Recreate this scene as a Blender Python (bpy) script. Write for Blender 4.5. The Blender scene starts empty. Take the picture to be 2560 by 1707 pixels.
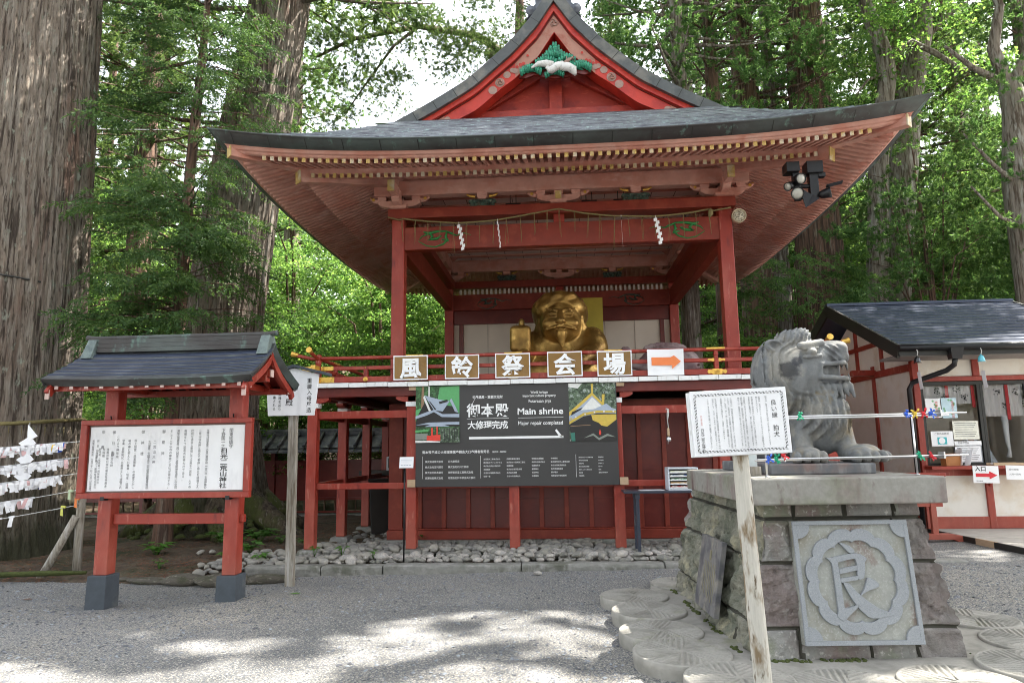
import bpy, math, random
import numpy as np
from mathutils import Vector, Matrix
R = math.radians
S = bpy.context.scene
COL = S.collection
rng = np.random.default_rng(7)
random.seed(7)

# ---------------------------------------------------------------- camera, sky, sun, exposure
CAM_F, CAM_PITCH, CAM_ROLL, CAM_YAW, EYE = 24.0, 0.1513, -0.0152, 0.0689, 1.6
cd = bpy.data.cameras.new("camera"); cam = bpy.data.objects.new("camera", cd); COL.objects.link(cam)
cd.lens = CAM_F; cd.sensor_width = 36; cd.sensor_fit = 'HORIZONTAL'; cd.clip_start = .05; cd.clip_end = 600
fw = Vector((-math.sin(CAM_YAW) * math.cos(CAM_PITCH), math.cos(CAM_YAW) * math.cos(CAM_PITCH), math.sin(CAM_PITCH)))
r0 = Vector((math.cos(CAM_YAW), math.sin(CAM_YAW), 0)); u0 = r0.cross(fw)
rr = r0 * math.cos(CAM_ROLL) + u0 * math.sin(CAM_ROLL); uu = u0 * math.cos(CAM_ROLL) - r0 * math.sin(CAM_ROLL)
cam.matrix_world = Matrix(((rr.x, uu.x, -fw.x, 0), (rr.y, uu.y, -fw.y, 0), (rr.z, uu.z, -fw.z, EYE), (0, 0, 0, 1)))
S.camera = cam

SUN_EL, SUN_AZ = R(55), R(66)          # azimuth clockwise from +Y (the shrine faces -Y)
SUN = Vector((math.sin(SUN_AZ) * math.cos(SUN_EL), math.cos(SUN_AZ) * math.cos(SUN_EL), math.sin(SUN_EL)))
w = bpy.data.worlds.new("World"); S.world = w; w.use_nodes = True
nt = w.node_tree; bg = nt.nodes['Background']; sky = nt.nodes.new('ShaderNodeTexSky')
sky.sky_type = 'NISHITA'; sky.sun_disc = False; sky.sun_elevation = SUN_EL; sky.sun_rotation = SUN_AZ
sky.air_density = 1.0; sky.dust_density = 3.0; sky.ozone_density = 1.0; sky.altitude = 600
hs_ = nt.nodes.new('ShaderNodeHueSaturation'); hs_.inputs['Saturation'].default_value = .42; hs_.inputs['Value'].default_value = 1.12   # thin bright cloud veil
wm_ = nt.nodes.new('ShaderNodeMix'); wm_.data_type = 'RGBA'; wm_.blend_type = 'MULTIPLY'; wm_.inputs[0].default_value = 1; wm_.inputs[7].default_value = (1.04, 1, .94, 1)
nt.links.new(sky.outputs[0], hs_.inputs['Color']); nt.links.new(hs_.outputs[0], wm_.inputs[6]); nt.links.new(wm_.outputs[2], bg.inputs[0]); bg.inputs[1].default_value = 0.15
ld = bpy.data.lights.new("sun", 'SUN'); ld.energy = 4.3; ld.angle = R(.53); ld.color = (1, .95, .86)
lo = bpy.data.objects.new("sun", ld); COL.objects.link(lo)
lo.rotation_euler = SUN.to_track_quat('Z', 'Y').to_euler(); lo.location = (20, 20, 40)
S.view_settings.view_transform = 'Standard'; S.view_settings.look = 'None'
S.view_settings.gamma = 1; S.view_settings.use_curve_mapping = False
S.view_settings.exposure = 2.55
S.cycles.max_bounces = 8; S.cycles.diffuse_bounces = 4; S.cycles.glossy_bounces = 3
S.cycles.transmission_bounces = 4; S.cycles.transparent_max_bounces = 6
S.cycles.caustics_reflective = False; S.cycles.caustics_refractive = False
S.cycles.use_denoising = True; S.cycles.filter_width = 1.0; S.cycles.sample_clamp_indirect = 8

XC = .0575            # the shrine's axis
# ---------------------------------------------------------------- helpers
class MB:
    """collects polygons, builds ONE mesh object"""
    def __init__(s): s.v = []; s.f = []; s.m = []; s.sm = []
    def add(s, vs, fs, mi=0, smooth=False):
        o = len(s.v); s.v.extend([tuple(p) for p in vs])
        for f in fs: s.f.append(tuple(i + o for i in f)); s.m.append(mi); s.sm.append(smooth)
        return s
    def box(s, x0, x1, y0, y1, z0, z1, mi=0):
        v = [(x0,y0,z0),(x1,y0,z0),(x1,y1,z0),(x0,y1,z0),(x0,y0,z1),(x1,y0,z1),(x1,y1,z1),(x0,y1,z1)]
        return s.add(v, [(3,2,1,0),(4,5,6,7),(0,1,5,4),(1,2,6,5),(2,3,7,6),(3,0,4,7)], mi)
    def frus(s, b, t, mi=0):           # b, t: (x0,x1,y0,y1,z)
        v = [(b[0],b[2],b[4]),(b[1],b[2],b[4]),(b[1],b[3],b[4]),(b[0],b[3],b[4]),(t[0],t[2],t[4]),(t[1],t[2],t[4]),(t[1],t[3],t[4]),(t[0],t[3],t[4])]
        return s.add(v, [(3,2,1,0),(4,5,6,7),(0,1,5,4),(1,2,6,5),(2,3,7,6),(3,0,4,7)], mi)
    def bar(s, a, b, w, h, up=(0,0,1), mi=0, w2=None, h2=None):    # rectangular bar between two points
        a = Vector(a); b = Vector(b); d = (b - a).normalized(); u = Vector(up); sd = d.cross(u)
        if sd.length < 1e-5: sd = d.cross(Vector((1,0,0)))
        sd.normalize(); u = sd.cross(d); w2 = w2 or w; h2 = h2 or h
        v = []
        for p, ww, hh in ((a, w, h), (b, w2, h2)):
            for sx, sz in ((-1,-1),(1,-1),(1,1),(-1,1)): v.append(p + sd * (sx * ww / 2) + u * (sz * hh / 2))
        return s.add(v, [(0,1,2,3),(7,6,5,4),(1,0,4,5),(2,1,5,6),(3,2,6,7),(0,3,7,4)], mi)
    def tube(s, pts, rad, n=8, mi=0, cap=True, jit=0, ov=1.0):
        pts = [Vector(p) for p in pts]
        if not hasattr(rad, '__len__'): rad = [rad] * len(pts)
        vs = []; fs = []; pu = None
        for i, p in enumerate(pts):
            d = (pts[min(i+1, len(pts)-1)] - pts[max(i-1, 0)]).normalized()
            if pu is None: pu = Vector((0,0,1)) if abs(d.z) < .9 else Vector((1,0,0))
            sd = d.cross(pu).normalized(); up = sd.cross(d); pu = up
            for k in range(n):
                a = 2 * math.pi * k / n; r_ = rad[i] * (1 + (random.uniform(-jit, jit) if jit else 0))
                vs.append(p + sd * (math.cos(a) * r_) + up * (math.sin(a) * r_ * ov))
        for i in range(len(pts) - 1):
            for k in range(n):
                fs.append((i*n+k, i*n+(k+1) % n, (i+1)*n+(k+1) % n, (i+1)*n+k))
        s.add(vs, fs, mi, True)
        if cap:
            o = len(s.v) - len(vs); L = len(pts) - 1
            s.f.append(tuple(o + k for k in range(n))[::-1]); s.m.append(mi); s.sm.append(False)
            s.f.append(tuple(o + L*n + k for k in range(n))); s.m.append(mi); s.sm.append(False)
        return s
    def lathe(s, prof, c=(0,0,0), n=16, mi=0, axis='z', smooth=True):
        vs = []; fs = []
        for r_, h in prof:
            for k in range(n):
                a = 2 * math.pi * k / n; x, y = r_ * math.cos(a), r_ * math.sin(a)
                p = (x, y, h) if axis == 'z' else ((x, h, y) if axis == 'y' else (h, x, y))
                vs.append((p[0]+c[0], p[1]+c[1], p[2]+c[2]))
        for i in range(len(prof) - 1):
            for k in range(n): fs.append((i*n+k, i*n+(k+1) % n, (i+1)*n+(k+1) % n, (i+1)*n+k))
        fs.append(tuple(range(n))[::-1]); fs.append(tuple((len(prof)-1)*n + k for k in range(n)))
        return s.add(vs, fs, mi, smooth)
    def prism(s, poly, o, ax, ay, n, t, mi=0):      # polygon in plane (o, ax, ay) extruded by t along n
        o, ax, ay, n = Vector(o), Vector(ax), Vector(ay), Vector(n); k = len(poly)
        a = [o + ax * p[0] + ay * p[1] for p in poly]; b = [p + n * t for p in a]
        fs = [tuple(range(k))[::-1], tuple(range(k, 2*k))] + [(i, (i+1) % k, k+(i+1) % k, k+i) for i in range(k)]
        return s.add(a + b, fs, mi)
    def poly(s, pts, mi=0): return s.add(pts, [tuple(range(len(pts)))], mi)
    def xform(s, M, i0=0):
        M = Matrix(M)
        s.v[i0:] = [tuple(M @ Vector(p)) for p in s.v[i0:]]; return s
    def build(s, name, mats, parent=None, bevel=0, smooth=None, fix=True, seg=2):
        me = bpy.data.meshes.new(name); me.from_pydata(s.v, [], s.f)
        for m in (mats if isinstance(mats, (list, tuple)) else [mats]): me.materials.append(m)
        me.polygons.foreach_set('material_index', s.m)
        me.polygons.foreach_set('use_smooth', s.sm if smooth is None else [smooth] * len(s.f))
        if fix:
            import bmesh
            b = bmesh.new(); b.from_mesh(me); bmesh.ops.recalc_face_normals(b, faces=b.faces); b.to_mesh(me); b.free()
        me.update()
        o = bpy.data.objects.new(name, me); COL.objects.link(o)
        if parent: o.parent = parent
        if bevel:
            md = o.modifiers.new('bevel', 'BEVEL'); md.width = bevel; md.segments = seg; md.limit_method = 'ANGLE'; md.angle_limit = R(40)
        return o

def np_mesh(name, V, F, mats, parent=None, smooth=False, mi=None):
    me = bpy.data.meshes.new(name); k = F.shape[1]
    me.vertices.add(len(V)); me.vertices.foreach_set('co', np.ascontiguousarray(V, dtype=np.float32).ravel())
    me.loops.add(F.size); me.loops.foreach_set('vertex_index', np.ascontiguousarray(F, dtype=np.int32).ravel())
    me.polygons.add(len(F)); me.polygons.foreach_set('loop_start', np.arange(0, F.size, k, dtype=np.int32))
    for m in (mats if isinstance(mats, (list, tuple)) else [mats]): me.materials.append(m)
    me.polygons.foreach_set('use_smooth', np.full(len(F), smooth))
    if mi is not None: me.polygons.foreach_set('material_index', np.asarray(mi, dtype=np.int32))
    me.update(calc_edges=True)
    o = bpy.data.objects.new(name, me); COL.objects.link(o)
    if parent: o.parent = parent
    return o
def tag(o, label=None, cat=None, group=None, kind=None):
    if label: o['label'] = label
    if cat: o['category'] = cat
    if group: o['group'] = group
    if kind: o['kind'] = kind
    return o
def thing(name, label, cat, group=None, loc=(0,0,0), rz=0):
    o = bpy.data.objects.new(name, None); COL.objects.link(o); o.location = loc; o.rotation_euler = (0,0,rz)
    o.empty_display_size = .1
    return tag(o, label, cat, group)
def kids(o): return [c for c in COL.objects if c.parent == o]
def dup(o, parent=None):
    c = o.copy(); COL.objects.link(c); c.parent = parent
    for ch in kids(o): dup(ch, c)
    return c

# ---------------------------------------------------------------- signed-distance sculpting (surface nets)
def sd_ell(P, c, r, rot=None):
    q = P - np.array(c)
    if rot is not None: q = q @ np.array(rot)
    r = np.array(r); k0 = np.linalg.norm(q / r, axis=-1); k1 = np.linalg.norm(q / (r * r), axis=-1)
    return k0 * (k0 - 1) / np.maximum(k1, 1e-6)
def sd_cap(P, a, b, ra, rb=None):
    a = np.array(a, float); b = np.array(b, float); rb = ra if rb is None else rb
    ab = b - a; t = np.clip(((P - a) @ ab) / (ab @ ab), 0, 1)
    return np.linalg.norm(P - a - t[..., None] * ab, axis=-1) - (ra + (rb - ra) * t)
def sd_box(P, c, h, r=0.0, rot=None):
    q = P - np.array(c)
    if rot is not None: q = q @ np.array(rot)
    q = np.abs(q) - (np.array(h) - r)
    return np.linalg.norm(np.maximum(q, 0), axis=-1) + np.minimum(q.max(-1), 0) - r
def smin(a, b, k):
    h = np.clip(.5 + .5 * (b - a) / k, 0, 1); return b * (1 - h) + a * h - k * h * (1 - h)
def smax(a, b, k): return -smin(-a, -b, k)
def rotm(ax, deg): return np.array(Matrix.Rotation(R(deg), 3, ax))
def sdf_mesh(name, f, lo, hi, h, mat, parent=None):
    lo = np.array(lo, float); n = np.ceil((np.array(hi) - lo) / h).astype(int) + 1
    g = np.stack(np.meshgrid(*[np.arange(k) for k in n], indexing='ij'), -1) * h + lo
    D = np.empty(n, np.float32)
    for i in range(n[0]): D[i] = f(g[i])
    ins = D < 0
    cell = np.zeros(n - 1, int); acc = np.zeros(tuple(n - 1) + (3,)); cnt = np.zeros(n - 1)
    def sl(a, o): return a[tuple(slice(q, k - 1 + q) for q, k in zip(o, n))]
    import itertools
    cor = list(itertools.product((0,1),(0,1),(0,1)))
    for a in cor:
        for ax in range(3):
            if a[ax] == 0:
                b = list(a); b[ax] = 1
                da, db = sl(D, a), sl(D, b); cr = (da < 0) != (db < 0)
                t = np.where(cr, da / np.where(cr, da - db, 1), 0)
                p = np.zeros(tuple(n - 1) + (3,)); p[...] = a; p[..., ax] += t
                acc += p * cr[..., None]; cnt += cr
    act = cnt > 0; idx = np.full(n - 1, -1); idx[act] = np.arange(act.sum())
    ijk = np.argwhere(act); V = (ijk + acc[act] / cnt[act][:, None]) * h + lo
    Fs = []
    for ax in range(3):
        b, c = [(1,2),(2,0),(0,1)][ax]
        lo_s = [slice(None)] * 3; hi_s = [slice(None)] * 3; lo_s[ax] = slice(0, -1); hi_s[ax] = slice(1, None)
        A, B = ins[tuple(lo_s)], ins[tuple(hi_s)]
        for sgn in (0, 1):
            e = np.argwhere((A & ~B) if sgn == 0 else (~A & B))
            e = e[(e[:, b] > 0) & (e[:, c] > 0) & (e[:, b] < n[b]-1) & (e[:, c] < n[c]-1)]
            q = []
            for ob, oc in ((0,0),(-1,0),(-1,-1),(0,-1)):
                k = e.copy(); k[:, b] += ob; k[:, c] += oc; q.append(idx[k[:,0], k[:,1], k[:,2]])
            q = np.stack(q, -1)
            Fs.append(q if sgn == 0 else q[:, ::-1])
    return np_mesh(name, V, np.concatenate(Fs), mat, parent, smooth=True)

# ---------------------------------------------------------------- lettering (the built-in font), fetched once
TEXTS = {}
def fetch_text(keys):
    obs = []
    for s_, off in keys:
        cu = bpy.data.curves.new('t', 'FONT'); cu.body = s_; cu.resolution_u = 3; cu.size = 1; cu.offset = off
        o = bpy.data.objects.new('t', cu); COL.objects.link(o); obs.append((o, (s_, off)))
    dg = bpy.context.evaluated_depsgraph_get()
    for o, k in obs:
        m = bpy.data.meshes.new_from_object(o.evaluated_get(dg))
        TEXTS[k] = ([tuple(v.co) for v in m.vertices], [tuple(p.vertices) for p in m.polygons]); bpy.data.meshes.remove(m)
    for o, k in obs:
        cu = o.data; bpy.data.objects.remove(o); bpy.data.curves.remove(cu)
def put(mb, s_, off, o, ax, ay, size, mi=0, sx=1.0):
    vs, fs = TEXTS[(s_, off)]; o, ax, ay = Vector(o), Vector(ax), Vector(ay)
    mb.add([o + ax * (p[0] * size * sx) + ay * (p[1] * size) for p in vs], fs, mi)
def col_text(mb, s_, off, o, ax, ay, size, step=None, mi=0, sx=1.0):   # vertical writing, o = top centre of the first character
    step = step or size
    for i, ch in enumerate(s_):
        if ch in ' \u3000': continue
        rot = ch in '（）ー〜'
        p = Vector(o) - Vector(ay) * (i * step + size * .86)
        if rot: put(mb, ch, off, Vector(o) - Vector(ay) * (i * step + size * .1) + Vector(ax) * (-size * .38), -Vector(ay), Vector(ax), size, mi)
        else: put(mb, ch, off, p - Vector(ax) * (size * .5 * sx), ax, ay, size, mi, sx)
def row_text(mb, s_, off, o, ax, ay, size, step=None, mi=0):   # horizontal writing, character by character
    for i, ch in enumerate(s_):
        if ch not in ' \u3000': put(mb, ch, off, Vector(o) + Vector(ax) * (i * (step or size)), ax, ay, size, mi)
def latin(mb, s_, off, o, ax, ay, size, mi=0, width=None, centre=False):
    vs, _ = TEXTS[(s_, off)]; wd = max(p[0] for p in vs); sx = 1.0 if not width else width / (wd * size)
    o = Vector(o)
    if centre: o = o - Vector(ax) * (wd * size * sx / 2)
    put(mb, s_, off, o, ax, ay, size, mi, sx)
T_BOARD_TITLE = "日光二荒山神社"
T_BOARD_SIDE = ["関東総鎮守", "下野国一之宮"]
T_BOARD = [  # (column position 0..1 from the right, start 0..1 from the top, text, size factor)
 (.235, .06, "当神社は関東第一の霊山男体山（二荒山）を御神体の", 1), (.285, .06, "二荒山の大神と崇めて奉拝し神社を勝道上人", 1),
 (.335, .06, "社殿を造営し奉祀して以来千二百年　人々の", 1), (.38, .06, "由緒をもつ延喜式名神大社である。", 1),
 (.425, .06, "男体山頂標高二四八四米に奥宮中禅寺湖畔に中宮祠", 1), (.47, .06, "そしてこの山内の神域に本社が鎮座する。", 1),
 (.52, .06, "御　祭　神", 1.25), (.575, .22, "二荒山大神", 1.15), (.61, .22, "大己貴命（大国主命）田心姫命味耜高彦根命", 1),
 (.655, .06, "御　神　徳", 1.25), (.70, .2, "国土経営・産業開発、の産霊のかし", 1), (.74, .2, "福の神と称えられ農業・殖産・招運", 1),
 (.78, .2, "学業（良縁結び）の祖神として崇敬され", 1), (.815, .13, "これより神苑内", 1.05), (.845, .06, "御　社　殿", 1.25),
 (.848, .38, "重要文化財", 1), (.878, .33, "本殿拝殿日枝社朋友社神輿舎", .95), (.905, .33, "大国殿", 1), (.93, .33, "銅燈籠（化燈籠）銅製春日造", .85),
 (.952, .38, "二荒霊泉　　霊水社式", .85)]
T_BOARD2 = [(.0, .2, "別宮　滝尾神社（女峰山の神霊）本宮神社"), (.0, 0, "")]
T_LION_TITLE = "良い縁　狛犬"
T_LION = ["狛犬は、獅子や犬に似た想像上の生き物とされています。", "起源は、古代エジプト・オリエントのライオンの神殿を守る", "像とされています。",
 "中国を経て飛鳥時代に日本に伝わった当初は獅子であり、", "左右の姿に差異はなく、獅子に似た姿であったと言われます。", "平安時代になってそれぞれ異なる外見を持ち、獅子と狛犬の",
 "阿形の獅子、吽形の狛犬が一対で置かれるようになりました。", "現在では、両者合わせて狛犬と呼ぶようになっております。", "この狛犬は、飛鳥時代当初の獅子の形をインド産大理石で造っ",
 "たもので、台座は日本一の大鳥居と言われる茨城県産の真壁石", "です。左右の「良」「縁」の文字を印し縁結を願ったものです。", "全国神社でも他になく、大変珍しい狛犬です。",
 "日光夫婦さくら市在住の歌田雅男様より石を奉納し奉祀", "記念として、平成二十七年十二月に奉納されました。", "ここに、大きな良い縁を願い「良い縁狛犬」と名付けました。"]
T_LION_SIGN = "日光二荒山神社"; T_LION_RED = "良い縁の神様"
T_DON1 = ["東武鉄道株式会社", "株式会社足利銀行", "株式会社栃木銀行", "高瀬物産株式会社"]
T_DON2 = ["日光東照宮", "株式会社石川工務店", "岸野美術漆工業株式会社", "有限会社鈴木錺金具工藝社"]
T_DON3 = [["古河電気工業株式会社", "株式会社プリンスホテル", "株式会社長谷川製作所", "吉田龍彦", "古河日光発電株式会社", "柳原一雄"],
 ["近藤商事株式会社", "株式会社小西美術工藝社", "稲葉昭造", "株式会社春茂登旅館", "株式会社岸野", "日光木材自備会社"],
 ["有限会社高橋組", "京都寺前株式会社", "近藤美和子", "瀧尾神社", "太田神社", "中麿勝良"],
 ["中禅勝道", "栃木県神社庁上都賀支部", "奥日光温泉旅館組合", "栃木県酒造組合", "鷹杉福夫", "有限会社中津印刷所"],
 ["株式会社三つ山羊羹本舗", "株式会社石田屋", "板橋神社", "株式会社落合造園", "東京レンタル株式会社", "高田屋", "増田清隆"],
 ["斎藤芳信", "金子吉男", "伊東弘之", "匠ク谷", "宏治", "鹿島古紡材製作"]]
keys = set()
def need(s_, off=0.0):
    for ch in s_:
        if ch not in ' \u3000': keys.add((ch, off))
need(T_BOARD_TITLE, .012); [need(t) for t in T_BOARD_SIDE]; [need(t[2]) for t in T_BOARD]
need("祭典別宮滝尾神社（女峰山の霊）本宮例祭（弥生祭）四月十三日〜十七日本社男体登拝大会七月三十一日八月八日中宮祠")
need(T_LION_TITLE, .0); [need(t) for t in T_LION]; need(T_LION_SIGN); need(T_LION_RED)
for l in [T_DON1, T_DON2] + T_DON3:
    for t in l: need(t)
need("御本殿平成の大修理事業奉賛会大口奉賛者御芳名（順不同・敬称略）", .01); need("（順不同・敬称略）")
need("世界遺産・重要文化財", .012); need("御本殿", .02); need("大修理完成", .02)
for t in ("World heritage", "important cultural property", "Futarasan jinja", "Major repair completed"): keys.add((t, .01))
keys.add(("Main shrine", .022))
need("風鈴祭会場", .03); need("良", .012); need("重層入母屋造神楽殿国家の興隆を祈り奉奏される", .004); need("入口", .02); need("受付時間九時〜四時内のご案", 0)
fetch_text(keys)
# ---------------------------------------------------------------- materials
def mat(name, c, rough=.6, metal=0, layers=(), var=.18, vs=5., vstr=(1,1,1), bump=0, bs=30., bstr=(1,1,1), bd=.02, spec=.5, coat=0, leaf=0, rnd=0, isl=0, foot=None, spots=()):
    """c base colour; layers = [(colour, scale, lo, hi, stretch)] stains by noise; var = value variation; bump = noise relief"""
    m = bpy.data.materials.new(name); m.use_nodes = True; t = m.node_tree; N = t.nodes; L = t.links; N.clear()
    out = N.new('ShaderNodeOutputMaterial'); P = N.new('ShaderNodeBsdfPrincipled')
    P.inputs['Roughness'].default_value = rough; P.inputs['Metallic'].default_value = metal
    P.inputs['Specular IOR Level'].default_value = spec; P.inputs['Coat Weight'].default_value = coat
    P.inputs['Coat Roughness'].default_value = .15
    tc = N.new('ShaderNodeTexCoord'); oi = N.new('ShaderNodeObjectInfo')
    off = N.new('ShaderNodeVectorMath'); off.operation = 'MULTIPLY_ADD'
    mu = N.new('ShaderNodeCombineXYZ'); [L.new(oi.outputs['Random'], mu.inputs[i]) for i in range(3)]
    off.inputs[1].default_value = (37, 53, 71); L.new(mu.outputs[0], off.inputs[0]); L.new(tc.outputs['Object'], off.inputs[2])
    def noise(scale, st, detail=5, rgh=.6):
        mp = N.new('ShaderNodeMapping'); mp.inputs['Scale'].default_value = st; L.new(off.outputs[0], mp.inputs['Vector'])
        n = N.new('ShaderNodeTexNoise'); n.inputs['Scale'].default_value = scale; n.inputs['Detail'].default_value = detail; n.inputs['Roughness'].default_value = rgh
        L.new(mp.outputs[0], n.inputs['Vector']); return n.outputs['Fac']
    def mix(fac, a, b, mode='MIX'):
        x = N.new('ShaderNodeMix'); x.data_type = 'RGBA'; x.blend_type = mode; x.clamp_factor = True
        for i, q in ((0, fac), (6, a), (7, b)):
            if hasattr(q, 'is_output') or hasattr(q, 'links'): L.new(q, x.inputs[i])
            elif i == 0: x.inputs[0].default_value = q
            else: x.inputs[i].default_value = (*q, 1)
        return x.outputs[2]
    def rng_(v, lo, hi, a=0., b=1.):
        r = N.new('ShaderNodeMapRange'); r.inputs[1].default_value = lo; r.inputs[2].default_value = hi
        r.inputs[3].default_value = a; r.inputs[4].default_value = b; L.new(v, r.inputs[0]); return r.outputs[0]
    cur = tuple(c)
    for (lc, sc, lo_, hi_, st) in layers:
        cur = mix(rng_(noise(sc, st), lo_ - .03, lo_ + (hi_ - lo_)*.55), cur, lc)
    if foot:                                              # moss and damp climbing from the ground: (colour, height, softness)
        sx = N.new('ShaderNodeSeparateXYZ'); L.new(tc.outputs['Object'], sx.inputs[0]); ad = N.new('ShaderNodeMath'); ad.operation = 'MULTIPLY_ADD'; ad.inputs[1].default_value = 2.6
        L.new(noise(1.7, (1, 1, .6)), ad.inputs[0]); L.new(sx.outputs[2], ad.inputs[2]); cur = mix(rng_(ad.outputs[0], foot[1] + 1.3 - foot[2], foot[1] + 1.3 + foot[2], .92, 0.), cur, foot[0])
    for (sp_c, sp_r, sp_col) in spots:                     # a stain with its own place
        vd = N.new('ShaderNodeVectorMath'); vd.operation = 'DISTANCE'; vd.inputs[1].default_value = sp_c; L.new(tc.outputs['Object'], vd.inputs[0])
        ad = N.new('ShaderNodeMath'); ad.operation = 'MULTIPLY_ADD'; ad.inputs[1].default_value = sp_r*1.6; L.new(noise(14, (1, 1, 1)), ad.inputs[0]); L.new(vd.outputs['Value'], ad.inputs[2]); cur = mix(rng_(ad.outputs[0], sp_r*1.5, sp_r*1.95, .85, 0), cur, sp_col)
    if var:
        g = rng_(noise(vs, vstr), .25, .75, 1 - var, 1 + var)
        gm = N.new('ShaderNodeCombineXYZ'); [L.new(g, gm.inputs[i]) for i in range(3)]
        x = N.new('ShaderNodeMix'); x.data_type = 'RGBA'; x.blend_type = 'MULTIPLY'; x.inputs[0].default_value = 1
        if isinstance(cur, tuple): x.inputs[6].default_value = (*cur, 1)
        else: L.new(cur, x.inputs[6])
        L.new(gm.outputs[0], x.inputs[7]); cur = x.outputs[2]
    if rnd or isl:
        h = N.new('ShaderNodeHueSaturation'); src = oi.outputs['Random']
        if isl:
            ge = N.new('ShaderNodeNewGeometry'); src = ge.outputs['Random Per Island']
        L.new(rng_(src, 0, 1, 1 - (rnd or isl), 1 + (rnd or isl)), h.inputs['Value'])
        L.new(rng_(src, 0, 1, .5 + .06 * (rnd or isl), .5 - .06 * (rnd or isl)), h.inputs['Hue'])
        if isinstance(cur, tuple): h.inputs['Color'].default_value = (*cur, 1)
        else: L.new(cur, h.inputs['Color'])
        cur = h.outputs[0]
    if isinstance(cur, tuple): P.inputs['Base Color'].default_value = (*cur, 1)
    else: L.new(cur, P.inputs['Base Color'])
    if bump:
        b = N.new('ShaderNodeBump'); b.inputs['Strength'].default_value = bump; b.inputs['Distance'].default_value = bd
        L.new(noise(bs, bstr, 6, .65), b.inputs['Height']); L.new(b.outputs[0], P.inputs['Normal'])
    if leaf:
        T = N.new('ShaderNodeBsdfTranslucent'); X = N.new('ShaderNodeMixShader'); X.inputs[0].default_value = leaf
        hs = N.new('ShaderNodeHueSaturation'); hs.inputs['Hue'].default_value = .485; hs.inputs['Value'].default_value = 1.7
        if isinstance(cur, tuple): hs.inputs['Color'].default_value = (*cur, 1)
        else: L.new(cur, hs.inputs['Color'])
        L.new(hs.outputs[0], T.inputs[0]); L.new(P.outputs[0], X.inputs[1]); L.new(T.outputs[0], X.inputs[2]); L.new(X.outputs[0], out.inputs[0])
    else: L.new(P.outputs[0], out.inputs[0])
    m['_P'] = 1
    return m
ONE = (1, 1, 1)
RED = mat('red_lacquer', (.275, .026, .013), .45, layers=[((.33, .055, .035), 3, .55, .75, (1, 1, .4)), ((.16, .012, .01), 9, .62, .8, (1, 1, .3)), ((.40, .12, .085), 16, .63, .74, (1, 1, .2))], var=.16, bump=.12, bs=60, bstr=(1, 1, .15), foot=((.34, .085, .055), .5, .45))
REDGW = mat('gable_wall_red', (.33, .028, .014), .5, layers=[((.42, .06, .03), 6, .6, .74, (1, 1, 3)), ((.22, .015, .01), 3, .5, .7, ONE)], var=.15, bump=.1, bs=40)
HUTW = mat('white_hut_plaster', (.74, .70, .64), .85, layers=[((.66, .58, .48), 2.2, .54, .75, ONE)], var=.05)
LEAFT = mat('bright_tuft_foliage', (.075, .165, .045), .6, layers=[((.095, .19, .045), .6, .45, .65, ONE)], var=.25, vs=2, leaf=.45, isl=.35, spec=.35)
REDBM = mat('brownish_red_beam', (.205, .022, .008), .5, layers=[((.26, .04, .018), 4, .55, .75, ONE)], var=.15, bump=.06, bs=50)
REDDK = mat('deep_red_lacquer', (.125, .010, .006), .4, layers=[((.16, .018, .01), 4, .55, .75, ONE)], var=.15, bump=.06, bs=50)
REDBR = mat('bright_vermilion', (.52, .035, .018), .45, layers=[((.62, .10, .06), 6, .66, .74, (1, 1, 3)), ((.40, .02, .012), 3, .5, .7, ONE)], var=.12, bump=.08, bs=40)
PINK = mat('faded_bengara', (.56, .295, .235), .75, layers=[((.50, .215, .16), 2.2, .5, .72, (1, 1, 1)), ((.60, .37, .31), 7, .6, .8, (.4, .4, 1))], var=.14, bump=.1, bs=40)
PINKPALE = mat('pale_faded_barge', (.42, .21, .16), .75, layers=[((.34, .10, .07), 3, .55, .8, ONE)], var=.12, bump=.06)
GOLD = mat('gold_leaf_fitting', (.72, .44, .09), .38, metal=.55, layers=[((.42, .22, .04), 14, .58, .75, ONE)], var=.2, vs=20, bump=.2, bs=45, bd=.006)
YELLOW = mat('yellow_ochre_cap', (.50, .35, .11), .6, layers=[((.56, .50, .38), 3, .5, .68, ONE)], var=.25, vs=11, rnd=0)
COPPER = mat('aged_copper_sheet', (.085, .105, .10), .5, metal=.25, layers=[((.05, .045, .045), 1.3, .45, .7, (.6, .6, 1)), ((.13, .22, .19), 7, .62, .8, (1, 1, .3))], var=.2, vs=3, bump=.06, bs=10)
ROOFCU = mat('copper_roof_tiles', (.15, .165, .18), .42, metal=.35, layers=[((.24, .32, .30), 5, .58, .8, (3, .5, 1)), ((.07, .07, .085), 8, .52, .7, (.5, 4, 1))], var=.3, vs=9, bump=.35, bs=14, bstr=(.5, 5, 1), bd=.03)
RIDGECU = mat('grey_copper_edge', (.085, .09, .09), .5, metal=.3, layers=[((.17, .16, .14), 3, .5, .75, ONE)], var=.25, vs=4, bump=.1, bs=12)
CEILW = mat('white_ceiling_board', (.70, .64, .60), .8, var=.08, vs=3)
WALLW = mat('cream_plaster', (.62, .55, .47), .85, var=.06, vs=2, bump=.04, bs=60)
PAINTW = mat('white_paint', (.78, .78, .78), .5, layers=[((.60, .60, .58), 12, .6, .8, (1, 1, .5))], var=.06)
SIGNW = mat('white_sign_face', (.80, .80, .82), .45, layers=[((.66, .66, .68), 5, .58, .85, (1, 1, .3))], var=.05)
PAPER = mat('white_paper', (.82, .82, .84), .6, var=.04)
INK = mat('black_ink', (.012, .012, .014), .6, var=0)
INKGREY = mat('faded_grey_ink', (.09, .09, .10), .7, layers=[((.30, .30, .31), 14, .5, .72, ONE)], var=0)
INKRED = mat('faded_red_ink', (.62, .25, .24), .7, var=0)
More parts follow.
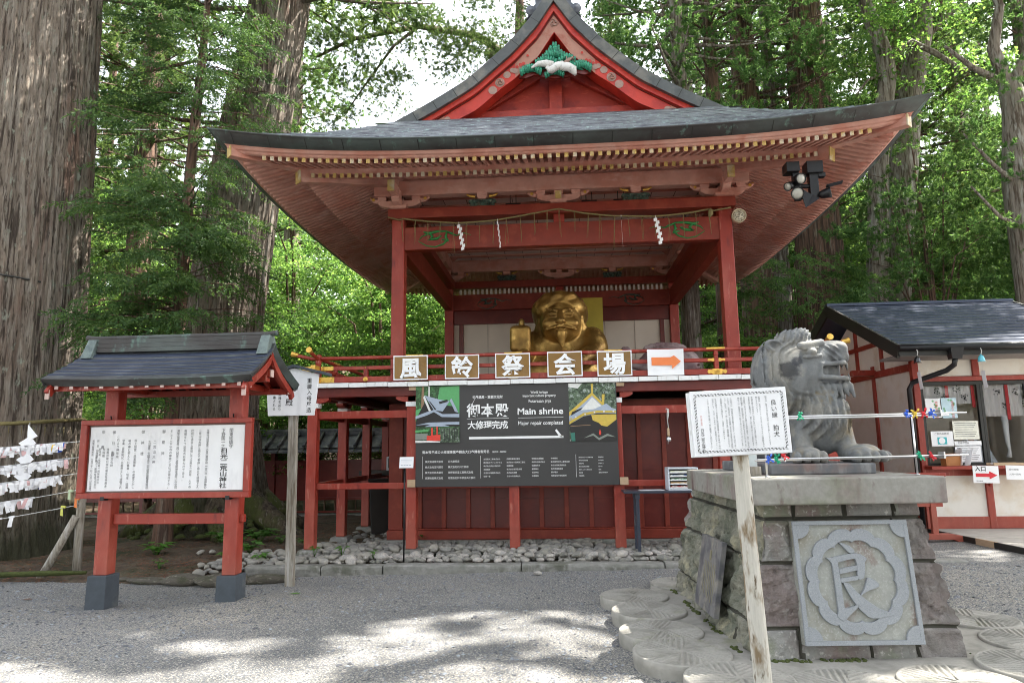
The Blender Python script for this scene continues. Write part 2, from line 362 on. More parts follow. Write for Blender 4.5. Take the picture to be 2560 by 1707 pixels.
LETW = mat('white_lettering', (.86, .86, .86), .5, var=0)
PANEL = mat('charcoal_panel', (.040, .038, .038), .5, var=.08, vs=1.5)
BROWNP = mat('brown_print', (.215, .105, .012), .22, var=.12, vs=3, coat=.15)
ORANGE = mat('orange_print', (.80, .20, .045), .3, var=.08, coat=.4)
STATUEG = mat('bronzed_gold_paint', (.37, .215, .055), .40, metal=.62, layers=[((.19, .105, .025), 1.6, .45, .65, ONE), ((.62, .40, .12), 3.5, .58, .75, ONE)], var=.22, vs=6, bump=.15, bs=18, bd=.02)
YELCLOTH = mat('yellow_panel', (.50, .40, .05), .6, var=.1)
FISHG = mat('grey_fish_paint', (.32, .25, .25), .55, layers=[((.20, .13, .14), 4, .45, .65, ONE)], var=.2)
GREENC = mat('green_carving', (.05, .32, .20), .55, layers=[((.02, .14, .09), 22, .5, .66, ONE)], var=.2, vs=20, bump=.3, bs=30)
GREENDK = mat('dark_green_carving', (.065, .12, .09), .6, layers=[((.25, .19, .12), 20, .6, .75, ONE), ((.03, .05, .04), 14, .5, .7, ONE)], var=.25, vs=15, bump=.4, bs=25)
GREENP = mat('green_scroll_paint', (.02, .20, .045), .6, var=.2, vs=20)
CRANEW = mat('white_crane_paint', (.74, .72, .70), .6, layers=[((.50, .48, .47), 20, .55, .75, ONE)], var=.1)
SILV = mat('dull_silver_leaf', (.34, .22, .18), .55, metal=.2, var=.2, vs=20)
STONE = mat('weathered_granite', (.235, .23, .215), .85, layers=[((.19, .145, .135), 1.9, .48, .72, ONE), ((.17, .18, .13), 3.1, .55, .75, (1, 1, .5)), ((.40, .38, .35), 26, .6, .75, ONE)], var=.2, vs=8, bump=.5, bs=9, bd=.05)
STONEY = mat('mossy_rough_stone', (.235, .225, .18), .9, layers=[((.145, .15, .115), 2.6, .47, .66, ONE), ((.36, .33, .23), 4.5, .56, .76, (1, 1, .6)), ((.08, .085, .065), 9, .6, .78, ONE)], var=.22, vs=14, bump=.7, bs=16, bd=.04)
STONER = mat('purplish_rough_stone', (.215, .197, .185), .9, layers=[((.185, .15, .14), 2.0, .48, .68, ONE), ((.34, .32, .30), 4.5, .56, .76, ONE), ((.10, .08, .075), 9, .62, .8, ONE)], var=.22, vs=14, bump=.7, bs=16, bd=.04)
SLABST = mat('stained_granite_slab', (.27, .26, .235), .8, layers=[((.20, .15, .14), 3.0, .52, .72, (1, 1, .35)), ((.17, .18, .12), 1.3, .55, .75, ONE), ((.13, .085, .08), 9, .62, .75, (1, 1, .3))], var=.16, vs=24, bump=.15, bs=60, bd=.01)
CARVED = mat('blue_grey_granite_relief', (.27, .285, .305), .75, layers=[((.34, .355, .37), 160, .55, .75, ONE), ((.22, .235, .25), 120, .55, .75, ONE)], var=.08, bump=.12, bs=110, bd=.006)
PLAQUE = mat('pale_stained_plaque', (.30, .305, .28), .8, layers=[((.24, .225, .18), 2.4, .54, .74, ONE), ((.20, .14, .12), 3.6, .60, .72, (1, 1, .6)), ((.38, .38, .36), 60, .56, .8, ONE)], var=.12, vs=20, bump=.12, bs=80, bd=.008)
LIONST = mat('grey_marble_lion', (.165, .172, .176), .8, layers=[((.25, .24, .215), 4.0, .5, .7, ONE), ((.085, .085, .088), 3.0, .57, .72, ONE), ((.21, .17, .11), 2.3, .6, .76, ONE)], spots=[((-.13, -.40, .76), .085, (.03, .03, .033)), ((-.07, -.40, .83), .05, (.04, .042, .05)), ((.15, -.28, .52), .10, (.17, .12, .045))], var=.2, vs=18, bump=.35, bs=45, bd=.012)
MILL = mat('pale_millstone', (.315, .30, .27), .9, layers=[((.23, .22, .195), 5, .52, .74, ONE), ((.22, .22, .15), 2.1, .62, .8, ONE)], var=.12, vs=40, bump=.3, bs=70, bd=.012)
CONC = mat('rough_kerb_stone', (.23, .225, .205), .9, layers=[((.13, .13, .105), 2.2, .52, .72, ONE), ((.30, .29, .27), 9, .55, .75, ONE)], var=.2, vs=14, bump=.5, bs=30, bd=.02)
BASE = mat('dark_stone_footing', (.055, .066, .08), .8, layers=[((.11, .115, .115), 3, .55, .8, ONE)], var=.15, vs=12, bump=.1, bs=60)
RIVER = mat('river_stone', (.34, .315, .275), .8, layers=[((.25, .24, .225), 3, .45, .65, ONE), ((.40, .37, .32), 5, .58, .75, ONE)], var=.15, vs=14, bump=.25, bs=24, bd=.01, rnd=.42)
BOULD = mat('brown_edging_rock', (.105, .092, .075), .9, layers=[((.06, .06, .035), 3, .5, .68, ONE), ((.19, .17, .14), 6, .56, .75, ONE)], var=.25, vs=12, bump=.5, bs=18, bd=.03)
NEEDLE = mat('dry_needles', (.15, .075, .035), .9, var=.2, isl=.5)
GRAVEL = mat('slate_chip', (.19, .20, .22), .85, var=.1, isl=.55)
SOIL = mat('forest_soil', (.075, .05, .033), .95, layers=[((.11, .085, .055), 3, .48, .66, ONE), ((.035, .04, .015), 1.2, .55, .72, ONE), ((.13, .07, .04), 14, .56, .7, ONE)], var=.3, vs=20, bump=.8, bs=22, bd=.06)
WOODG = mat('grey_weathered_wood', (.30, .27, .225), .85, layers=[((.17, .14, .105), 7, .5, .7, (6, 6, .5)), ((.42, .40, .37), 5, .55, .75, (5, 5, .4))], var=.2, vs=14, vstr=(4, 4, .3), bump=.35, bs=20, bstr=(6, 6, .3), bd=.01)
WOODP = mat('peeling_white_pole', (.52, .49, .43), .8, layers=[((.21, .15, .085), 2.2, .55, .62, (2.5, 2.5, .8)), ((.12, .085, .05), 9, .64, .7, (3, 3, .6))], var=.14, vs=18, vstr=(5, 5, .4), bump=.5, bs=16, bstr=(5, 5, .6), bd=.012)
WOODL = mat('pale_wood', (.47, .33, .21), .7, var=.15, vs=8, vstr=(1, 1, 6), bump=.1)
DECKW = mat('grey_deck_planks', (.45, .42, .38), .8, layers=[((.36, .33, .29), 4, .5, .7, (.5, 8, 1))], var=.1, vs=6, bump=.1)
BLACK = mat('black_metal', (.014, .014, .016), .4, metal=.3, var=.1)
BLACKW = mat('black_stained_edge', (.016, .016, .014), .55, var=.2, vs=6)
BLACKROOF = mat('blue_black_metal_roof', (.046, .058, .095), .34, metal=.35, var=.12, vs=2.5, bump=.03, bs=10)
DKTILE = mat('dark_wall_tile', (.06, .065, .07), .45, layers=[((.14, .14, .13), 6, .5, .7, ONE)], var=.2)
CHROME = mat('brushed_steel_rail', (.62, .62, .63), .28, metal=.9, var=.05)
GLASSL = mat('lamp_glass', (.40, .385, .34), .15, var=.06, coat=.7)
DARKIN = mat('dark_board', (.03, .025, .022), .6, var=.15)
APPL = mat('white_appliance', (.62, .66, .72), .4, var=.05)
TABLE = mat('blue_black_table_paint', (.035, .042, .062), .38, layers=[((.10, .09, .085), 8, .62, .75, ONE)], var=.12)
BARK = mat('grey_cedar_bark', (.245, .195, .155), .95, layers=[((.33, .285, .24), 3.0, .48, .7, (5, 5, .7)), ((.19, .115, .085), 1.0, .56, .74, (3, 3, .35)), ((.060, .042, .032), 2.6, .575, .66, (5, 5, .30)), ((.085, .062, .046), 5, .58, .68, (5, 5, .8)), ((.31, .32, .26), 9, .64, .74, (1, 1, .5))], var=.22, vs=9, vstr=(5, 5, .3), bump=1, bs=3.4, bstr=(6, 6, .32), bd=.16, foot=((.032, .034, .012), 1.0, .7))
BARKM = mat('mossy_cedar_bark', (.11, .085, .055), .95, layers=[((.045, .03, .022), 3.0, .50, .62, (5, 5, .4)), ((.075, .088, .02), 1.4, .46, .62, (1.5, 1.5, .8)), ((.20, .18, .14), 5, .62, .74, (4, 4, .5))], var=.25, vs=9, vstr=(4, 4, .4), bump=.9, bs=3.2, bstr=(5, 5, .5), bd=.10)
BARKG = mat('pale_grey_bark', (.225, .19, .16), .9, layers=[((.085, .062, .045), 4, .5, .66, (5, 5, .4)), ((.33, .31, .28), 3, .56, .74, (3, 3, .6))], var=.2, vs=10, vstr=(4, 4, .4), bump=.7, bs=4, bstr=(6, 6, .4), bd=.06)
BARKR = mat('red_brown_bark', (.15, .085, .058), .95, layers=[((.06, .035, .025), 3, .48, .64, (5, 5, .35)), ((.24, .19, .15), 3, .58, .74, (5, 5, .4))], var=.22, vs=10, vstr=(4, 4, .4), bump=.8, bs=4, bstr=(6, 6, .4), bd=.07)
LEAFD = mat('dark_cedar_foliage', (.052, .100, .027), .6, layers=[((.080, .140, .032), .8, .45, .65, ONE)], var=.25, vs=2.2, leaf=.38, isl=.4, spec=.35)
LEAFH = mat('near_cedar_spray', (.042, .098, .026), .55, layers=[((.062, .125, .026), 1.6, .45, .65, ONE)], var=.2, vs=4, leaf=.35, isl=.3, spec=.4)
LEAFM = mat('mid_green_foliage', (.062, .135, .036), .6, layers=[((.085, .165, .04), .6, .45, .65, ONE)], var=.25, vs=2, leaf=.45, isl=.4, spec=.35)
LEAFB = mat('bright_broad_foliage', (.085, .185, .036), .55, layers=[((.115, .22, .045), .5, .45, .65, ONE)], var=.22, vs=2, leaf=.55, isl=.35, spec=.35)
HERB = mat('herb_leaf', (.09, .22, .035), .5, var=.2, leaf=.4, spec=.4)
MOSS = mat('moss', (.06, .075, .018), .95, var=.3, vs=30, bump=.6, bs=60)
ROPE = mat('straw_rope', (.20, .165, .07), .9, var=.25, vs=40, bump=.4, bs=80)
STRING = mat('white_cord', (.62, .62, .60), .7, var=.05)
def plain(name, c, r=.6, met=0, coat=0): return mat(name, c, r, met, var=.1, vs=12, coat=coat)
PBLUE = plain('blue_ribbon', (.03, .11, .55)); PGREEN = plain('green_ribbon', (.01, .33, .17)); PRED = plain('red_ribbon', (.60, .02, .03)); PYEL = plain('yellow_ribbon', (.72, .50, .06))
# ================================================================ THE SHRINE STAGE
YE, YC, HE, HY = 8.71, 13.4, 4.87, 4.69        # eave front plane, roof centre, half width, half depth
YG = 10.4                                      # gable edge plane
YCOL, YREAR, HW = 10.8, 16.0, 2.78             # column faces
ZD, YD, SP = 2.545, 9.80, 1.4866               # deck top, deck edge, post spacing
shrine = thing('shrine_stage', 'large red shrine stage with sweeping copper gable roof on tall posts', 'shrine building', loc=(0, 0, 0))
def lift(x, y, k=.30):
    return k * (min(1, abs(x - XC) / HE) ** 3.2) * (min(1, abs(y - YC) / HY) ** 3.2)
PX = np.array([0, .158, .284, .735, 1.43, 2.05, 2.84, 3.6, 4.3, 4.87, 5.2]); PZ = np.array([9.16, 8.93, 8.70, 8.17, 7.555, 7.18, 6.75, 6.36, 6.03, 5.757, 5.61])
_xs = np.linspace(0, 5.2, 261); _zs = np.interp(_xs, PX, PZ)
for _ in range(60): _zs[1:-1] = .5 * _zs[1:-1] + .25 * (_zs[:-2] + _zs[2:])
def ps(ax): return float(np.interp(ax, _xs, _zs)) - max(0, float(np.interp(HE, _xs, _zs)) - 5.757)
def pf(d): return 5.757 + .58 * d + .052 * d * d

def build_roof():
    m = MB(); xs = np.linspace(-HE, HE, 81); ya = np.linspace(YE, YG, 19); yb = np.linspace(YG, 2 * YC - YG, 31)
    def rows(ys, f):
        o = len(m.v)
        for y in ys:
            for x in xs: m.v.append((x + XC, y, f(abs(x), y) + lift(x + XC, y)))
        n = len(xs)
        for j in range(len(ys) - 1):
            for i in range(n - 1):
                m.f.append((o + j*n+i, o + j*n+i+1, o + (j+1)*n+i+1, o + (j+1)*n+i)); m.m.append(0); m.sm.append(True)
    rows(ya, lambda x, y: min(ps(x), pf(y - YE)))
    rows(yb, lambda x, y: ps(x))
    rows(2 * YC - ya[::-1], lambda x, y: min(ps(x), pf(2 * YC - y - YE)))
    zt = pf(YG - YE)                                   # apron running back under the gable to its wall
    m.poly([(XC - 3.0, YG, zt - .004), (XC + 3.0, YG, zt - .004), (XC + 3.0, YG + .6, zt + .2), (XC - 3.0, YG + .6, zt + .2)])
    o = m.build('roof', ROOFCU, shrine, fix=False)
    return o
roof = build_roof()
m = MB()                                                # the courses of the sheet copper: raised seams on the visible skirt
for j in range(1, 13):
    y = YE + .13 * j; z0 = None; pts = []
    for i in range(61):
        x = -HE + .1 + (2 * HE - .2) * i / 60
        if pf(y - YE) > ps(abs(x)) - .02: continue
        pts.append((x + XC, y, min(ps(abs(x)), pf(y - YE)) + lift(x + XC, y) + .004))
    if len(pts) > 3:
        vs = []; fs = []
        for p in pts: vs += [(p[0], p[1] - .012, p[2] - .02), (p[0], p[1], p[2] + .012), (p[0], p[1] + .05, p[2] + .03)]
        for i in range(len(pts) - 1): fs += [(3*i, 3*i+3, 3*i+4, 3*i+1), (3*i+1, 3*i+4, 3*i+5, 3*i+2)]
        m.add(vs, fs, 0, False)
m.build('roof_course', ROOFCU, roof, fix=False)

def side_map(k):
    if k == 0: return (lambda a, q, z: (XC + a, YE + q, z + lift(XC + a, YE + q))), HE, HY
    if k == 1: return (lambda a, q, z: (XC + a, 2*YC - YE - q, z + lift(XC + a, 2*YC - YE - q))), HE, HY
    if k == 2: return (lambda a, q, z: (XC - HE + q, YC + a, z + lift(XC - HE + q, YC + a))), HY, HE
    return (lambda a, q, z: (XC + HE - q, YC + a, z + lift(XC + HE - q, YC + a))), HY, HE
def strip(m, fm, L, prof, n=48, mi=0, smooth=True):     # prof = [(inset, z)] swept along a side with mitred ends
    vs = []; fs = []; k = len(prof)
    for i in range(n + 1):
        t = -1 + 2 * i / n
        for q, z in prof: vs.append(fm(t * (L - q), q, z))
    for i in range(n):
        for j in range(k - 1): fs.append((i*k+j, (i+1)*k+j, (i+1)*k+j+1, i*k+j+1))
    m.add(vs, fs, mi, smooth)
mf, mp, ms, ml, mu_, mc, ml2 = MB(), MB(), MB(), MB(), MB(), MB(), MB()
rows_u, rows_l = [], []
for k in range(4):
    fm, L, D = side_map(k)
    strip(mf, fm, L, [(.03, 5.764), (-.03, 5.768), (-.03, 5.752), (0, 5.750), (.005, 5.745), (.12, 5.652), (.16, 5.655)])
    strip(mp, fm, L, [(.121, 5.664), (.135, 5.655), (.17, 5.652), (.17, 5.620), (.205, 5.617), (.222, 5.617)])
    strip(mp, fm, L, [(.222, 5.64), (.225, 5.60), (.30, 5.598), (.45, 5.66)])
    strip(ms, fm, L, [(.28, 5.607), (1.0, 5.857), (1.02, 5.70), (2.6, 6.30)], smooth=False)       # boards above the two rafter tiers
    strip(ml2, fm, L, [(.985, 5.86), (.985, 5.685), (1.06, 5.685), (1.06, 5.76)], smooth=False)   # the beam between them
    ru, rl, cu_ = MB(), MB(), MB()
    def raft(m, a, q0, q1, zb0, zb1, wd, ht):
        i0 = len(m.v); lo0, hi0 = (lambda q: zb0 + (zb1 - zb0) * (q - q0) / (q1 - q0)), ht
        vs = []
        for q in (q0, q1):
            zb = lo0(q); vs += [fm(a - wd/2, q, zb), fm(a + wd/2, q, zb), fm(a + wd/2, q, zb + ht), fm(a - wd/2, q, zb + ht)]
        m.add(vs, [(0,1,2,3),(7,6,5,4),(1,0,4,5),(2,1,5,6),(3,2,6,7),(0,3,7,4)])
        tip = [fm(a - wd/2 - .001, q0 - .0025, zb0 - .001), fm(a + wd/2 + .001, q0 - .0025, zb0 - .001), fm(a + wd/2 + .001, q0 - .0025, zb0 + ht + .001), fm(a - wd/2 - .001, q0 - .0025, zb0 + ht + .001)]
        cu_.add(tip, [(0,1,2,3)])
    n = 73
    for i in range(n):
        a = (i - (n - 1) / 2) * .1165
        if abs(a) < L - .42:
            mx = min(1.02, L - abs(a) - .06)
            raft(ru, a, .28, mx, 5.535, 5.535 + .33 * (mx - .28), .052, .066)
    for i in range(n):
        a = (i - (n - 1) / 2) * .113
        if abs(a) < L - 1.08:
            mx = min(2.5, L - abs(a) - .06)
            raft(rl, a, .96, mx, 5.615, 5.615 + .385 * (mx - .96), .052, .07)
    u_ = ru.build('flying_rafter_row', PINK, shrine); l_ = rl.build('base_rafter_row', PINK, shrine)
    cu_.build('rafter_cap_row', YELLOW, u_)
fascia = mf.build('eave_fascia', COPPER, roof)
m = MB()
for k in range(4):                                       # seams of the fascia sheets
    fm, L, D = side_map(k); i = 0
    a = -L + .3
    while a < L - .2:
        m.add([fm(a, -.002, 5.744), fm(a + .012, -.002, 5.744), fm(a + .012, .117, 5.650), fm(a, .117, 5.650)], [(0,1,2,3)]); a += .53
m.build('fascia_seam', BLACKW, fascia, fix=False)
mp.build('eave_moulding', PINK, shrine); ms.build('soffit_board', PINK, shrine); ml2.build('eave_beam', PINK, shrine)
for sx in (-1, 1):
    for sy in (-1, 1):
        def dg(q, z): x = XC + sx * (HE - q); y = YC + sy * (HY - q); return Vector((x, y, z + lift(x, y, .26)))
        h = MB(); h.bar(dg(.20, 5.60), dg(1.02, 5.80), .13, .15); h.bar(dg(.93, 5.62), dg(2.5, 6.16), .15, .19)
        hr = h.build('hip_rafter', PINK, shrine, bevel=.008)
        c = MB(); dv = (dg(.20, 5.60) - dg(1.02, 5.80)).normalized()
        c.bar(dg(.20, 5.60) - dv * .004, dg(.20, 5.60) + dv * .012, .136, .156); c.bar(dg(.93, 5.62) - dv * .004, dg(.93, 5.62) + dv * .014, .158, .198)
        c.build('hip_rafter_cap', YELLOW, hr)

# ---- gable front
def rake(m, t0, t1, y0, y1, x0=0., x1=2.98, n=40, mi=0, both=True):
    xs = np.linspace(x0, x1, n + 1)
    def zc(x): return ps(x) + lift(XC + x, YG)
    def off(x, t):
        e = .02; sl = abs(zc(x + e) - zc(max(0, x - e))) / (e + min(x, e)); sl = min(sl, 1.45)
        return zc(x) - t * math.sqrt(1 + sl * sl)
    for s in (-1, 1):
        vs = []; fs = []
        for x in xs: vs += [(XC + s*x, y0, off(x, t0)), (XC + s*x, y0, off(x, t1)), (XC + s*x, y1, off(x, t1)), (XC + s*x, y1, off(x, t0))]
        for i in range(n):
            for j in range(4): fs.append((4*i+j, 4*i+(j+1) % 4, 4*i+4+(j+1) % 4, 4*i+4+j))
        fs += [(0,1,2,3), (4*n+3, 4*n+2, 4*n+1, 4*n)]
        m.add(vs, fs, mi, False)
    return off
m = MB(); rake(m, -.03, .142, YG, YG + .3); re = m.build('gable_edge', RIDGECU, roof)
m = MB()
for s in (-1, 1):
    for i in range(1, 9):
        x = .05 + i * .33; e = .02; sl = (ps(x - e) - ps(x + e)) / (2 * e); nn = Vector((s * sl, 0, 1)).normalized()
        p = Vector((XC + s * x, YG - .003, ps(x) + .028)); q = p - nn * .175
        dd = Vector((.007, 0, 0)); m.add([p - dd, p + dd, q + dd, q - dd], [(0,1,2,3)])
m.build('edge_seam', BLACKW, re, fix=False)
m = MB(); rake(m, .144, .225, YG + .07, YG + .4); m.build('barge_fillet', REDBR, shrine)
m = MB(); rake(m, .227, .242, YG + .11, YG + .4); m.build('barge_dark_strip', REDDK, shrine)  # thin deep red strip between the fillet and the barge board
m = MB(); off = rake(m, .244, .425, YG + .13, YG + .4, 0, 2.98, 40); barge = m.build('barge_board', REDBR, shrine)
m = MB()                                                # faded pale paint at the head and feet of the barge boards, painted clouds and crests
def on_barge(x, f): return (off(x, .244) * (1 - f) + off(x, .425) * f)
def patch(s, x0, x1, j0, j1, yy, mi, n=14, f0=0.03, f1=.97):
    vs = []; fs = []
    for i in range(n + 1):
        x = x0 + (x1 - x0) * i / n
        a0 = max(f0, min(f1, f0 + 0)); vs += [(XC + s*x, yy, on_barge(x, f0)), (XC + s*x, yy, on_barge(x, f1))]
    for i in range(n): fs.append((2*i, 2*i+1, 2*i+3, 2*i+2))
    m.add(vs, fs, mi, False)
for s in (-1, 1):
    yk = YG + .1262
    patch(s, 0.0, .66, 0, 0, YG + .127, 0); patch(s, 1.85, 2.97, 0, 0, YG + .127, 0)
    for (x, f, r_) in ((.92, .5, .080), (.80, .36, .062), (1.04, .62, .072)):      # cloud with crest
        yk -= .0013; c = Vector((XC + s*x, yk, on_barge(x, f)))
        m.lathe([(r_, 0.0), (r_, -.0012)], c, 18, 1, 'y', False)
    for (x, f, r_) in ((.66, .55, .05), (.71, .35, .042), (1.80, .5, .055), (1.84, .7, .045)):
        yk -= .0013; m.lathe([(r_, 0.0), (r_, -.0012)], (XC + s*x, yk, on_barge(x, f)), 14, 1, 'y', False)
    for (x, f, r_) in ((.57, .5, .035), (.52, .62, .03), (.63, .42, .03), (.45, .4, .025), (1.93, .45, .03), (2.0, .55, .035), (2.09, .5, .025), (2.18, .52, .022)):
        yk -= .0013; m.lathe([(r_, 0.0), (r_, -.0012)], (XC + s*x, yk, on_barge(x, f)), 5, 2, 'y', False)
def crest(m, c, r, mi):                                # three comma crest
    for k in range(3):
        a0 = 2*math.pi*k/3; pts = []
        for i in range(8): t = i/7; a = a0 + t*2.4; pts.append((c[0] + math.cos(a)*r*(.35 + .55*t), c[1], c[2] + math.sin(a)*r*(.35 + .55*t)))
        m.tube(pts, [r*.24*(1 - .85*i/7) for i in range(8)], 5, mi)
crest(m, (XC, YG + .118, on_barge(0.0, .48)), .085, 1)
for s in (-1, 1): crest(m, (XC + s*.92, YG + .108, on_barge(.92, .5)), .07, 3)
m.build('barge_ornament', [PINKPALE, SILV, REDBR, PINKPALE], barge)
# gable wall with struts
m = MB(); zb = pf(YG - YE)
wallpts = [(-2.7, zb - .1), (2.7, zb - .1)] + [(x, ps(abs(x)) - .45) for x in np.linspace(2.5, -2.5, 25)]
m.prism(wallpts, (XC, YG + .56, 0), (1,0,0), (0,0,1), (0,1,0), .06)
gw = m.build('gable_wall', REDGW, shrine)
m = MB(); m.prism(wallpts, (XC, 2*YC - YG - .62, 0), (1,0,0), (0,0,1), (0,1,0), .06); m.build('gable_wall', REDGW, shrine)
m = MB()
for y in (YCOL + .06, YREAR + .10): m.box(XC - HW - .25, XC + HW + .25, y, y + .05, 6.031, 6.55)
for s in (-1, 1): m.box(XC + s*(HW - .1) - .025, XC + s*(HW - .1) + .025, YCOL + .111, YREAR + .1, 6.031, 6.55)
m.build('attic_board', PINK, shrine)
m = MB(); Y0 = YG + .46
m.box(XC - 2.2, XC + 2.2, Y0 - .06, Y0 + .1, 6.92, 7.20); m.box(XC - .11, XC + .11, Y0, Y0 + .098, 7.2, 7.9)
for s in (-1, 1):
    m.bar((XC + s*1.30, Y0 + .05, 7.27), (XC + s*.30, Y0 + .05, 7.86), .1, .17, (0,0,1))
    m.box(XC + s*1.42 - .16, XC + s*1.42 + .16, Y0 - .02, Y0 + .096, 7.2, 7.36); m.box(XC + s*1.42 - .09, XC + s*1.42 + .09, Y0 - .05, Y0 + .094, 7.36, 7.46)
m.build('gable_framing', REDGW, shrine, bevel=.008)
m = MB()
for s in (-1, 1): m.box(XC + s*1.42 - .045, XC + s*1.42 + .045, Y0 - .09, Y0 - .055, 7.44, 7.56)
m.build('gable_beam_cap', YELLOW, shrine)
# carved pendant: pine boughs with a flying crane
m = MB(); yy = YG + .10
tri = [(0, 8.17), (.12, 8.06), (.5, 7.74), (.88, 7.50), (.7, 7.47), (.5, 7.52), (.3, 7.44), (0, 7.42), (-.3, 7.46), (-.5, 7.52), (-.72, 7.46), (-.9, 7.48), (-.5, 7.74), (-.12, 8.06)]
tri = [(x*.67, 8.2 - (8.17 - z)*.82) for x, z in tri]
m.prism(tri, (XC, yy + .03, 0), (1,0,0), (0,0,1), (0,1,0), .05, 1)
n_tri = len(m.v); random.seed(3)
def bough(cx, cz, wd, n, r):
    for i in range(n):
        t = -1 + 2*i/(n-1); x = cx + t*wd; z = cz + (1 - t*t)*r*1.2
        a = Vector((XC + x, yy + .01, z - r*.9)); b = Vector((XC + x + t*r*.5, yy - .03, z + r*.8))
        m.tube([a, (a + b)/2 + Vector((0, -.025, 0)), b], [r*.45, r*.6, r*.34], 6, 0)
m.prism([(0, 8.12), (.10, 8.03), (.44, 7.74), (.7, 7.56), (.4, 7.6), (0, 7.66), (-.4, 7.6), (-.7, 7.56), (-.44, 7.74), (-.1, 8.03)], (XC, yy + .012, 0), (1,0,0), (0,0,1), (0,1,0), .017, 0)
for (cx, cz, wd, n, r) in ((0, 8.03, .07, 4, .07), (-.02, 7.93, .15, 7, .07), (0, 7.84, .26, 11, .075), (-.22, 7.74, .22, 9, .07), (.30, 7.76, .16, 7, .07), (-.60, 7.56, .22, 10, .075), (.62, 7.58, .22, 10, .08), (-.02, 7.47, .2, 9, .06), (.44, 7.66, .1, 5, .05)):
    bough(cx, cz, wd, n, r)
for (x, z, r_) in ((.02, 8.06, .05), (-.10, 7.96, .045), (.1, 7.95, .045), (.33, 7.80, .05), (0, 7.98, .04)):
    m.lathe([(r_*.2, -.03), (r_*.8, -.025), (r_, 0), (r_, .03)], (XC + x, yy - .02, z), 12, 0, 'y')
def pend_fit(m, i0=0, k=1.0): m.v[i0:] = [(XC + (x - XC + .05*(k - 1)*4)*.67*k, y - .02*(k > 1), 8.2 - (8.17 - 7.58 - (z - 7.58)*k)*.82) for x, y, z in m.v[i0:]]
pend_fit(m, n_tri)
pend = m.build('pendant_carving', [GREENC, REDDK], shrine)
m = MB(); yq = yy - .045
def blob(pts, rad, mi=0, ov=.55): m.tube([(XC + x, yq, z) for x, z in pts], rad, 10, mi)
blob([(-.20, 7.545), (-.12, 7.545), (-.02, 7.60), (.10, 7.62), (.20, 7.58)], [.04, .065, .075, .07, .03])       # body
blob([(-.17, 7.56), (-.20, 7.585), (-.17, 7.615)], [.035, .04, .03])
blob([(-.08, 7.63), (-.22, 7.665), (-.38, 7.665), (-.52, 7.60)], [.06, .06, .045, .015])        # wing to the left
blob([(.06, 7.6), (.22, 7.585), (.33, 7.52), (.36, 7.44)], [.07, .075, .075, .03])             # tail
pend_fit(m, 0, 1.22); cr = m.build('crane_carving', CRANEW, pend)
m = MB()
for i in range(5): m.tube([(XC + .1 + .02*i, yq, 7.65), (XC + .2 + .03*i, yq - .01, 7.70 + .012*i), (XC + .19 + .04*i, yq, 7.77 - .025*i)], [.018, .02, .006], 5)
pend_fit(m, 0, 1.22); m.build('crane_wing_feather', SILV, cr)
# ridge and its finial behind the apex
m = MB(); zr = ps(0) - .02
m.box(XC - .17, XC + .17, YG + .25, 2*YC - YG - .25, zr - .1, zr + .38); m.lathe([(.11, YG + .2), (.11, 2*YC - YG - .2)], (XC, 0, zr + .45), 12, 0, 'y')
rd = m.build('roof_ridge', RIDGECU, roof, bevel=.01)
m = MB(); orn = [(-.46, -.42), (-.30, -.15), (-.33, .15), (-.2, .3), (-.22, .55), (0, .75), (.22, .55), (.2, .3), (.33, .15), (.30, -.15), (.46, -.42), (0, .02)]
m.prism(orn, (XC, YG + .18, zr), (1,0,0), (0,0,1), (0,1,0), .12)
for s in (-1, 1):
    for (x, z, r_) in ((.27, .02, .1), (.38, -.28, .09), (.2, .32, .09)): m.lathe([(r_, .0), (r_*.9, -.03), (r_*.4, -.02), (r_*.3, -.05)], (XC + s*x, YG + .18, zr + z), 12, 0, 'y')
m.build('ridge_finial', plain('blue_grey_finial', (.13, .14, .17), .6), rd)

# ---- columns, beams, brackets
for (sx, y) in ((-1, YCOL), (1, YCOL), (-1, YREAR), (1, YREAR)):
    x0 = XC + sx*HW; x1 = x0 - sx*.21
    m = MB(); m.box(min(x0, x1), max(x0, x1), y, y + .21, ZD - .05, 5.352)
    m.build('column', RED, shrine, bevel=.012)
def ring(name, z0, z1, t, ext=0, mt=RED, bev=.01, inset=0):
    xl, xr, yf, yr = XC - HW, XC + HW, YCOL, YREAR + .21; a = .105 - t/2 + inset
    for (x0, x1, y0, y1) in ((xl - ext, xr + ext, yf + a, yf + a + t), (xl - ext, xr + ext, yr - a - t, yr - a), (xl + a, xl + a + t, yf + a + t, yr - a - t), (xr - a - t, xr - a, yf + a + t, yr - a - t)):
        m = MB(); m.box(x0, x1, y0, y1, z0, z1); m.build(name, mt, shrine, bevel=bev)
ring('top_plate', 5.352, 5.52, .34, .06, REDBM); ring('tie_beam', 4.83, 5.217, .17, -.02, REDBM)
for (x, y) in ((XC, YCOL + .02), (XC, YREAR + .03)):
    m = MB(); m.box(x - .09, x + .09, y, y + .15, 5.217, 5.352); m.build('king_strut', RED, shrine, bevel=.006)
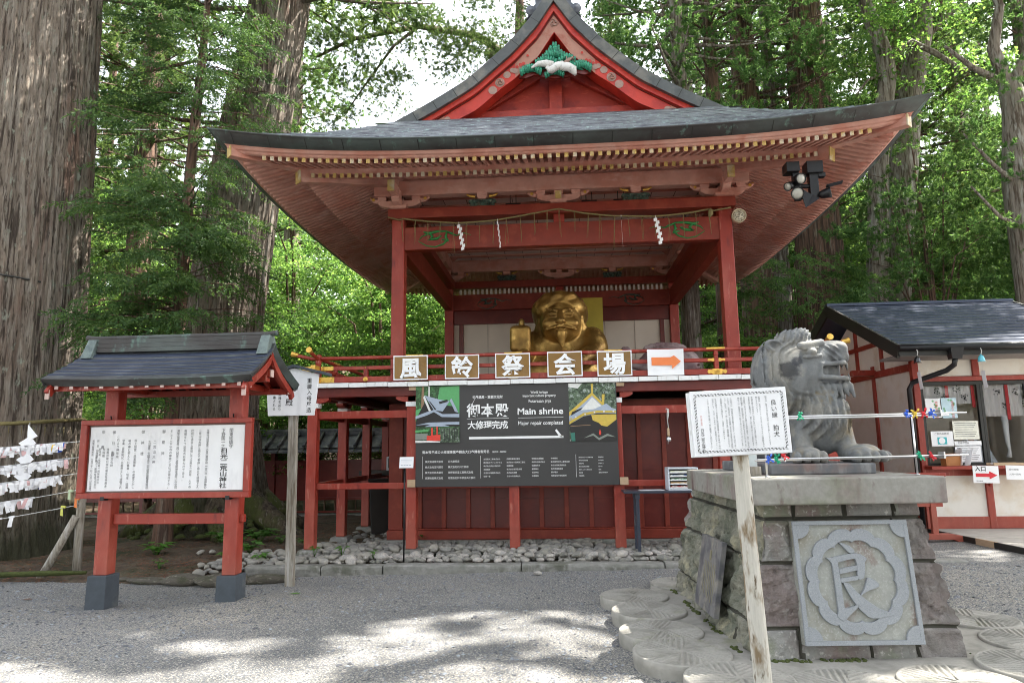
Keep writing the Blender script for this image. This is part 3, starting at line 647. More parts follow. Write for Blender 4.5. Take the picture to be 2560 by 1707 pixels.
# painted scrolls on the tie beams
def scroll(s, y, zc, xc, mt, sc=1.0):
    m = MB()
    def cur(pts, rr): m.tube([(xc + s*p[0]*sc, y, zc + p[1]*sc) for p in pts], [q*sc for q in rr], 4, 0, True)
    cur([(.62, .02), (.5, .06), (.38, .02), (.30, .06), (.2, .10), (.06, .10), (-.1, .07), (-.17, .10)], [.004, .008, .012, .02, .014, .022, .03, .01])
    cur([(-.1, .09), (-.02, .02), (-.08, -.05), (-.02, -.03), (.06, -.02), (.12, .02), (.06, .05), (.0, .02)], [.02, .024, .02, .022, .026, .02, .016, .008])
    cur([(.22, .09), (.2, .0), (.24, -.06), (.14, -.04)], [.014, .026, .03, .01])
    cur([(.24, -.04), (.16, -.12), (.02, -.165), (-.12, -.14), (-.22, -.08), (-.26, -.05)], [.02, .016, .012, .01, .008, .004])
    cur([(-.1, .06), (-.2, .02), (-.24, -.03)], [.016, .012, .006])
    return m.build('painted_scroll', mt, shrine, fix=False)
scroll(1, YCOL + .0175, 5.03, XC - 2.08, GREENP); scroll(-1, YCOL + .0175, 5.03, XC + 2.08, GREENP)
scroll(1, YREAR + .0175, 5.01, XC - 1.75, GREENDK, .95); scroll(-1, YREAR + .0175, 5.01, XC + 1.75, GREENDK, .95)
ring('purlin', 5.775, 6.03, .2, 0.32, PINK)
def boat(m, c, d, half, z0, z1, wd, mi=0):              # bracket arm with curved underside along direction d
    d = Vector(d); n = Vector((-d.y, d.x, 0)); poly = [(-half, z1 - z0), (-half, (z1-z0)*.55), (-half*.8, (z1-z0)*.2), (-half*.5, 0), (half*.5, 0), (half*.8, (z1-z0)*.2), (half, (z1-z0)*.55), (half, z1 - z0)]
    m.prism(poly, Vector(c) + Vector((0, 0, z0)) - n*wd/2, d, (0,0,1), n, wd, mi)
def masu(m, x, y, z0, z1, w0, w1, mi=0): 
    zm = z0 + (z1 - z0)*.45
    m.frus((x - w0/2, x + w0/2, y - w0/2, y + w0/2, z0), (x - w1/2, x + w1/2, y - w1/2, y + w1/2, zm), mi); m.box(x - w1/2, x + w1/2, y - w1/2, y + w1/2, zm, z1, mi)
def bracket(x, y, both):
    m = MB(); g = MB(); masu(m, x, y, 5.52, 5.60, .2, .29)
    dirs = [(1,0,0), (0,1,0)] if both else ([(1,0,0)] if both is False else [(0,1,0)])
    for d in dirs:
        boat(m, (x, y, 0), d, .36, 5.585, 5.70, .13)
        for t in (-.29, 0, .29): masu(m, x + d[0]*t, y + d[1]*t, 5.685, 5.775, .1, .15)
        for s in (-1, 1):                              # carved nosing beyond the arm
            p = [Vector((x, y, 0)) + Vector(d)*s*(.36 + q) + Vector((0, 0, z)) for q, z in ((0, 5.72), (.08, 5.73), (.15, 5.77))]
            m.tube(p, [.055, .045, .02], 6); g.tube([q + Vector((0, 0, .012)) for q in p[1:]], [.03, .018], 6)
            g.lathe([(.028, -.002), (.028, .002)], p[1] + Vector((0, -.05, 0)), 8, 0, 'y', False)
    o = m.build('bracket_set', PINK, shrine, bevel=.006); g.build('bracket_nosing', GOLD, o)
    return o
YB = YCOL + .105; YBR = YREAR + .105
for sx in (-1, 1):
    for y in (YB, YBR):
        o = bracket(XC + sx*(HW - .105), y, True); sy = -1 if y == YB else 1
        g = MB(); g.box(XC + sx*(HW - .105) - .055, XC + sx*(HW - .105) + .055, y + sy*.62 - .012, y + sy*.62 + .012, 5.66, 5.85); g.box(XC + sx*(HW - .105) - .09, XC + sx*(HW - .105) + .09, y + sy*.72 - .05, y + sy*.72 + .05, 5.85, 5.90)
        m = MB(); m.box(XC + sx*(HW - .105) - .05, XC + sx*(HW - .105) + .05, min(y, y + sy*.62), max(y, y + sy*.62), 5.67, 5.84); m.build('bracket_nose_beam', PINK, o); g.build('bracket_nose_cap', YELLOW, o)
for y in (YB, YBR):
    o = bracket(XC, y, False); g = MB(); sy = -1 if y == YB else 1; g.box(XC - .05, XC + .05, y + sy*.115 - .01, y + sy*.115 + .01, 5.60, 5.74); g.build('bracket_nose_cap', YELLOW, o)
for sx in (-1, 1): bracket(XC + sx*(HW - .105), (YB + YBR)/2, None)
def frogleg(x, y, d=(1,0,0)):
    m = MB(); g = MB(); d = Vector(d); n = Vector((-d.y, d.x, 0))
    poly = [(-.33, 0), (-.26, .015), (-.2, .06), (-.2, .10), (-.235, .115), (-.22, .15), (-.14, .165), (-.06, .15), (.06, .15), (.14, .165), (.22, .15), (.235, .115), (.2, .10), (.2, .06), (.26, .015), (.33, 0)]
    m.prism(poly, Vector((x, y, 5.522)) - n*.04, d, (0,0,1), n, .08)
    for s in (-1, 1):
        for (q, z, r_) in ((.13, .125, .04), (.1, .05, .035)): m.lathe([(r_, 0), (r_*.9, -.02), (r_*.35, -.025), (r_*.2, -.035)], Vector((x, y, 5.522 + z)) + d*s*q - Vector((0, .04, 0)), 10, 0, 'y')
    m.lathe([(.05, 0), (.045, -.02), (.02, -.025), (.015, -.035)], (x, y - .04, 5.60), 12, 0, 'y')
    o = m.build('frog_leg_strut', GREENDK, shrine); k = MB(); masu(k, x, y, 5.685, 5.775, .13, .17); k.build('strut_block', PINK, o)
    for s in (-1, 1): g.tube([Vector((x, y - .05, 5.72)) + d*s*.12, Vector((x, y - .05, 5.73)) + d*s*.2, Vector((x, y - .05, 5.765)) + d*s*.26], [.025, .022, .012], 6)
    g.build('bracket_nosing', GOLD, o)
for y in (YB, YBR):
    for sx in (-1, 1): frogleg(XC + sx*1.27, y)
for sx in (-1, 1):
    for yy_ in (YB + 1.3, YBR - 1.3): frogleg(XC + sx*(HW - .105), yy_, (0,1,0))
# ceiling
m = MB(); m.box(XC - HW + .1, XC + HW - .1, YCOL + .15, YREAR + .1, 6.06, 6.09); cl = m.build('ceiling', CEILW, shrine)
m = MB()
for i in range(12):
    y = YCOL + .5 + i*.43
    m.box(XC - HW + .2, XC + HW - .2, y - .055, y + .055, 6.025, 6.058)
m.build('ceiling_batten', PINK, cl, bevel=.005)
m = MB()
for i in range(13): x = XC - 2.52 + .42*i; m.box(x - .005, x + .005, YCOL + .3, YREAR, 6.052, 6.0585)
m.build('ceiling_joint', BLACKW, cl)
# rear grille, rear wall, side returns
m = MB()
for i in range(46):
    x = XC - 2.4 + i*.107
    if abs(x - XC) > .12: m.box(x - .024, x + .024, YREAR + .08, YREAR + .13, 5.217, 5.352)
m.build('rear_grille', CEILW, shrine)
m = MB(); m.box(XC - HW + .2, XC + HW - .2, YREAR + .14, YREAR + .19, ZD, 4.50); rw = m.build('rear_wall', WALLW, shrine)
m = MB()
for x in (-1.75, -1.05, -.35, .35, 1.05, 1.75): m.box(XC + x - .006, XC + x + .006, YREAR + .134, YREAR + .1405, ZD, 4.5)
m.box(XC - HW + .2, XC + HW - .2, YREAR + .1345, YREAR + .141, 3.08, 3.10); m.build('wall_joint', plain('wall_seam', (.3, .26, .22)), rw)
m = MB(); m.box(XC - HW + .2, XC + HW - .2, YREAR + .09, YREAR + .2, 4.502, 4.83); m.box(XC - 2.44, XC - 2.34, YREAR + .1, YREAR + .2, ZD, 4.5); m.box(XC + 2.34, XC + 2.44, YREAR + .1, YREAR + .2, ZD, 4.5); m.build('wall_frame', REDDK, shrine, bevel=.006)
# ---- deck, joists, posts
YDR = YREAR + 1.2
m = MB(); m.box(XC - 3.74, XC + 3.74, YD + .03, YDR, ZD - .06, ZD - .004); m.build('deck_floor', REDDK, shrine)
m = MB(); x = XC - 3.78; random.seed(5); cuts = []
while x < XC + 3.78:
    wd = random.uniform(.27, .33); x1 = min(x + wd, XC + 3.78); dz = random.uniform(-.004, .004)
    m.box(x + .003, x1 - .003, YD + random.uniform(-.004, .004), YD + .06, ZD - .066 + dz, ZD + dz); x = x1
for sx in (-1, 1):
    y = YD + .065
    while y < YDR:
        wd = random.uniform(.27, .33); xa = XC + sx*3.74; m.box(min(xa, xa + sx*.04), max(xa, xa + sx*.04), y, min(y + wd - .006, YDR), ZD - .066, ZD); y += wd
m.build('deck_edge', PAINTW, shrine, bevel=.004)
m = MB()
for (y0, y1) in ((YD + .09, YD + .25), (YDR - .25, YDR - .09)): m.box(XC - 3.72, XC + 3.72, y0, y1, ZD - .20, ZD - .068)
for sx in (-1, 1): m.box(XC + sx*3.6 - .08, XC + sx*3.6 + .08, YD + .25, YDR - .25, ZD - .20, ZD - .068)
for i in range(6):
    xx = XC + (i - 2.5)*SP; m.box(xx - .06, xx + .06, YD + .25, YCOL + .1, ZD - .22, ZD - .07)
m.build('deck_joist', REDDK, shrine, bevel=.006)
YP = 9.9; posts = [(XC + (i - 2.5)*SP, YP + .075, 0) for i in range(6)]
side = [(XC + s*2.5*SP, YP + .075 + 1.42*j, s) for s in (-1, 1) for j in range(1, 6)]
def foot_post(x, y, s):
    m = MB(); m.box(x - .073, x + .073, y - .075, y + .075, .17, 2.19); p = m.build('support_post', RED, shrine, bevel=.01)
    m = MB(); m.box(x - .085, x + .085, y - .086, y + .086, 2.19, 2.262); m.build('post_head', PAINTW, p, bevel=.006)
    m = MB(); d = (1,0,0) if s == 0 else (0,1,0); boat(m, (x, y, 0), d, .24, 2.263, 2.343, .12); m.box(x - .06, x + .06, y - .06, y + .06, 2.2635, 2.342)
    m.build('post_bracket', RED, p, bevel=.004)
    m = MB()
    for t in (-.17, .0, .17):
        if s == 0 and t == 0: continue
        q = (x + d[0]*t, y + d[1]*t); m.box(q[0] - .064, q[0] + .064, q[1] - .074, q[1] + .074, 2.344, 2.40)
    m.build('bracket_block', PAINTW, p, bevel=.004)
    st = MB(); st.frus((x - .19, x + .19, y - .19, y + .19, -.05), (x - .14, x + .14, y - .14, y + .14, .168)); st.build('post_footing', CONC, p, bevel=.02)
for p in posts + side: foot_post(*p)
pm = posts[2]
def tie(x0, x1, z0, z1, nm='tie_rail'):
    m = MB(); m.box(x0, x1, YP + .05, YP + .11, z0, z1); return m.build(nm, RED, shrine, bevel=.006)
for i in range(5):
    a, b = posts[i][0] + .0735, posts[i+1][0] - .0735
    tie(a, b, 2.03, 2.141); tie(a, b, 1.008, 1.095)
for s in (-1, 1):
    ys = [YP + .075] + [YP + .075 + 1.42*j for j in range(1, 6)]
    for j in range(5):
        x = XC + s*2.5*SP; m = MB(); m.box(x - .03, x + .03, ys[j] + .077, ys[j+1] - .077, 2.03, 2.141); m.box(x - .03, x + .03, ys[j] + .077, ys[j+1] - .077, 1.008, 1.095); m.build('tie_rail', RED, shrine, bevel=.006)
for (y) in (12.3, 13.8):                                 # inner posts in the dark beneath the deck
    for x in (-1.9,): 
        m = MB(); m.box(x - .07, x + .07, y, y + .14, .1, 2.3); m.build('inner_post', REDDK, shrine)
# ---- lower walls
YW = YCOL - .02; xl, xr = XC - HW + .02, XC + HW - .02
m = MB(); m.box(xl, xr, YW + .06, YW + .10, .2, 2.30); m.box(xl, xl + .04, YW + .1, YREAR, .2, 2.3); m.box(xr - .04, xr, YW + .1, YREAR, .2, 2.3); m.box(xl, xr, YREAR - .04, YREAR, .2, 2.3)
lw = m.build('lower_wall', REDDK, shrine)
m = MB(); n = 14
for i in range(n + 1):
    x = xl + .09 + (xr - xl - .18)*i/n; wv = .11 if i in (0, n) else .035
    m.box(x - wv, x + wv, YW + .02 - (.015 if i in (0, n) else 0), YW + .061, .352, 2.1)
m.build('wall_stile', REDBM, lw, bevel=.005)
m = MB()
for i in range(n):
    x0 = xl + .09 + (xr - xl - .18)*i/n + .037; x1 = x0 + (xr - xl - .18)/n - .074
    for z in (1.20, 1.62, .78): m.box(x0, x1, YW + .045, YW + .0605, z, z + .012)
m.build('panel_lip', REDDK, lw)
m = MB(); m.box(xl - .03, xr + .03, YW - .05, YW + .1, .19, .33); m.box(xl - .01, xr + .01, YW - .02, YW + .09, .331, .352); m.box(xl - .02, xr + .02, YW - .03, YW + .09, 2.10, 2.28); m.build('base_rail', REDBM, lw, bevel=.008)
m = MB(); m.box(xl - .1, xr + .1, YW - .12, YW + .4, -.1, .188); m.build('wall_footing', CONC, shrine, bevel=.02)
# ---- railing
YR, XRL = 9.95, 3.66
def rail_side(a, b, name='railing'):
    """one side of the railing from corner a to corner b (x, y)"""
    a, b = Vector((*a, 0)), Vector((*b, 0)); d = (b - a).normalized(); e = .34
    m = MB(); m.tube([a - d*e + Vector((0, 0, 2.93 + .06)), a - d*.1 + Vector((0,0,2.932)), a + d*.5 + Vector((0,0,2.93)), b - d*.5 + Vector((0,0,2.93)), b + d*.1 + Vector((0,0,2.932)), b + d*e + Vector((0, 0, 2.93 + .06))], .028, 10)
    m.bar(a - d*.22 + Vector((0,0,2.776)), b + d*.22 + Vector((0,0,2.776)), .055, .054); m.bar(a - d*.1 + Vector((0,0,2.605)), b + d*.1 + Vector((0,0,2.605)), .085, .082)
    o = m.build(name, RED, shrine, bevel=.006)
    g = MB(); n = Vector((d.y, -d.x, 0)); Ln = (b - a).length; st = MB(); k = int(round(Ln/(SP/2)))
    for i in range(k + 1):
        c = a + d*(Ln*i/k) + d*0
        big = (i % 2 == 0)
        st.bar(c + Vector((0,0,2.60)), c + Vector((0,0,2.80)), .09, .06, d); 
        if big: st.bar(c + Vector((0,0,2.80)), c + Vector((0,0,2.91)), .065, .05, d); st.bar(c + Vector((0,0,2.845)), c + Vector((0,0,2.875)), .08, .062, d)
        for nn in (n,):
            if not big:
                for z, r_, q in ((2.605, .037, .044), (2.776, .02, .029)):
                    o_ = c + nn*q + Vector((0,0,z)); i0 = len(g.v)
                    g.lathe([(r_, 0), (r_, .004), (r_*.75, .012), (r_*.5, .010), (r_*.4, .02), (.001, .024)], (0,0,0), 14)
                    g.xform(Matrix.Translation(o_) @ nn.to_track_quat('Z', 'Y').to_matrix().to_4x4(), i0)
            elif 0 < i < k:
                for z, hh, ww, q in ((2.605, .04, .14, .0435), (2.776, .024, .13, .0285)):
                    pl = [(-ww, 0)] + [(-ww*.85, hh*.8), (-ww*.6, hh*.55), (-ww*.45, hh), (ww*.45, hh), (ww*.6, hh*.55), (ww*.85, hh*.8), (ww, 0), (ww*.85, -hh*.8), (ww*.6, -hh*.55), (ww*.45, -hh), (-ww*.45, -hh), (-ww*.6, -hh*.55), (-ww*.85, -hh*.8)]
                    g.prism(pl, c + nn*q + Vector((0,0,z)), d, (0,0,1), nn, .006)
                g.bar(c - d*.13 + Vector((0,0,2.945)), c + d*.13 + Vector((0,0,2.945)), .062, .026)
    for p, s in ((a, -1), (b, 1)):
        dd = d*s; g.lathe([(.001, 0), (.03, .002), (.042, .1), (.045, .105), (.044, .108), (.001, .109)], (0,0,0), 14); 
        i0 = len(g.v) - 6*14
        g.xform(Matrix.Translation(p + dd*(e - .03) + Vector((0,0,2.992))) @ (dd + Vector((0,0,.2))).to_track_quat('Z','Y').to_matrix().to_4x4(), i0)
        g.bar(p + dd*.03 + Vector((0,0,2.776)), p + dd*.235 + Vector((0,0,2.776)), .068, .07); g.bar(p - dd*.24 + Vector((0,0,2.776)), p - dd*.05 + Vector((0,0,2.776)), .0585, .058); g.bar(p - dd*.26 + Vector((0,0,2.605)), p + dd*.11 + Vector((0,0,2.605)), .089, .086)
    st.build('railing_strut', RED, o, bevel=.004); g.build('railing_fitting', GOLD, o, bevel=.002)
    return o
cA, cB, cC, cD = (XC - XRL, YR), (XC + XRL, YR), (XC + XRL, YDR - .2), (XC - XRL, YDR - .2)
rail_side(cA, cB); rail_side(cD, cA); rail_side(cB, cC)
for (x, y) in (cA, cB):
    m = MB(); m.lathe([(.036, 2.55), (.036, 2.84), (.045, 2.85), (.045, 2.9), (.036, 2.905), (.036, 2.94), (.05, 2.95), (.045, 2.98), (.02, 2.99)], (x, y, 0), 12); m.build('railing_corner_post', RED, shrine)

for x, lab in ((-.72, 'leftmost'), (-.12, 'second from the left'), (.58, 'second from the right'), (1.12, 'rightmost')):
    t = thing('batten_lamp', 'slim black batten lamp under the stage ceiling, %s of four' % lab, 'lamp', 'batten lamps under the stage ceiling', (x, 11.25, 5.66)); m = MB(); m.box(-.13, .13, -.04, .04, 0, .055); m.build('housing', BLACK, t, bevel=.004); m = MB(); m.tube([(-.05, 0, .05), (-.05, 0, .37)], .008, 6); m.tube([(.05, 0, .05), (.05, 0, .37)], .008, 6); m.build('hanger', BLACK, t)
X, Y_, Z = (1,0,0), (0,1,0), (0,0,1)
# ---- six printed sheets tied to the railing
def sheet(name, label, x0, x1, z0, z1, y, ch=None, roll=0.):
    t = thing(name, label, 'paper sign', 'printed sheets along the railing', ((x0+x1)/2, y, (z0+z1)/2))
    t.rotation_euler = (0, roll, 0); wd, ht = x1 - x0, z1 - z0
    def bow(x, z): return -.016*(2*x/wd)**2 - .012*max(0, z/ht + .1) + .006*math.sin(9*x + z*7)
    def grid(sc, dy, mt, nm, par, oz=0):
        n = 12; V = []; F = []
        for j in range(n+1):
            for i in range(n+1):
                x = (i/n - .5)*wd*sc[0]; z = (j/n - .5)*ht*sc[1] + oz; V.append((x, -bow(x, z)*-1 + dy, z))
        for j in range(n):
            for i in range(n): a = j*(n+1)+i; F.append((a, a+1, a+n+2, a+n+1))
        b = MB(); b.add(V, F, 0, True); return b.build(nm, mt, par, fix=False)
    grid((1,1), 0, PAPER, 'sheet', t)
    if ch:
        grid((.935,.90), -.003, BROWNP, 'brown_panel', t)
        b = MB(); put(b, ch, .03, (-.16, -.02, -.125), X, Z, .32); b.build('character', LETW, t, fix=False)
    else:
        b = MB(); ar = [(-.2, -.045), (.09, -.045), (.09, -.10), (.215, .01), (.12, .095), (.07, .07), (-.2, .07)]
        b.poly([(p[0], -.022, p[1]) for p in ar]); b.build('arrow', ORANGE, t, fix=False)
    for s in (-1, 1):
        b = MB(); b.tube([(s*wd*.49, .0, ht*.44), (s*wd*.5, .03, ht*.47), (s*wd*.47, .05, ht*.42)], .003, 5); b.build('tie_wire', STRING, t)
    return t
for ch, x0, x1, z0, z1, desc in (("風", -2.436, -1.925, 2.575, 2.937, 'sheet reading the wind character, nearest the railing corner'), ("鈴", -1.671, -1.167, 2.575, 2.93, 'sheet reading the bell character, second of the row'),
    ("祭", -.931, -.421, 2.573, 2.933, 'sheet reading the festival character, left of the gold statue'), ("会", -.172, .335, 2.575, 2.94, 'sheet reading the meeting character, in front of the gold statue'),
    ("場", .547, 1.045, 2.568, 2.934, 'sheet reading the place character, beside the arrow sheet')):
    sheet('paper_sign', 'brown and white ' + desc, x0, x1, z0, z1, 9.87, ch, random.uniform(-.012, .012))
sheet('paper_sign', 'white sheet with an orange arrow pointing right, tied to the railing', 1.265, 1.78, 2.563, 2.937, 9.87, None, .008)

# ---- the dark banner board
bn = thing('banner_board', 'wide charcoal board announcing the main shrine repair, with two photographs', 'banner', loc=(0, 0, 0))
BX0, BX1, BZ0, BZ1, BY = -2.095, .803, 1.035, 2.474, 9.835
m = MB(); m.box(BX0, BX1, BY, BY + .02, BZ0, BZ1); m.build('panel', PANEL, bn, bevel=.003)
m = MB()
for (x, z) in ((BX0 - .06, 1.085), (BX1 + .065, 1.085)): m.box(x - .058, x + .058, BY - .004, BY + .05, z - .05, z + .055)
for (x, z) in ((BX0 - .05, 2.445), (BX1 + .06, 2.445)): m.box(x - .055, x + .055, BY + .0, BY + .05, z - .025, z + .025)
m.build('mounting_block', WOODL, bn, bevel=.004)
def bp(u, v): return (BX0 + (BX1 - BX0)*u, BY - .003, BZ1 - (BZ1 - BZ0)*v)     # u, v: 0..1 across and down the board
def bl(k): return (BX1 - BX0)*k
m = MB()
def center_row(s_, off, uc, v, size, step):
    n = len(s_); p = Vector(bp(uc, v)); row_text(m, s_, off, p - Vector(X)*(n*step/2 - (step-size)/2), X, Z, size, step)
center_row("世界遺産・重要文化財", .012, .362, .132, .046, .044); center_row("御本殿", .02, .362, .305, .20, .205); center_row("大修理完成", .02, .362, .43, .122, .117)
latin(m, "World heritage", .01, bp(.62, .093), X, Z, .05, width=bl(.085), centre=True); latin(m, "important cultural property", .01, bp(.62, .127), X, Z, .05, width=bl(.165), centre=True)
latin(m, "Futarasan jinja", .01, bp(.622, .183), X, Z, .06, width=bl(.112), centre=True); latin(m, "Main shrine", .022, bp(.623, .300), X, Z, .125, width=bl(.228), centre=True)
latin(m, "Major repair completed", .01, bp(.623, .404), X, Z, .075, width=bl(.222), centre=True)
def brect(u0, v0, u1, v1, y=.003): m.poly([(bp(u0, v1)[0], BY - y, bp(u0, v1)[2]), (bp(u1, v1)[0], BY - y, bp(u1, v1)[2]), (bp(u1, v0)[0], BY - y, bp(u1, v0)[2]), (bp(u0, v0)[0], BY - y, bp(u0, v0)[2])])
brect(.258, .333, .467, .336); brect(.513, .333, .737, .336); brect(.268, .515, .735, .538)
a, b_, c, d = bp(.735, .538), bp(.695, .458), bp(.704, .447), bp(.726, .515); m.poly([bp(.735, .538), bp(.712, .516), bp(.694, .463), bp(.702, .45)])
row_text(m, "御本殿平成の大修理事業奉賛会大口奉賛者御芳名", .01, bp(.034, .672), X, Z, .0445, .0442); row_text(m, "（順不同・敬称略）", 0, bp(.376, .672), X, Z, .028, .0265)
for u, v0, v1 in ((.0355, .70, .92), (.324, .70, .92), (.792, .70, .92)): brect(u, v0, u + .0012, v1)
for l, u in ((T_DON1, .048), (T_DON2, .163)):
    for i, t in enumerate(l): row_text(m, t, 0, bp(u, .762 + .0535*i), X, Z, .034, .0328)
for l, u, n in zip(T_DON3, (.339, .453, .576, .670, .806, .901), (6, 6, 6, 6, 7, 6)):
    for i, t in enumerate(l): row_text(m, t, 0, bp(u, (.742 + .0335*i) if n == 6 and u < .8 else (.735 + .0295*i)), X, Z, .0248 if u < .8 else .019, .0242 if u < .8 else .0182)
m.build('lettering', LETW, bn, fix=False)
def photo(name, u0, v0, u1, v1, shapes, par):
    """a printed picture: flat colour areas, each its own sheet just above the last"""
    m = MB(); mats = []
    for i, (mt, pts) in enumerate(shapes):
        mats.append(mt); dy = .0025 + .0012*i
        m.poly([(bp(u0 + (u1-u0)*p[0], 0)[0], BY - dy, bp(0, v0 + (v1-v0)*p[1])[2]) for p in pts], i)
    return m.build(name, mats, par, fix=False)
pc = lambda n, c: mat('print_' + n, c, .5, var=.1, vs=30)
FOL = mat('print_foliage', (.05, .15, .045), .5, layers=[((.02, .06, .02), 18, .45, .6, ONE), ((.14, .32, .14), 26, .58, .7, ONE)], var=.2, vs=40)
FOL2 = mat('print_grey_foliage', (.10, .15, .09), .5, layers=[((.34, .38, .36), 20, .56, .7, ONE), ((.03, .05, .03), 24, .5, .62, ONE)], var=.2, vs=40)
LTG, BLU, DKB, PRD, PGD, WHT, BRN, GRS = pc('bright_green', (.10, .36, .13)), pc('blue_grey_roof', (.36, .42, .52)), pc('dark', (.016, .014, .014)), pc('red', (.70, .05, .03)), pc('gold', (.58, .42, .07)), pc('white', (.72, .72, .70)), pc('trunk', (.28, .17, .10)), pc('grey_stone', (.22, .24, .21))
full = [(0,0),(1,0),(1,1),(0,1)]
photo('shrine_photograph', 0, .002, .2205, .565, [(FOL, full), (LTG, [(.55,.02),(1,0),(1,.5),(.75,.4),(.5,.25)]), (BRN, [(.14,.0),(.19,.0),(.19,.4),(.12,.4)]), (WHT, [(.29,0),(.32,0),(.32,.2),(.29,.2)]),
  (LTG, [(0,.42),(.25,.36),(.3,.5),(0,.62)]), (DKB, [(.02,.56),(.2,.3),(.85,.36),(1,.5),(1,.72),(.0,.72)]), (BLU, [(.2,.16),(.55,.24),(.78,.27),(.62,.45),(.42,.43)]), (BLU, [(.78,.26),(.82,.22),(.98,.48),(.9,.46)]), (WHT, [(.17,.2),(.2,.16),(.36,.45),(.3,.44)]), (DKB, [(.53,.28),(.73,.24),(.74,.28),(.55,.32)]), (DKB, [(.3,.26),(.33,.27),(.48,.42),(.44,.42)]),
  (BLU, [(0,.53),(.25,.46),(.42,.42),(.62,.50),(1,.5),(1,.56),(.6,.55),(.42,.46),(.25,.52),(0,.58)]), (BLU, [(0,.69),(.3,.645),(1,.64),(1,.69),(.3,.68)]), (BLU, [(.2,.72),(.42,.66),(.55,.66),(.78,.72)]), (PRD, [(.36,.74),(.40,.74),(.40,.9),(.36,.9)]), (PRD, [(.48,.72),(.51,.72),(.51,.9),(.48,.9)]), (GRS, [(0,.84),(.28,.84),(.28,.95),(0,.95)]), (PRD, [(.26,.88),(.58,.86),(.58,.97),(.26,.98)]), (WHT, [(0,.96),(.27,.965),(.56,.98),(.56,1),(0,1)]),
  (FOL2, [(.57,.75),(1,.74),(1,1),(.57,1)]), (LTG, [(0,.78),(.3,.77),(.3,.8),(0,.82)])] + [(DKB, [(.6+.058*i,.76),(.612+.058*i,.76),(.612+.058*i,.97),(.6+.058*i,.97)]) for i in range(7)], bn)
photo('roof_photograph', .7655, .002, .9955, .572, [(FOL2, full), (WHT, [(0,0),(.3,0),(.2,.09),(0,.06)]), (BLU, [(0,.52),(.2,.36),(.52,.18),(.8,.42),(1,.46),(1,.55),(.5,.55),(0,.7)]), (PGD, [(0,.5),(.5,.16),(.85,.46),(.8,.47),(.5,.22),(0,.57)]), (WHT, [(.25,.47),(.5,.25),(.72,.42),(.5,.46)]), (DKB, [(.06,.5),(.3,.42),(.26,.46),(.04,.56)]), (PGD, [(.48,.01),(.53,.01),(.52,.18),(.49,.18)]), (PGD, [(.71,.2),(.77,.2),(.75,.38),(.70,.38)]), (BLU, [(.55,.45),(.8,.36),(1,.5),(.5,.52)]),
  (PGD, [(0,.66),(.3,.52),(.6,.48),(1,.49),(1,.52),(.6,.52),(.3,.57),(0,.71)]), (DKB, [(0,.72),(.3,.58),(.6,.53),(1,.54),(1,1),(.04,1)]), (PGD, [(.47,.55),(1,.55),(1,.64),(.9,.7),(.8,.76),(.68,.74),(.62,.69),(.5,.65)]), (BRN, [(.02,.74),(.45,.72),(.45,.73),(.02,.75)]), (GRS, [(.3,.95),(.5,.87),(.62,.95),(.8,.88),(.97,.94),(.8,.92),(.62,.99),(.5,.91)]), (PRD, [(.62,.86),(.645,.8),(.67,.86),(.66,.9),(.63,.9)]), (pc('teal', (.03,.16,.12)), [(.02,.86),(.11,.85),(.12,1),(.04,1)])] +
  [(WHT if i % 2 else PGD, [(.04+.1*i + .02*math.cos(k*1.05), .66-.16*math.sin(min(1.57, .3+.18*i)) + .015*math.sin(k*1.05)) for k in range(6)]) for i in range(10)], bn)

# ---- roofed notice board on the left
nb = thing('notice_board', 'roofed red notice board with handwritten white panel and slate footed posts', 'notice board', loc=(-4.25, 7.25, 0), rz=R(-.6))
for x in (-.68, .74):
    m = MB(); m.frus((x - .115, x + .115, -.10, .15, -.25), (x - .105, x + .105, -.09, .14, .305)); m.build('footing', BASE, nb, bevel=.008)
    m = MB(); m.box(x - .075, x + .075, -.045, .105, .305, 2.33); m.build('post', RED, nb, bevel=.008)
m = MB(); m.box(-.60, .66, .0, .06, .825, .935); m.box(.817, .86, .0, .06, .84, .92); m.build('tie_rail', RED, nb, bevel=.006)
m = MB(); fx0, fx1, fz0, fz1 = -.965, .96, 1.105, 1.942
for (a, b, c, d) in ((fx0, fx1, fz1 - .055, fz1), (fx0, fx1, fz0, fz0 + .06), (fx0, fx0 + .075, fz0 + .06, fz1 - .055), (fx1 - .07, fx1, fz0 + .06, fz1 - .055)): m.box(a, b, -.12, -.05, c, d)
fr = m.build('frame', RED, nb, bevel=.006)
m = MB(); m.box(fx0 + .02, fx1 - .02, -.075, -.05, fz0 + .02, fz1 - .02); m.build('inner_trim', plain('grey_brown_trim', (.16, .10, .085)), fr)
m = MB(); px0, px1, pz0, pz1 = -.868, .872, 1.182, 1.868; m.box(px0, px1, -.083, -.0755, pz0, pz1); m.build('panel', SIGNW, nb)
m = MB()
for x in (-.66, .73): m.tube([(x, -.06, 1.95), (x, -.075, 1.985), (x + .012, -.08, 1.975)], .006, 6); m.box(x - .022, x + .022, -.126, -.05, 1.085, 1.125)
m.build('hook_bracket', BLACK, nb)
m = MB(); gx = lambda q: px1 - (px1 - px0)*q; gz = lambda q: pz1 - (pz1 - pz0)*q
col_text(m, T_BOARD_TITLE, .012, (gx(.125), -.087, gz(.355)), X, Z, .062, .0605, 0, 1.38)
m.build('title_lettering', INK, nb, fix=False)
m = MB()
for q, t in zip((.085, .135), T_BOARD_SIDE): col_text(m, t, 0, (gx(q), -.087, gz(.05)), X, Z, .047, .042)
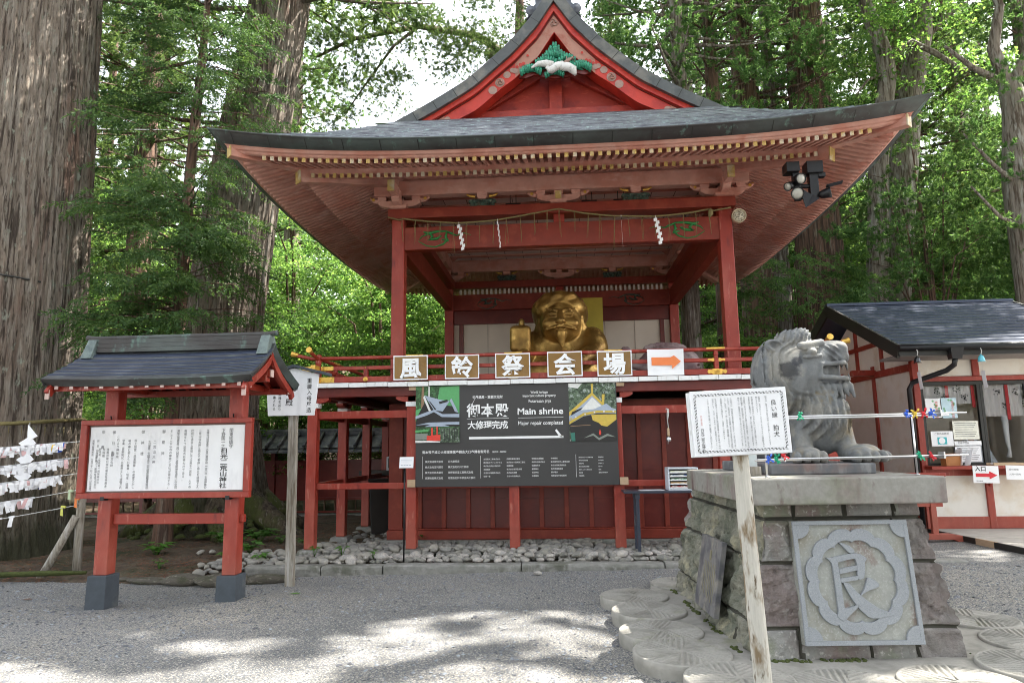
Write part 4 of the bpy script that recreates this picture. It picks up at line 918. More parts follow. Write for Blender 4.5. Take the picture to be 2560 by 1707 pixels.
for q, v, t, k in T_BOARD:
    n = len(t); sp = min(.0345*k*(1.35 if k > 1.1 else 1), (pz1 - pz0)*(.97 - v)/n)
    col_text(m, t, 0, (gx(q), -.087, gz(v)), X, Z, .031*k, sp)
col_text(m, "祭　　典", 0, (gx(.915), -.087, gz(.05)), X, Z, .04, .055); col_text(m, "例　祭（弥生祭）四月十三日〜十七日本社", 0, (gx(.947), -.087, gz(.2)), X, Z, .028, .0272); col_text(m, "男体山登拝大会　七月三十一日〜八月八日中宮祠", 0, (gx(.978), -.087, gz(.2)), X, Z, .028, .0244)
m.build('lettering', INKGREY, nb, fix=False)
# its little copper roof
def nb_roof():
    L0, L1, ye, zr, ze = -1.07, 1.17, .60, .0, 0
    def z(y, x): t = abs(y)/.62; e = abs((x - .05)/1.12); return 2.735 - .40*t**.72 * (1 if True else 0) + .022*e**3
    xs = np.linspace(L0, L1, 25); ys = np.linspace(-.62, .62, 25); V = []; F = []
    def vx(x, y): return x + (x - .05)*.03*(1 - abs(y)/.62)*-1
    for x in xs:
        for y in ys: V.append((vx(x, y), y, z(y, x)))
    n = 25
    for i in range(24):
        for j in range(24): F.append((i*n+j, (i+1)*n+j, (i+1)*n+j+1, i*n+j+1))
    m = MB(); m.add(V, F, 0, True)
    o = m.build('roof', mat('board_roof_sheet', (.075, .078, .085), .42, metal=.35, layers=[((.13, .15, .145), 5, .58, .75, (1, 3, 1))], var=.2, vs=5), nb, fix=False)
    m = MB()                                              # courses and thick edge
    for k in range(1, 7):
        y0 = -.62 + .085*k; vs = []; fs = []
        for i, x in enumerate(xs): vs += [(vx(x, y0), y0 - .004, z(y0, x) + .001), (vx(x, y0), y0, z(y0, x) + .009), (vx(x, y0), y0 + .05, z(y0 + .05, x) + .002)]
        for i in range(24): fs += [(3*i, 3*i+3, 3*i+4, 3*i+1), (3*i+1, 3*i+4, 3*i+5, 3*i+2)]
        m.add(vs, fs)
    for k in range(6):
        for q in range(9):
            x = -1.0 + .25*q + (.12 if k % 2 else 0); y0 = -.62 + .085*k + .003; y1 = y0 + .08
            m.add([(x, y0, z(y0, x) + .0035), (x + .004, y0, z(y0, x) + .0035), (x + .004, y1, z(y1, x) + .0035), (x, y1, z(y1, x) + .0035)], [(0,1,2,3)])
    m.build('roof_course', BLACKROOF, o, fix=False)
    m = MB()
    for s in (-1, 1):                                     # eave edges
        vs = []; fs = []
        for x in xs: zz = z(.62, x); vs += [(x, s*.62, zz + .004), (x, s*.625, zz - .008), (x, s*.57, zz - .075), (x, s*.54, zz - .07)]
        for i in range(24): fs += [(4*i+j, 4*i+4+j, 4*i+5+j, 4*i+1+j) for j in range(3)]
        m.add(vs, fs)
    for xx, s in ((L0, -1), (L1, 1)):                     # gable edges
        vs = []; fs = []
        for y in ys: X0 = vx(xx, y); zz = z(y, xx); vs += [(X0, y, zz + .004), (X0 + s*.006, y, zz - .01), (X0 - s*.04, y*.985, zz - .085), (X0 - s*.08, y*.985, zz - .08)]
        for i in range(24): fs += [(4*i+j, 4*i+4+j, 4*i+5+j, 4*i+1+j) for j in range(3)]
        m.add(vs, fs)
    m.build('roof_edge', COPPER, o)
    m = MB()
    for k in range(3): m.box(-.98 + .02*k, 1.08 - .02*k, -.075 + .012*k, .075 - .012*k, 2.69 + .05*k, 2.74 + .05*k)
    m.tube([(-1.06, 0, 2.872), (-.95, 0, 2.856), (1.05, 0, 2.856), (1.16, 0, 2.872)], .03, 10)
    r = m.build('ridge', COPPER, o, bevel=.005)
    m = MB()
    for x in (-.95, 1.05): m.frus((x - .06, x + .06, -.16, .16, 2.62), (x - .05, x + .05, -.06, .06, 2.84))
    m.build('ridge_end_cap', mat('verdigris', (.16, .20, .19), .6, metal=.2, layers=[((.10, .13, .13), 8, .5, .7, ONE)], var=.2), r, bevel=.006)
    m = MB()
    for s in (-1, 1): m.bar((L0 + .07, s*.50, 2.262), (L1 - .07, s*.50, 2.262), .05, .07)
    for xx in (L0 + .075, L1 - .075):                     # bargeboards
        for s in (-1, 1):
            vs = []; fs = []
            for i in range(13):
                y = s*.56*i/12; zz = z(y, xx) - .095; vs += [(xx - .02, y, zz), (xx + .02, y, zz), (xx + .02, y, zz - .085), (xx - .02, y, zz - .085)]
            for i in range(12): fs += [(4*i+j, 4*i+(j+1) % 4, 4*i+4+(j+1) % 4, 4*i+4+j) for j in range(4)]
            m.add(vs, fs); m.bar((xx, s*.55, z(.55, xx) - .12), (xx, s*.60, z(.6, xx) - .17), .04, .085)
    m.box(L0 + .1, L1 - .1, -.05, .05, 2.33, 2.40); m.box(-.76, -.6, -.5, .5, 2.255, 2.33); m.box(.66, .82, -.5, .5, 2.255, 2.33)
    m.bar((L0 + .06, 0, 2.42), (L1 - .06, 0, 2.42), .07, .08)
    u = m.build('roof_frame', RED, nb, bevel=.004)
    m = MB()
    for s in (-1, 1):
        vs = [(L0 + .08, s*.03, 2.60), (L1 - .08, s*.03, 2.60), (L1 - .08, s*.56, 2.315), (L0 + .08, s*.56, 2.315)]; m.add(vs, [(0,1,2,3)])
    m.build('roof_lining', REDDK, u)
    m = MB(); c = MB()
    for i in range(13):
        x = -.93 + i*.163
        for s in (-1, 1): m.bar((x, s*.1, 2.54), (x, s*.565, 2.27), .036, .042); c.box(x - .019, x + .019, min(s*.566, s*.572), max(s*.566, s*.572), 2.243, 2.288)
    rf = m.build('rafter', RED, u); 
    for x in (-.68, .74): c.box(x - .055, x + .055, -.507, -.50, 2.245, 2.325)
    for xx in (L0 + .075, L1 - .075): c.box(xx - .021, xx + .021, -.612, -.598, 2.14, 2.24)
    for y in (-.5, 0, .5): c.box(L1 - .072, L1 - .06, y - .035, y + .035, 2.23, 2.295) if y else c.box(L1 - .062, L1 - .052, y - .036, y + .036, 2.38, 2.46)
    c.build('rafter_end', mat('pale_pink_end', (.55, .40, .36), .6, var=.1), u)
nb_roof()

# ---- white sign on a square post
ps_ = thing('post_sign', 'white pointed-top sign board on weathered square post beside notice board', 'sign', loc=(-3.305, 8.36, 0), rz=R(1))
m = MB(); m.bar((.0, 0, -.1), (-.03, 0, 2.55), .105, .07, (0,1,0)); m.build('post', WOODG, ps_, bevel=.006)
m = MB(); bd_ = [(-.315, 2.008), (.265, 2.008), (.315, 2.52), (.0, 2.60), (-.36, 2.52)]; m.prism(bd_, (0, -.085, 0), X, Z, Y_, .03); m.build('board', SIGNW, ps_, bevel=.003)
m = MB()
for a, b in (((-.50, 2.49), (.0, 2.625)), ((.0, 2.625), (.46, 2.505))): m.bar((a[0], -.07, a[1]), (b[0], -.07, b[1]), .10, .035, (0,0,1))
m.build('cap', BASE, ps_, bevel=.004)
m = MB(); col_text(m, "重層入母屋造", .004, (.2, -.088, 2.47), X, Z, .066, .073); col_text(m, "神楽殿", .004, (-.05, -.088, 2.47), X, Z, .095, .125)
col_text(m, "国家の興隆を祈り", .004, (-.17, -.088, 2.43), X, Z, .04, .046); col_text(m, "奉奏される", .004, (-.24, -.088, 2.3), X, Z, .04, .046); m.build('lettering', INK, ps_, fix=False)

# ---- tilted sign in front of the lion
ls = thing('lion_sign', 'white bordered sign board tilted on a peeling round log pole', 'sign', loc=(1.16, 4.36, 0))
ls.rotation_euler = (0, R(-2.0), 0)
random.seed(11); m = MB(); pts = [(random.uniform(-.004, .004), .03, -.1 + .2*i) for i in range(10)]; m.tube(pts, [.056 - .001*i + random.uniform(-.0015, .0015) for i in range(10)], 16); m.build('pole', WOODP, ls)
bx0, bx1, bz0, bz1 = -.292, .292, 1.525, 1.925
m = MB(); m.box(bx0, bx1, -.055, -.03, bz0, bz1); lb = m.build('board', SIGNW, ls, bevel=.003)
m = MB(); m.box(bx0 - .016, bx1 - .02, -.0295, -.006, bz0 - .004, bz1 - .006); m.build('backing_board', PAINTW, ls, bevel=.003)
m = MB(); yy = -.058
def fret(x0, z0, x1, z1, n):
    d = Vector((x1 - x0, 0, z1 - z0)); L = d.length; d /= L; nrm = Vector((-d.z, 0, d.x)); s = L/n
    for i in range(n):
        o = Vector((x0, yy, z0)) + d*s*i
        for (a, b, c, e) in ((0, .008, .62, .0115), (.5, .001, .62, .0115), (.38, .0, 1.0, .0028)):
            m.poly([o + d*s*a + nrm*b, o + d*s*c + nrm*b, o + d*s*c + nrm*e, o + d*s*a + nrm*e])
b_ = .022
fret(bx0 + b_, bz1 - b_ - .0115, bx1 - b_, bz1 - b_ - .0115, 26); fret(bx0 + b_, bz0 + b_, bx1 - b_, bz0 + b_, 26); fret(bx0 + b_ + .0115, bz0 + b_ + .012, bx0 + b_ + .0115, bz1 - b_ - .012, 17); fret(bx1 - b_, bz0 + b_ + .012, bx1 - b_, bz1 - b_ - .012, 17)
m.build('border', INK, lb, fix=False)
m = MB(); col_text(m, T_LION_TITLE, 0, (bx1 - .083, yy, bz1 - .075), X, Z, .036, .0385); col_text(m, T_LION_SIGN, 0, (bx0 + .058, yy, bz0 + .17), X, Z, .022, .0205); m.build('title_lettering', INK, lb, fix=False)
m = MB()
for i, t in enumerate(T_LION):
    q = (.115, .155, .172, .198, .216, .245, .262, .280, .325, .343, .361, .385, .418, .435, .465)[i]; n = len(t)
    col_text(m, t, 0, (bx1 - q*1.0 - .012, yy, bz1 - .05), X, Z, .0118, min(.0126, .31/n))
m.build('lettering', INKGREY, lb, fix=False)
m = MB(); col_text(m, T_LION_RED, 0, (bx0 + .058, yy, bz0 + .25), X, Z, .0105, .0102); m.build('red_lettering', INKRED, lb, fix=False)

# ---- small price card on a thin stand
sc_ = thing('card_stand', 'small white card on a thin black stand before the left red post', 'sign stand', loc=(-2.12, 9.25, .1))
m = MB(); m.tube([(0, 0, 0), (0, 0, 1.27)], .011, 8); m.tube([(0, 0, 1.26), (0, -.04, 1.28)], .012, 6); m.build('stand', BLACK, sc_)
m = MB(); m.bar((.035, -.055, 1.225), (.035, -.02, 1.37), .19, .012, (0,-1,.2)); m.build('card', PAPER, sc_)
m = MB()
for i in range(3): m.box(-.04, .11, -.0665 + .0005*i, -.066 + .0005*i, 1.33 - .022*i, 1.3335 - .022*i)
for i in range(4): m.box(-.04 + .038*i, -.012 + .038*i, -.0752, -.075, 1.24, 1.268)
m.xform(Matrix.Translation((0, .022, 0)) , 0); m.build('card_print', plain('pale_print', (.45, .48, .55)), sc_)

# ---- table with a drawer case
tb = thing('table', 'low blue-black painted table standing on the river stones', 'table', loc=(1.42, 9.62, 0))
m = MB(); m.box(-.60, .62, -.22, .22, .945, .975); m.build('table_top', TABLE, tb, bevel=.004)
for x in (-.42, .45):
    for y in (-.16, .16):
        m = MB(); m.box(x - .022, x + .022, y - .022, y + .022, .1, .944); m.box(x - .03, x + .03, y - .03, y + .03, .87, .943); m.build('leg', TABLE, tb, bevel=.003)
dc = thing('drawer_case', 'white letter tray case with coloured papers on the dark table', 'drawer case', loc=(1.62, 9.60, .976))
m = MB(); wv, hv, dv = .40, .30, .30
for b in ((-wv/2, wv/2, -dv/2, dv/2, 0, .02), (-wv/2, wv/2, -dv/2, dv/2, hv - .02, hv), (-wv/2, -wv/2 + .018, -dv/2, dv/2, .02, hv - .02), (wv/2 - .018, wv/2, -dv/2, dv/2, .02, hv - .02), (-wv/2 + .018, wv/2 - .018, dv/2 - .01, dv/2, .02, hv - .02)): m.box(*b)
m.build('case', APPL, dc, bevel=.004)
for i, cc in enumerate(((.45, .05, .05), (.55, .30, .10), (.04, .20, .09), (.04, .08, .2), (.55, .55, .4))):
    m = MB(); z = .028 + .05*i; m.box(-.178, .178, -.148, .13, z, z + .005); m.box(-.178, .178, -.149, -.144, z, z + .016); d = m.build('drawer', PAINTW, dc); m = MB(); m.box(-.165, .165, -.14, .12, z + .006, z + .03); m.build('paper_stack', mat('papers%d' % i, cc, .6, layers=[((.6, .6, .55), 14, .5, .6, (1, 1, 4))], var=.2), d)
pp = MB(); pp.box(-.16, .16, -.1, .1, 0, .003); o = pp.build('paper_sheet', PAPER); o.location = (1.20, 9.56, .977); o.rotation_euler = (0, 0, .1); tag(o, 'white printed sheet lying flat on the dark table', 'paper')

# ---- hanging wooden-handled bell
hb = thing('hanging_hand_bell', 'small silver bell with wooden handle hanging by cord from red rail', 'bell', loc=(1.52, 9.93, 0))
m = MB(); m.tube([(0, .0, 2.1), (.0, -.03, 2.06), (-.006, -.03, 1.95), (.004, -.03, 1.81)], [.006, .007, .006, .006], 6); m.tube([(-.02, -.02, 2.085), (.02, -.03, 2.08), (.012, -.04, 2.0), (-.008, -.035, 1.9)], .006, 5); m.build('cord', STRING, hb)
m = MB(); m.lathe([(.014, 1.70), (.019, 1.72), (.018, 1.8), (.012, 1.815)], (0, -.03, 0), 12); m.build('handle', WOODL, hb)
m = MB(); m.lathe([(.005, 1.70), (.03, 1.685), (.038, 1.655), (.03, 1.63), (.008, 1.622)], (0, -.03, 0), 14); m.tube([(-.01, -.06, 1.655), (-.018, -.065, 1.59)], .005, 5); m.build('bell', CHROME, hb)

# ---- sacred rope with hanging straws and paper streamers
sr = thing('sacred_rope', 'thin sacred straw rope strung across the front columns with hanging strands', 'rope', loc=(0, 0, 0))
rp = [(-2.773, 5.376), (-2.54, 5.305), (-2.142, 5.242), (-1.582, 5.186), (-1.027, 5.205), (-.571, 5.268), (.045, 5.365), (.46, 5.274), (.904, 5.21), (1.599, 5.176), (2.104, 5.209), (2.809, 5.319)]
def rz_(x): return float(np.interp(x, [p[0] for p in rp], [p[1] for p in rp]))
m = MB(); m.tube([(x, 10.6 + .12*(abs(x) > 2.5), rz_(x)) for x in np.linspace(-2.773, 2.809, 60)], .014, 6, jit=.15); m.build('rope', ROPE, sr)
m = MB(); random.seed(9)
for i in range(24):
    x = -2.5 + .215*i + random.uniform(-.02, .02); L = random.uniform(.36, .5) if i % 4 else random.uniform(.42, .6)
    for k in range(2): xo = x + random.uniform(-.012, .012); m.tube([(x, 10.6, rz_(x)), (xo, 10.59, rz_(x) - .1), (xo + random.uniform(-.03, .03), 10.59, rz_(x) - L*random.uniform(.8, 1))], [.005, .0042, .0025], 4)
for x in (2.45,): m.tube([(x, 10.58, rz_(x)), (x, 10.57, rz_(x) - .08), (x - .02, 10.57, rz_(x) - .14)], [.02, .045, .02], 8)
m.build('straw_strand', ROPE, sr)
def shide(x, y, ztop, n, w_, h_, edge=0.):
    m = MB(); vs = []; fs = []
    c, s_ = math.cos(edge), math.sin(edge)
    for i in range(n):
        z = ztop - i*h_; dx = (i % 2)*w_*.45 - w_*.5 + .008*i; dy = .006*(i % 2)
        q = [(dx, z - h_*1.25), (dx + w_, z - h_*.85), (dx + w_*.95, z + h_*.25), (dx - w_*.05, z - .1*h_)]
        m.add([(x + c*a, y + s_*a - dy - .002*i, b) for a, b in q], [(0,1,2,3)])
    m.tube([(x, y, ztop + .05), (x, y, ztop)], .004, 4)
    return m
for (x, n, w_, e, d) in ((-1.565, 9, .05, .2, 'leftmost wide zigzag paper streamer on the sacred rope'), (-.935, 9, .035, 1.0, 'crumpled paper streamer left of centre on the sacred rope'), (1.045, 10, .022, 1.35, 'thin edge-on paper streamer right of centre on the sacred rope'), (1.585, 9, .06, .3, 'rightmost wide zigzag paper streamer on the sacred rope')):
    o = shide(x, 10.57, rz_(x) - .04, n, w_, .047, e).build('paper_streamer', PAPER, fix=False); tag(o, d, 'paper streamer', 'streamers on the sacred rope')

# ---- floodlights and loudspeaker under the right eave
fl = thing('floodlight_cluster', 'cluster of black floodlights with shutters under the right front eave', 'floodlights', loc=(3.57, 9.5, 0))
m = MB(); m.box(-.30, -.12, -.1, .1, 5.36, 5.50); m.box(-.02, .20, -.1, .1, 5.33, 5.50); m.box(.02, .14, -.05, .05, 4.98, 5.34); m.box(.14, .24, -.06, .04, 5.28, 5.34); m.tube([(-.12, 0, 5.17), (.04, 0, 5.16)], .03, 8); m.bar((-.16, 0, 5.36), (-.14, 0, 4.96), .09, .08, (0,1,0)); m.bar((.02, 0, 4.98), (-.13, -.02, 5.1), .06, .06); m.tube([(-.02, 0, 4.99), (.1, -.02, 4.96)], .03, 8)
fb = m.build('mounting_frame', BLACK, fl, bevel=.004)
def lamp(c, d, r, glass=True):
    c = Vector(c); d = Vector(d).normalized(); M4 = Matrix.Translation(c) @ d.to_track_quat('Z', 'Y').to_matrix().to_4x4()
    m = MB(); m.lathe([(r*.4, -.13), (r*.75, -.10), (r, -.02), (r*1.05, .03), (r*1.0, .032), (r*.93, .015), (.001, .012)], (0,0,0), 18); m.xform(M4); o = m.build('lamp_housing', BLACK, fl)
    m = MB(); m.lathe([(.001, .016), (r*.9, .014), (r*.9, .02), (r*.5, .032), (.001, .036)], (0,0,0), 18); m.xform(M4); m.build('lamp_lens', GLASSL if glass else BLACK, o)
lamp((-.13, -.1, 5.24), (.25, -.9, -.25), .075); lamp((-.19, -.12, 5.02), (-.2, -.9, -.35), .085); lamp((-.28, -.06, 5.15), (-.75, -.5, -.45), .06); lamp((.24, -.1, 5.02), (.85, -.35, .12), .07, False)
m = MB(); m.add([(.0, -.02, 4.97), (.02, -.1, 5.0), (-.14, -.1, 5.10), (-.12, -.0, 5.12), (-.10, -.14, 4.80), (.1, -.14, 4.93)], [(0,1,2,3), (0,1,5), (1,2,4,5), (2,3,4), (0,3,4,5)]); m.build('barn_door', BLACK, fl); m = MB(); m.bar((.2, -.14, 5.1), (.4, -.2, 5.13), .12, .008); m.build('barn_door', BLACK, fl)
sp = thing('loudspeaker', 'round cream loudspeaker on the right front column under the eave', 'loudspeaker', loc=(2.93, 10.78, 5.18))
m = MB(); m.lathe([(.06, .1), (.10, .06), (.115, -.06), (.112, -.075), (.10, -.07), (.095, -.05)], (0,0,0), 22, 0, 'y'); h = m.build('housing', plain('cream_enamel', (.55, .48, .34)), sp)
m = MB(); m.lathe([(.092, -.055), (.09, -.06), (.075, -.075), (.05, -.083), (.001, -.088)], (0,0,0), 22, 0, 'y')
m.build('grille', mat('cream_grille', (.62, .57, .45), .5, layers=[((.2, .17, .12), 40, .52, .58, ONE)], var=.1), h)
m = MB(); m.tube([(-.1, .1, -.02), (-.16, .12, -.02)], .018, 8); m.build('bracket', RED, sp)
from mathutils import noise as mn
# ================================================================ LION PEDESTAL
PX0, PY0, PYAW = 2.07, 5.22, R(3.6)
ped = thing('lion_pedestal', 'tall battered pedestal of split stone blocks with carved plaque and thick slab', 'stone pedestal', loc=(PX0, PY0, 0), rz=PYAW)
def pv(x, y): return Vector((PX0 + math.cos(PYAW)*x - math.sin(PYAW)*y, PY0 + math.sin(PYAW)*x + math.cos(PYAW)*y, 0))
B0, B1, BD, ZT = .775, .575, 2.5, 1.145            # half width foot / top, depth, top of the blocks
BAT = .13
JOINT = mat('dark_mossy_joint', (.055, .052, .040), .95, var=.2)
def ped_shell():
    per = []                                        # perimeter at foot and top with course/joint data
    n = (96, 110, 60, 140)
    def corner(z):
        t = z/ZT; w_ = B0 + (B1 - B0)*t; return w_, BAT*t, BD - .22*t
    nz = 84; V = []; F = []; MI = []
    segs = []
    for side, k in enumerate(n):
        for i in range(k): segs.append((side, i/k))
    N = len(segs)
    courses = [0, .285, .72, 1.035, ZT]
    joints = {0: [[-.42, .08, .41], [-.36, .36], [-.36, .36], [-.36, .02, .38]], 1: [[.6, 1.3, 1.9], [.85, 1.75], [.55, 1.2, 1.95], [.8, 1.6]], 2: [[0]]*4, 3: [[.55, 1.25, 1.9], [.7, 1.5], [.4, 1.1, 1.8], [.8, 1.7]]}
    for j in range(nz + 1):
        z = .02 + (ZT - .02)*j/nz; w_, yf, yb = corner(z)
        C = [(-w_, yf), (w_, yf), (w_, yb), (-w_, yb)]
        for side, t in segs:
            a, b = C[side], C[(side+1) % 4]; p = Vector((a[0] + (b[0]-a[0])*t, a[1] + (b[1]-a[1])*t, z))
            nr = [Vector((0,-1,.1)), Vector((1,0,.17)), Vector((0,1,.1)), Vector((-1,0,.17))]
            e = min(t, 1 - t)*n[side]; nn = nr[side].copy()
            if e < 4: nn = (nr[side]*(.5 + e/8) + nr[side-1 if t < .5 else (side+1) % 4]*(.5 - e/8))
            nn.normalize()
            al_ = p.x; ci = max(k for k in range(4) if z >= courses[k] - 1e-6)
            amp = {0: .044 if abs(al_) > .40 else .03, 1: .05, 2: .045, 3: .055}[side]
            if side == 0 and ci == 3: amp = .012
            if side == 0 and ci == 0: amp = .02
            al = p.x if side in (0, 2) else p.y
            q = p*1.0 + Vector((ci*3.1, side*7.7, 0))
            cell = mn.cell_vector(Vector((al*1.6, ci*2.3, side)))
            f = mn.fractal(q*2.6, 1, 2.1, 4)*.75 + abs(mn.noise(q*5.0))*1.1 - .4 + .3*abs(mn.noise(q*16)) + .16*mn.noise(q*38)
            vd = mn.voronoi(q*5.0)[0]; f += (vd[1] - vd[0])*.9 - .3
            d = amp*f
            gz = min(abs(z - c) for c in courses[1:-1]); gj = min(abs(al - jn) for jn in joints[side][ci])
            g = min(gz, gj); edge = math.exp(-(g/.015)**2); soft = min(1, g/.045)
            d = d*(.25 + .75*soft)*1.35 - .034*edge + .05*amp*10*(mn.noise(Vector((ci*7.3 + side*3.1, sum(al > jn for jn in joints[side][ci])*2.7, 1.5))))
            V.append(p + nn*d)
            if j < nz:
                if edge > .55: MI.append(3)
                elif side == 3: MI.append(1)
                elif side == 0: MI.append(0 if (al < .42 and not (ci == 1 and al < -.36)) else 2)
                else: MI.append(2 if side == 1 else 0)
    for j in range(nz):
        for i in range(N): F.append((j*N+i, j*N+(i+1) % N, (j+1)*N+(i+1) % N, (j+1)*N+i))
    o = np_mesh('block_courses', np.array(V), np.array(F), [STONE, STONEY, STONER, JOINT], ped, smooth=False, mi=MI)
    return o
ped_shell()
m = MB(); m.box(-.70, .685, -.05, 1.93, 1.148, 1.338); m.build('top_slab', SLABST, ped, bevel=.012)
# carved plaque on the front face
bt = math.atan(BAT/ZT)
pq = bpy.data.objects.new('front_plaque', None); 
m = MB(); PW, PH = .83, .84
m.box(-PW/2, PW/2, -.045, .02, 0, PH); 
i0 = 0
plq = m.build('front_plaque', PLAQUE, ped, bevel=.004); plq.location = (.005, .012, .185); plq.rotation_euler = (-bt, 0, 0)
m = MB(); t_ = .03; yF = -.066
for b in ((-PW/2, PW/2, yF, -.0452, PH - t_, PH), (-PW/2, PW/2, yF, -.0452, 0, t_), (-PW/2, -PW/2 + t_, yF, -.0452, t_, PH - t_), (PW/2 - t_, PW/2, yF, -.0452, t_, PH - t_)): m.box(*b)
for sx in (-1, 1):
    for sz in (0, 1):
        c = (sx*(PW/2 - t_ + .001), t_ - .001 if sz == 0 else PH - t_ + .001); pts = [c]
        a0 = {(-1,0): 0, (1,0): 90, (1,1): 180, (-1,1): 270}[(sx, sz)]
        pts += [(c[0] + .095*math.cos(R(a0 + 90*i/10)), c[1] + .095*math.sin(R(a0 + 90*i/10))) for i in range(11)]
        m.prism(pts, (0, yF + .0008, 0), X, Z, Y_, .0205)
m.build('raised_border', CARVED, plq, bevel=.003)
m = MB(); cz = PH*.505; NN = 192; LB = 12
def lobe(a, r, dep): 
    k = (a/(2*math.pi)*LB + .5) % 1; return r - dep*(1 - abs(math.cos(math.pi*(k - .5)))**.7) if dep else r
vs = []; fs = []
for i in range(NN):
    a = 2*math.pi*i/NN + math.pi/2
    u_ = (i/NN*LB) % 1; sc_o = .335 + .03*math.sin(math.pi*u_)**.6; sc_i = .262 + .02*math.sin(math.pi*((u_*1.0) % 1))**.6
    for r_, y in ((sc_i, -.0452), (sc_i, yF), (sc_o, yF), (sc_o, -.0452)): vs.append((math.cos(a)*r_, y, cz + math.sin(a)*r_))
for i in range(NN):
    for j in range(3): k = (i+1) % NN; fs.append((4*i+j, 4*i+j+1, 4*k+j+1, 4*k+j))
m.add(vs, fs); m.build('lotus_ring', CARVED, plq, bevel=.003)
# the raised character, brush-like strokes
m = MB()
def stroke(pts, y0=-.0452, y1=None): 
    y1 = yF - .004; m.prism([((p[0] - .56)*.47, (p[1] - .5)*.53 + cz) for p in pts], (0, y1, 0), X, Z, Y_, y0 - y1)
stroke([(.35, 1.0), (.42, .985), (.5, .955), (.56, .915), (.575, .88), (.56, .855), (.52, .85), (.48, .87), (.43, .92)])                        # dot
stroke([(.13, .80), (.16, .80), (.2, .80), (.33, .825), (.5, .85), (.6, .855), (.655, .845), (.74, .795), (.745, .775), (.71, .735), (.69, .60), (.665, .54), (.63, .52), (.60, .515), (.575, .525), (.575, .60), (.585, .70), (.575, .77), (.55, .785), (.45, .77), (.33, .745), (.3, .74), (.305, .62), (.31, .50), (.31, .2), (.315, .16), (.36, .16), (.56, .215), (.56, .20), (.40, .085), (.32, .025), (.27, .0), (.22, .03), (.19, .065), (.2, .09), (.215, .12), (.215, .68), (.2, .74), (.165, .775)])
stroke([(.306, .655), (.578, .70), (.58, .635), (.308, .59)], y1=None)
stroke([(.312, .535), (.574, .565), (.574, .512), (.45, .50), (.313, .478)])
stroke([(.345, .488), (.43, .47), (.53, .36), (.66, .255), (.82, .155), (.98, .10), (1.03, .085), (1.04, .065), (.95, .05), (.8, .03), (.7, .03), (.65, .05), (.55, .13), (.45, .26), (.39, .37), (.35, .455)])
stroke([(.565, .30), (.62, .335), (.72, .38), (.80, .40), (.865, .425), (.88, .445), (.86, .48), (.79, .525), (.74, .54), (.715, .535), (.7, .50), (.65, .40)])
m.build('carved_character', CARVED, plq, bevel=.002)
sdp = MB(); sdp.box(-.045, .0, -.3, .3, -.3, .3); so = sdp.build('side_plaque', mat('bronze_grey_plaque', (.17, .165, .165), .55, layers=[((.27, .25, .21), 2, .5, .75, (1, 4, 1)), ((.09, .09, .10), 6, .5, .7, ONE)], var=.15, vs=30), ped, bevel=.004)
so.location = (-.745, 1.0, .49); so.rotation_euler = (0, R(10), 0)
m = MB(); m.box(-.052, -.0452, -.06, -.02, .12, .2)
for i in range(7): m.box(-.0475, -.0452, -.2 + .05*i, -.19 + .05*i, -.22 + .01*i, .1)
m.build('plaque_engraving', plain('engraving', (.22, .2, .13)), so)
# small things on the slab
m = MB(); m.box(-.40, .435, .42, 1.72, 0, .085); o = m.build('lion_plinth', mat('dark_grey_plinth', (.13, .135, .145), .7, layers=[((.25, .25, .25), 9, .56, .7, (1, 1, .25)), ((.18, .13, .12), 3, .55, .75, ONE)], var=.2, vs=12, bump=.1, bs=50), bevel=.012)
o.location = (PX0, PY0, 1.339); o.rotation_euler = (0, 0, PYAW); tag(o, 'dark grey stone plinth between the pedestal slab and the lion', 'plinth')
for i, (x, y, s_) in enumerate(((-.60, .55, .06), (-.52, .42, .07))):
    m = MB(); m.box(-s_/2, s_/2, -s_/2, s_/2, 0, s_); o = m.build('wooden_block', WOODG, bevel=.004); o.location = pv(x, y) + Vector((0, 0, 1.339)); o.rotation_euler = (0, 0, .1*i); tag(o, ['weathered wooden block on the slab edge, farther from the log pole', 'weathered wooden block on the slab edge, touching behind the log pole'][i], 'wooden block', 'wooden blocks on the pedestal slab')
m = MB(); m.box(-.06, .06, -.02, .02, 0, .24); o = m.build('acrylic_card', plain('pale_card', (.55, .60, .60), .2)); o.location = pv(-.5, .62) + Vector((0, 0, 1.339)); tag(o, 'pale upright card on the pedestal slab half hidden by the lion sign', 'card')

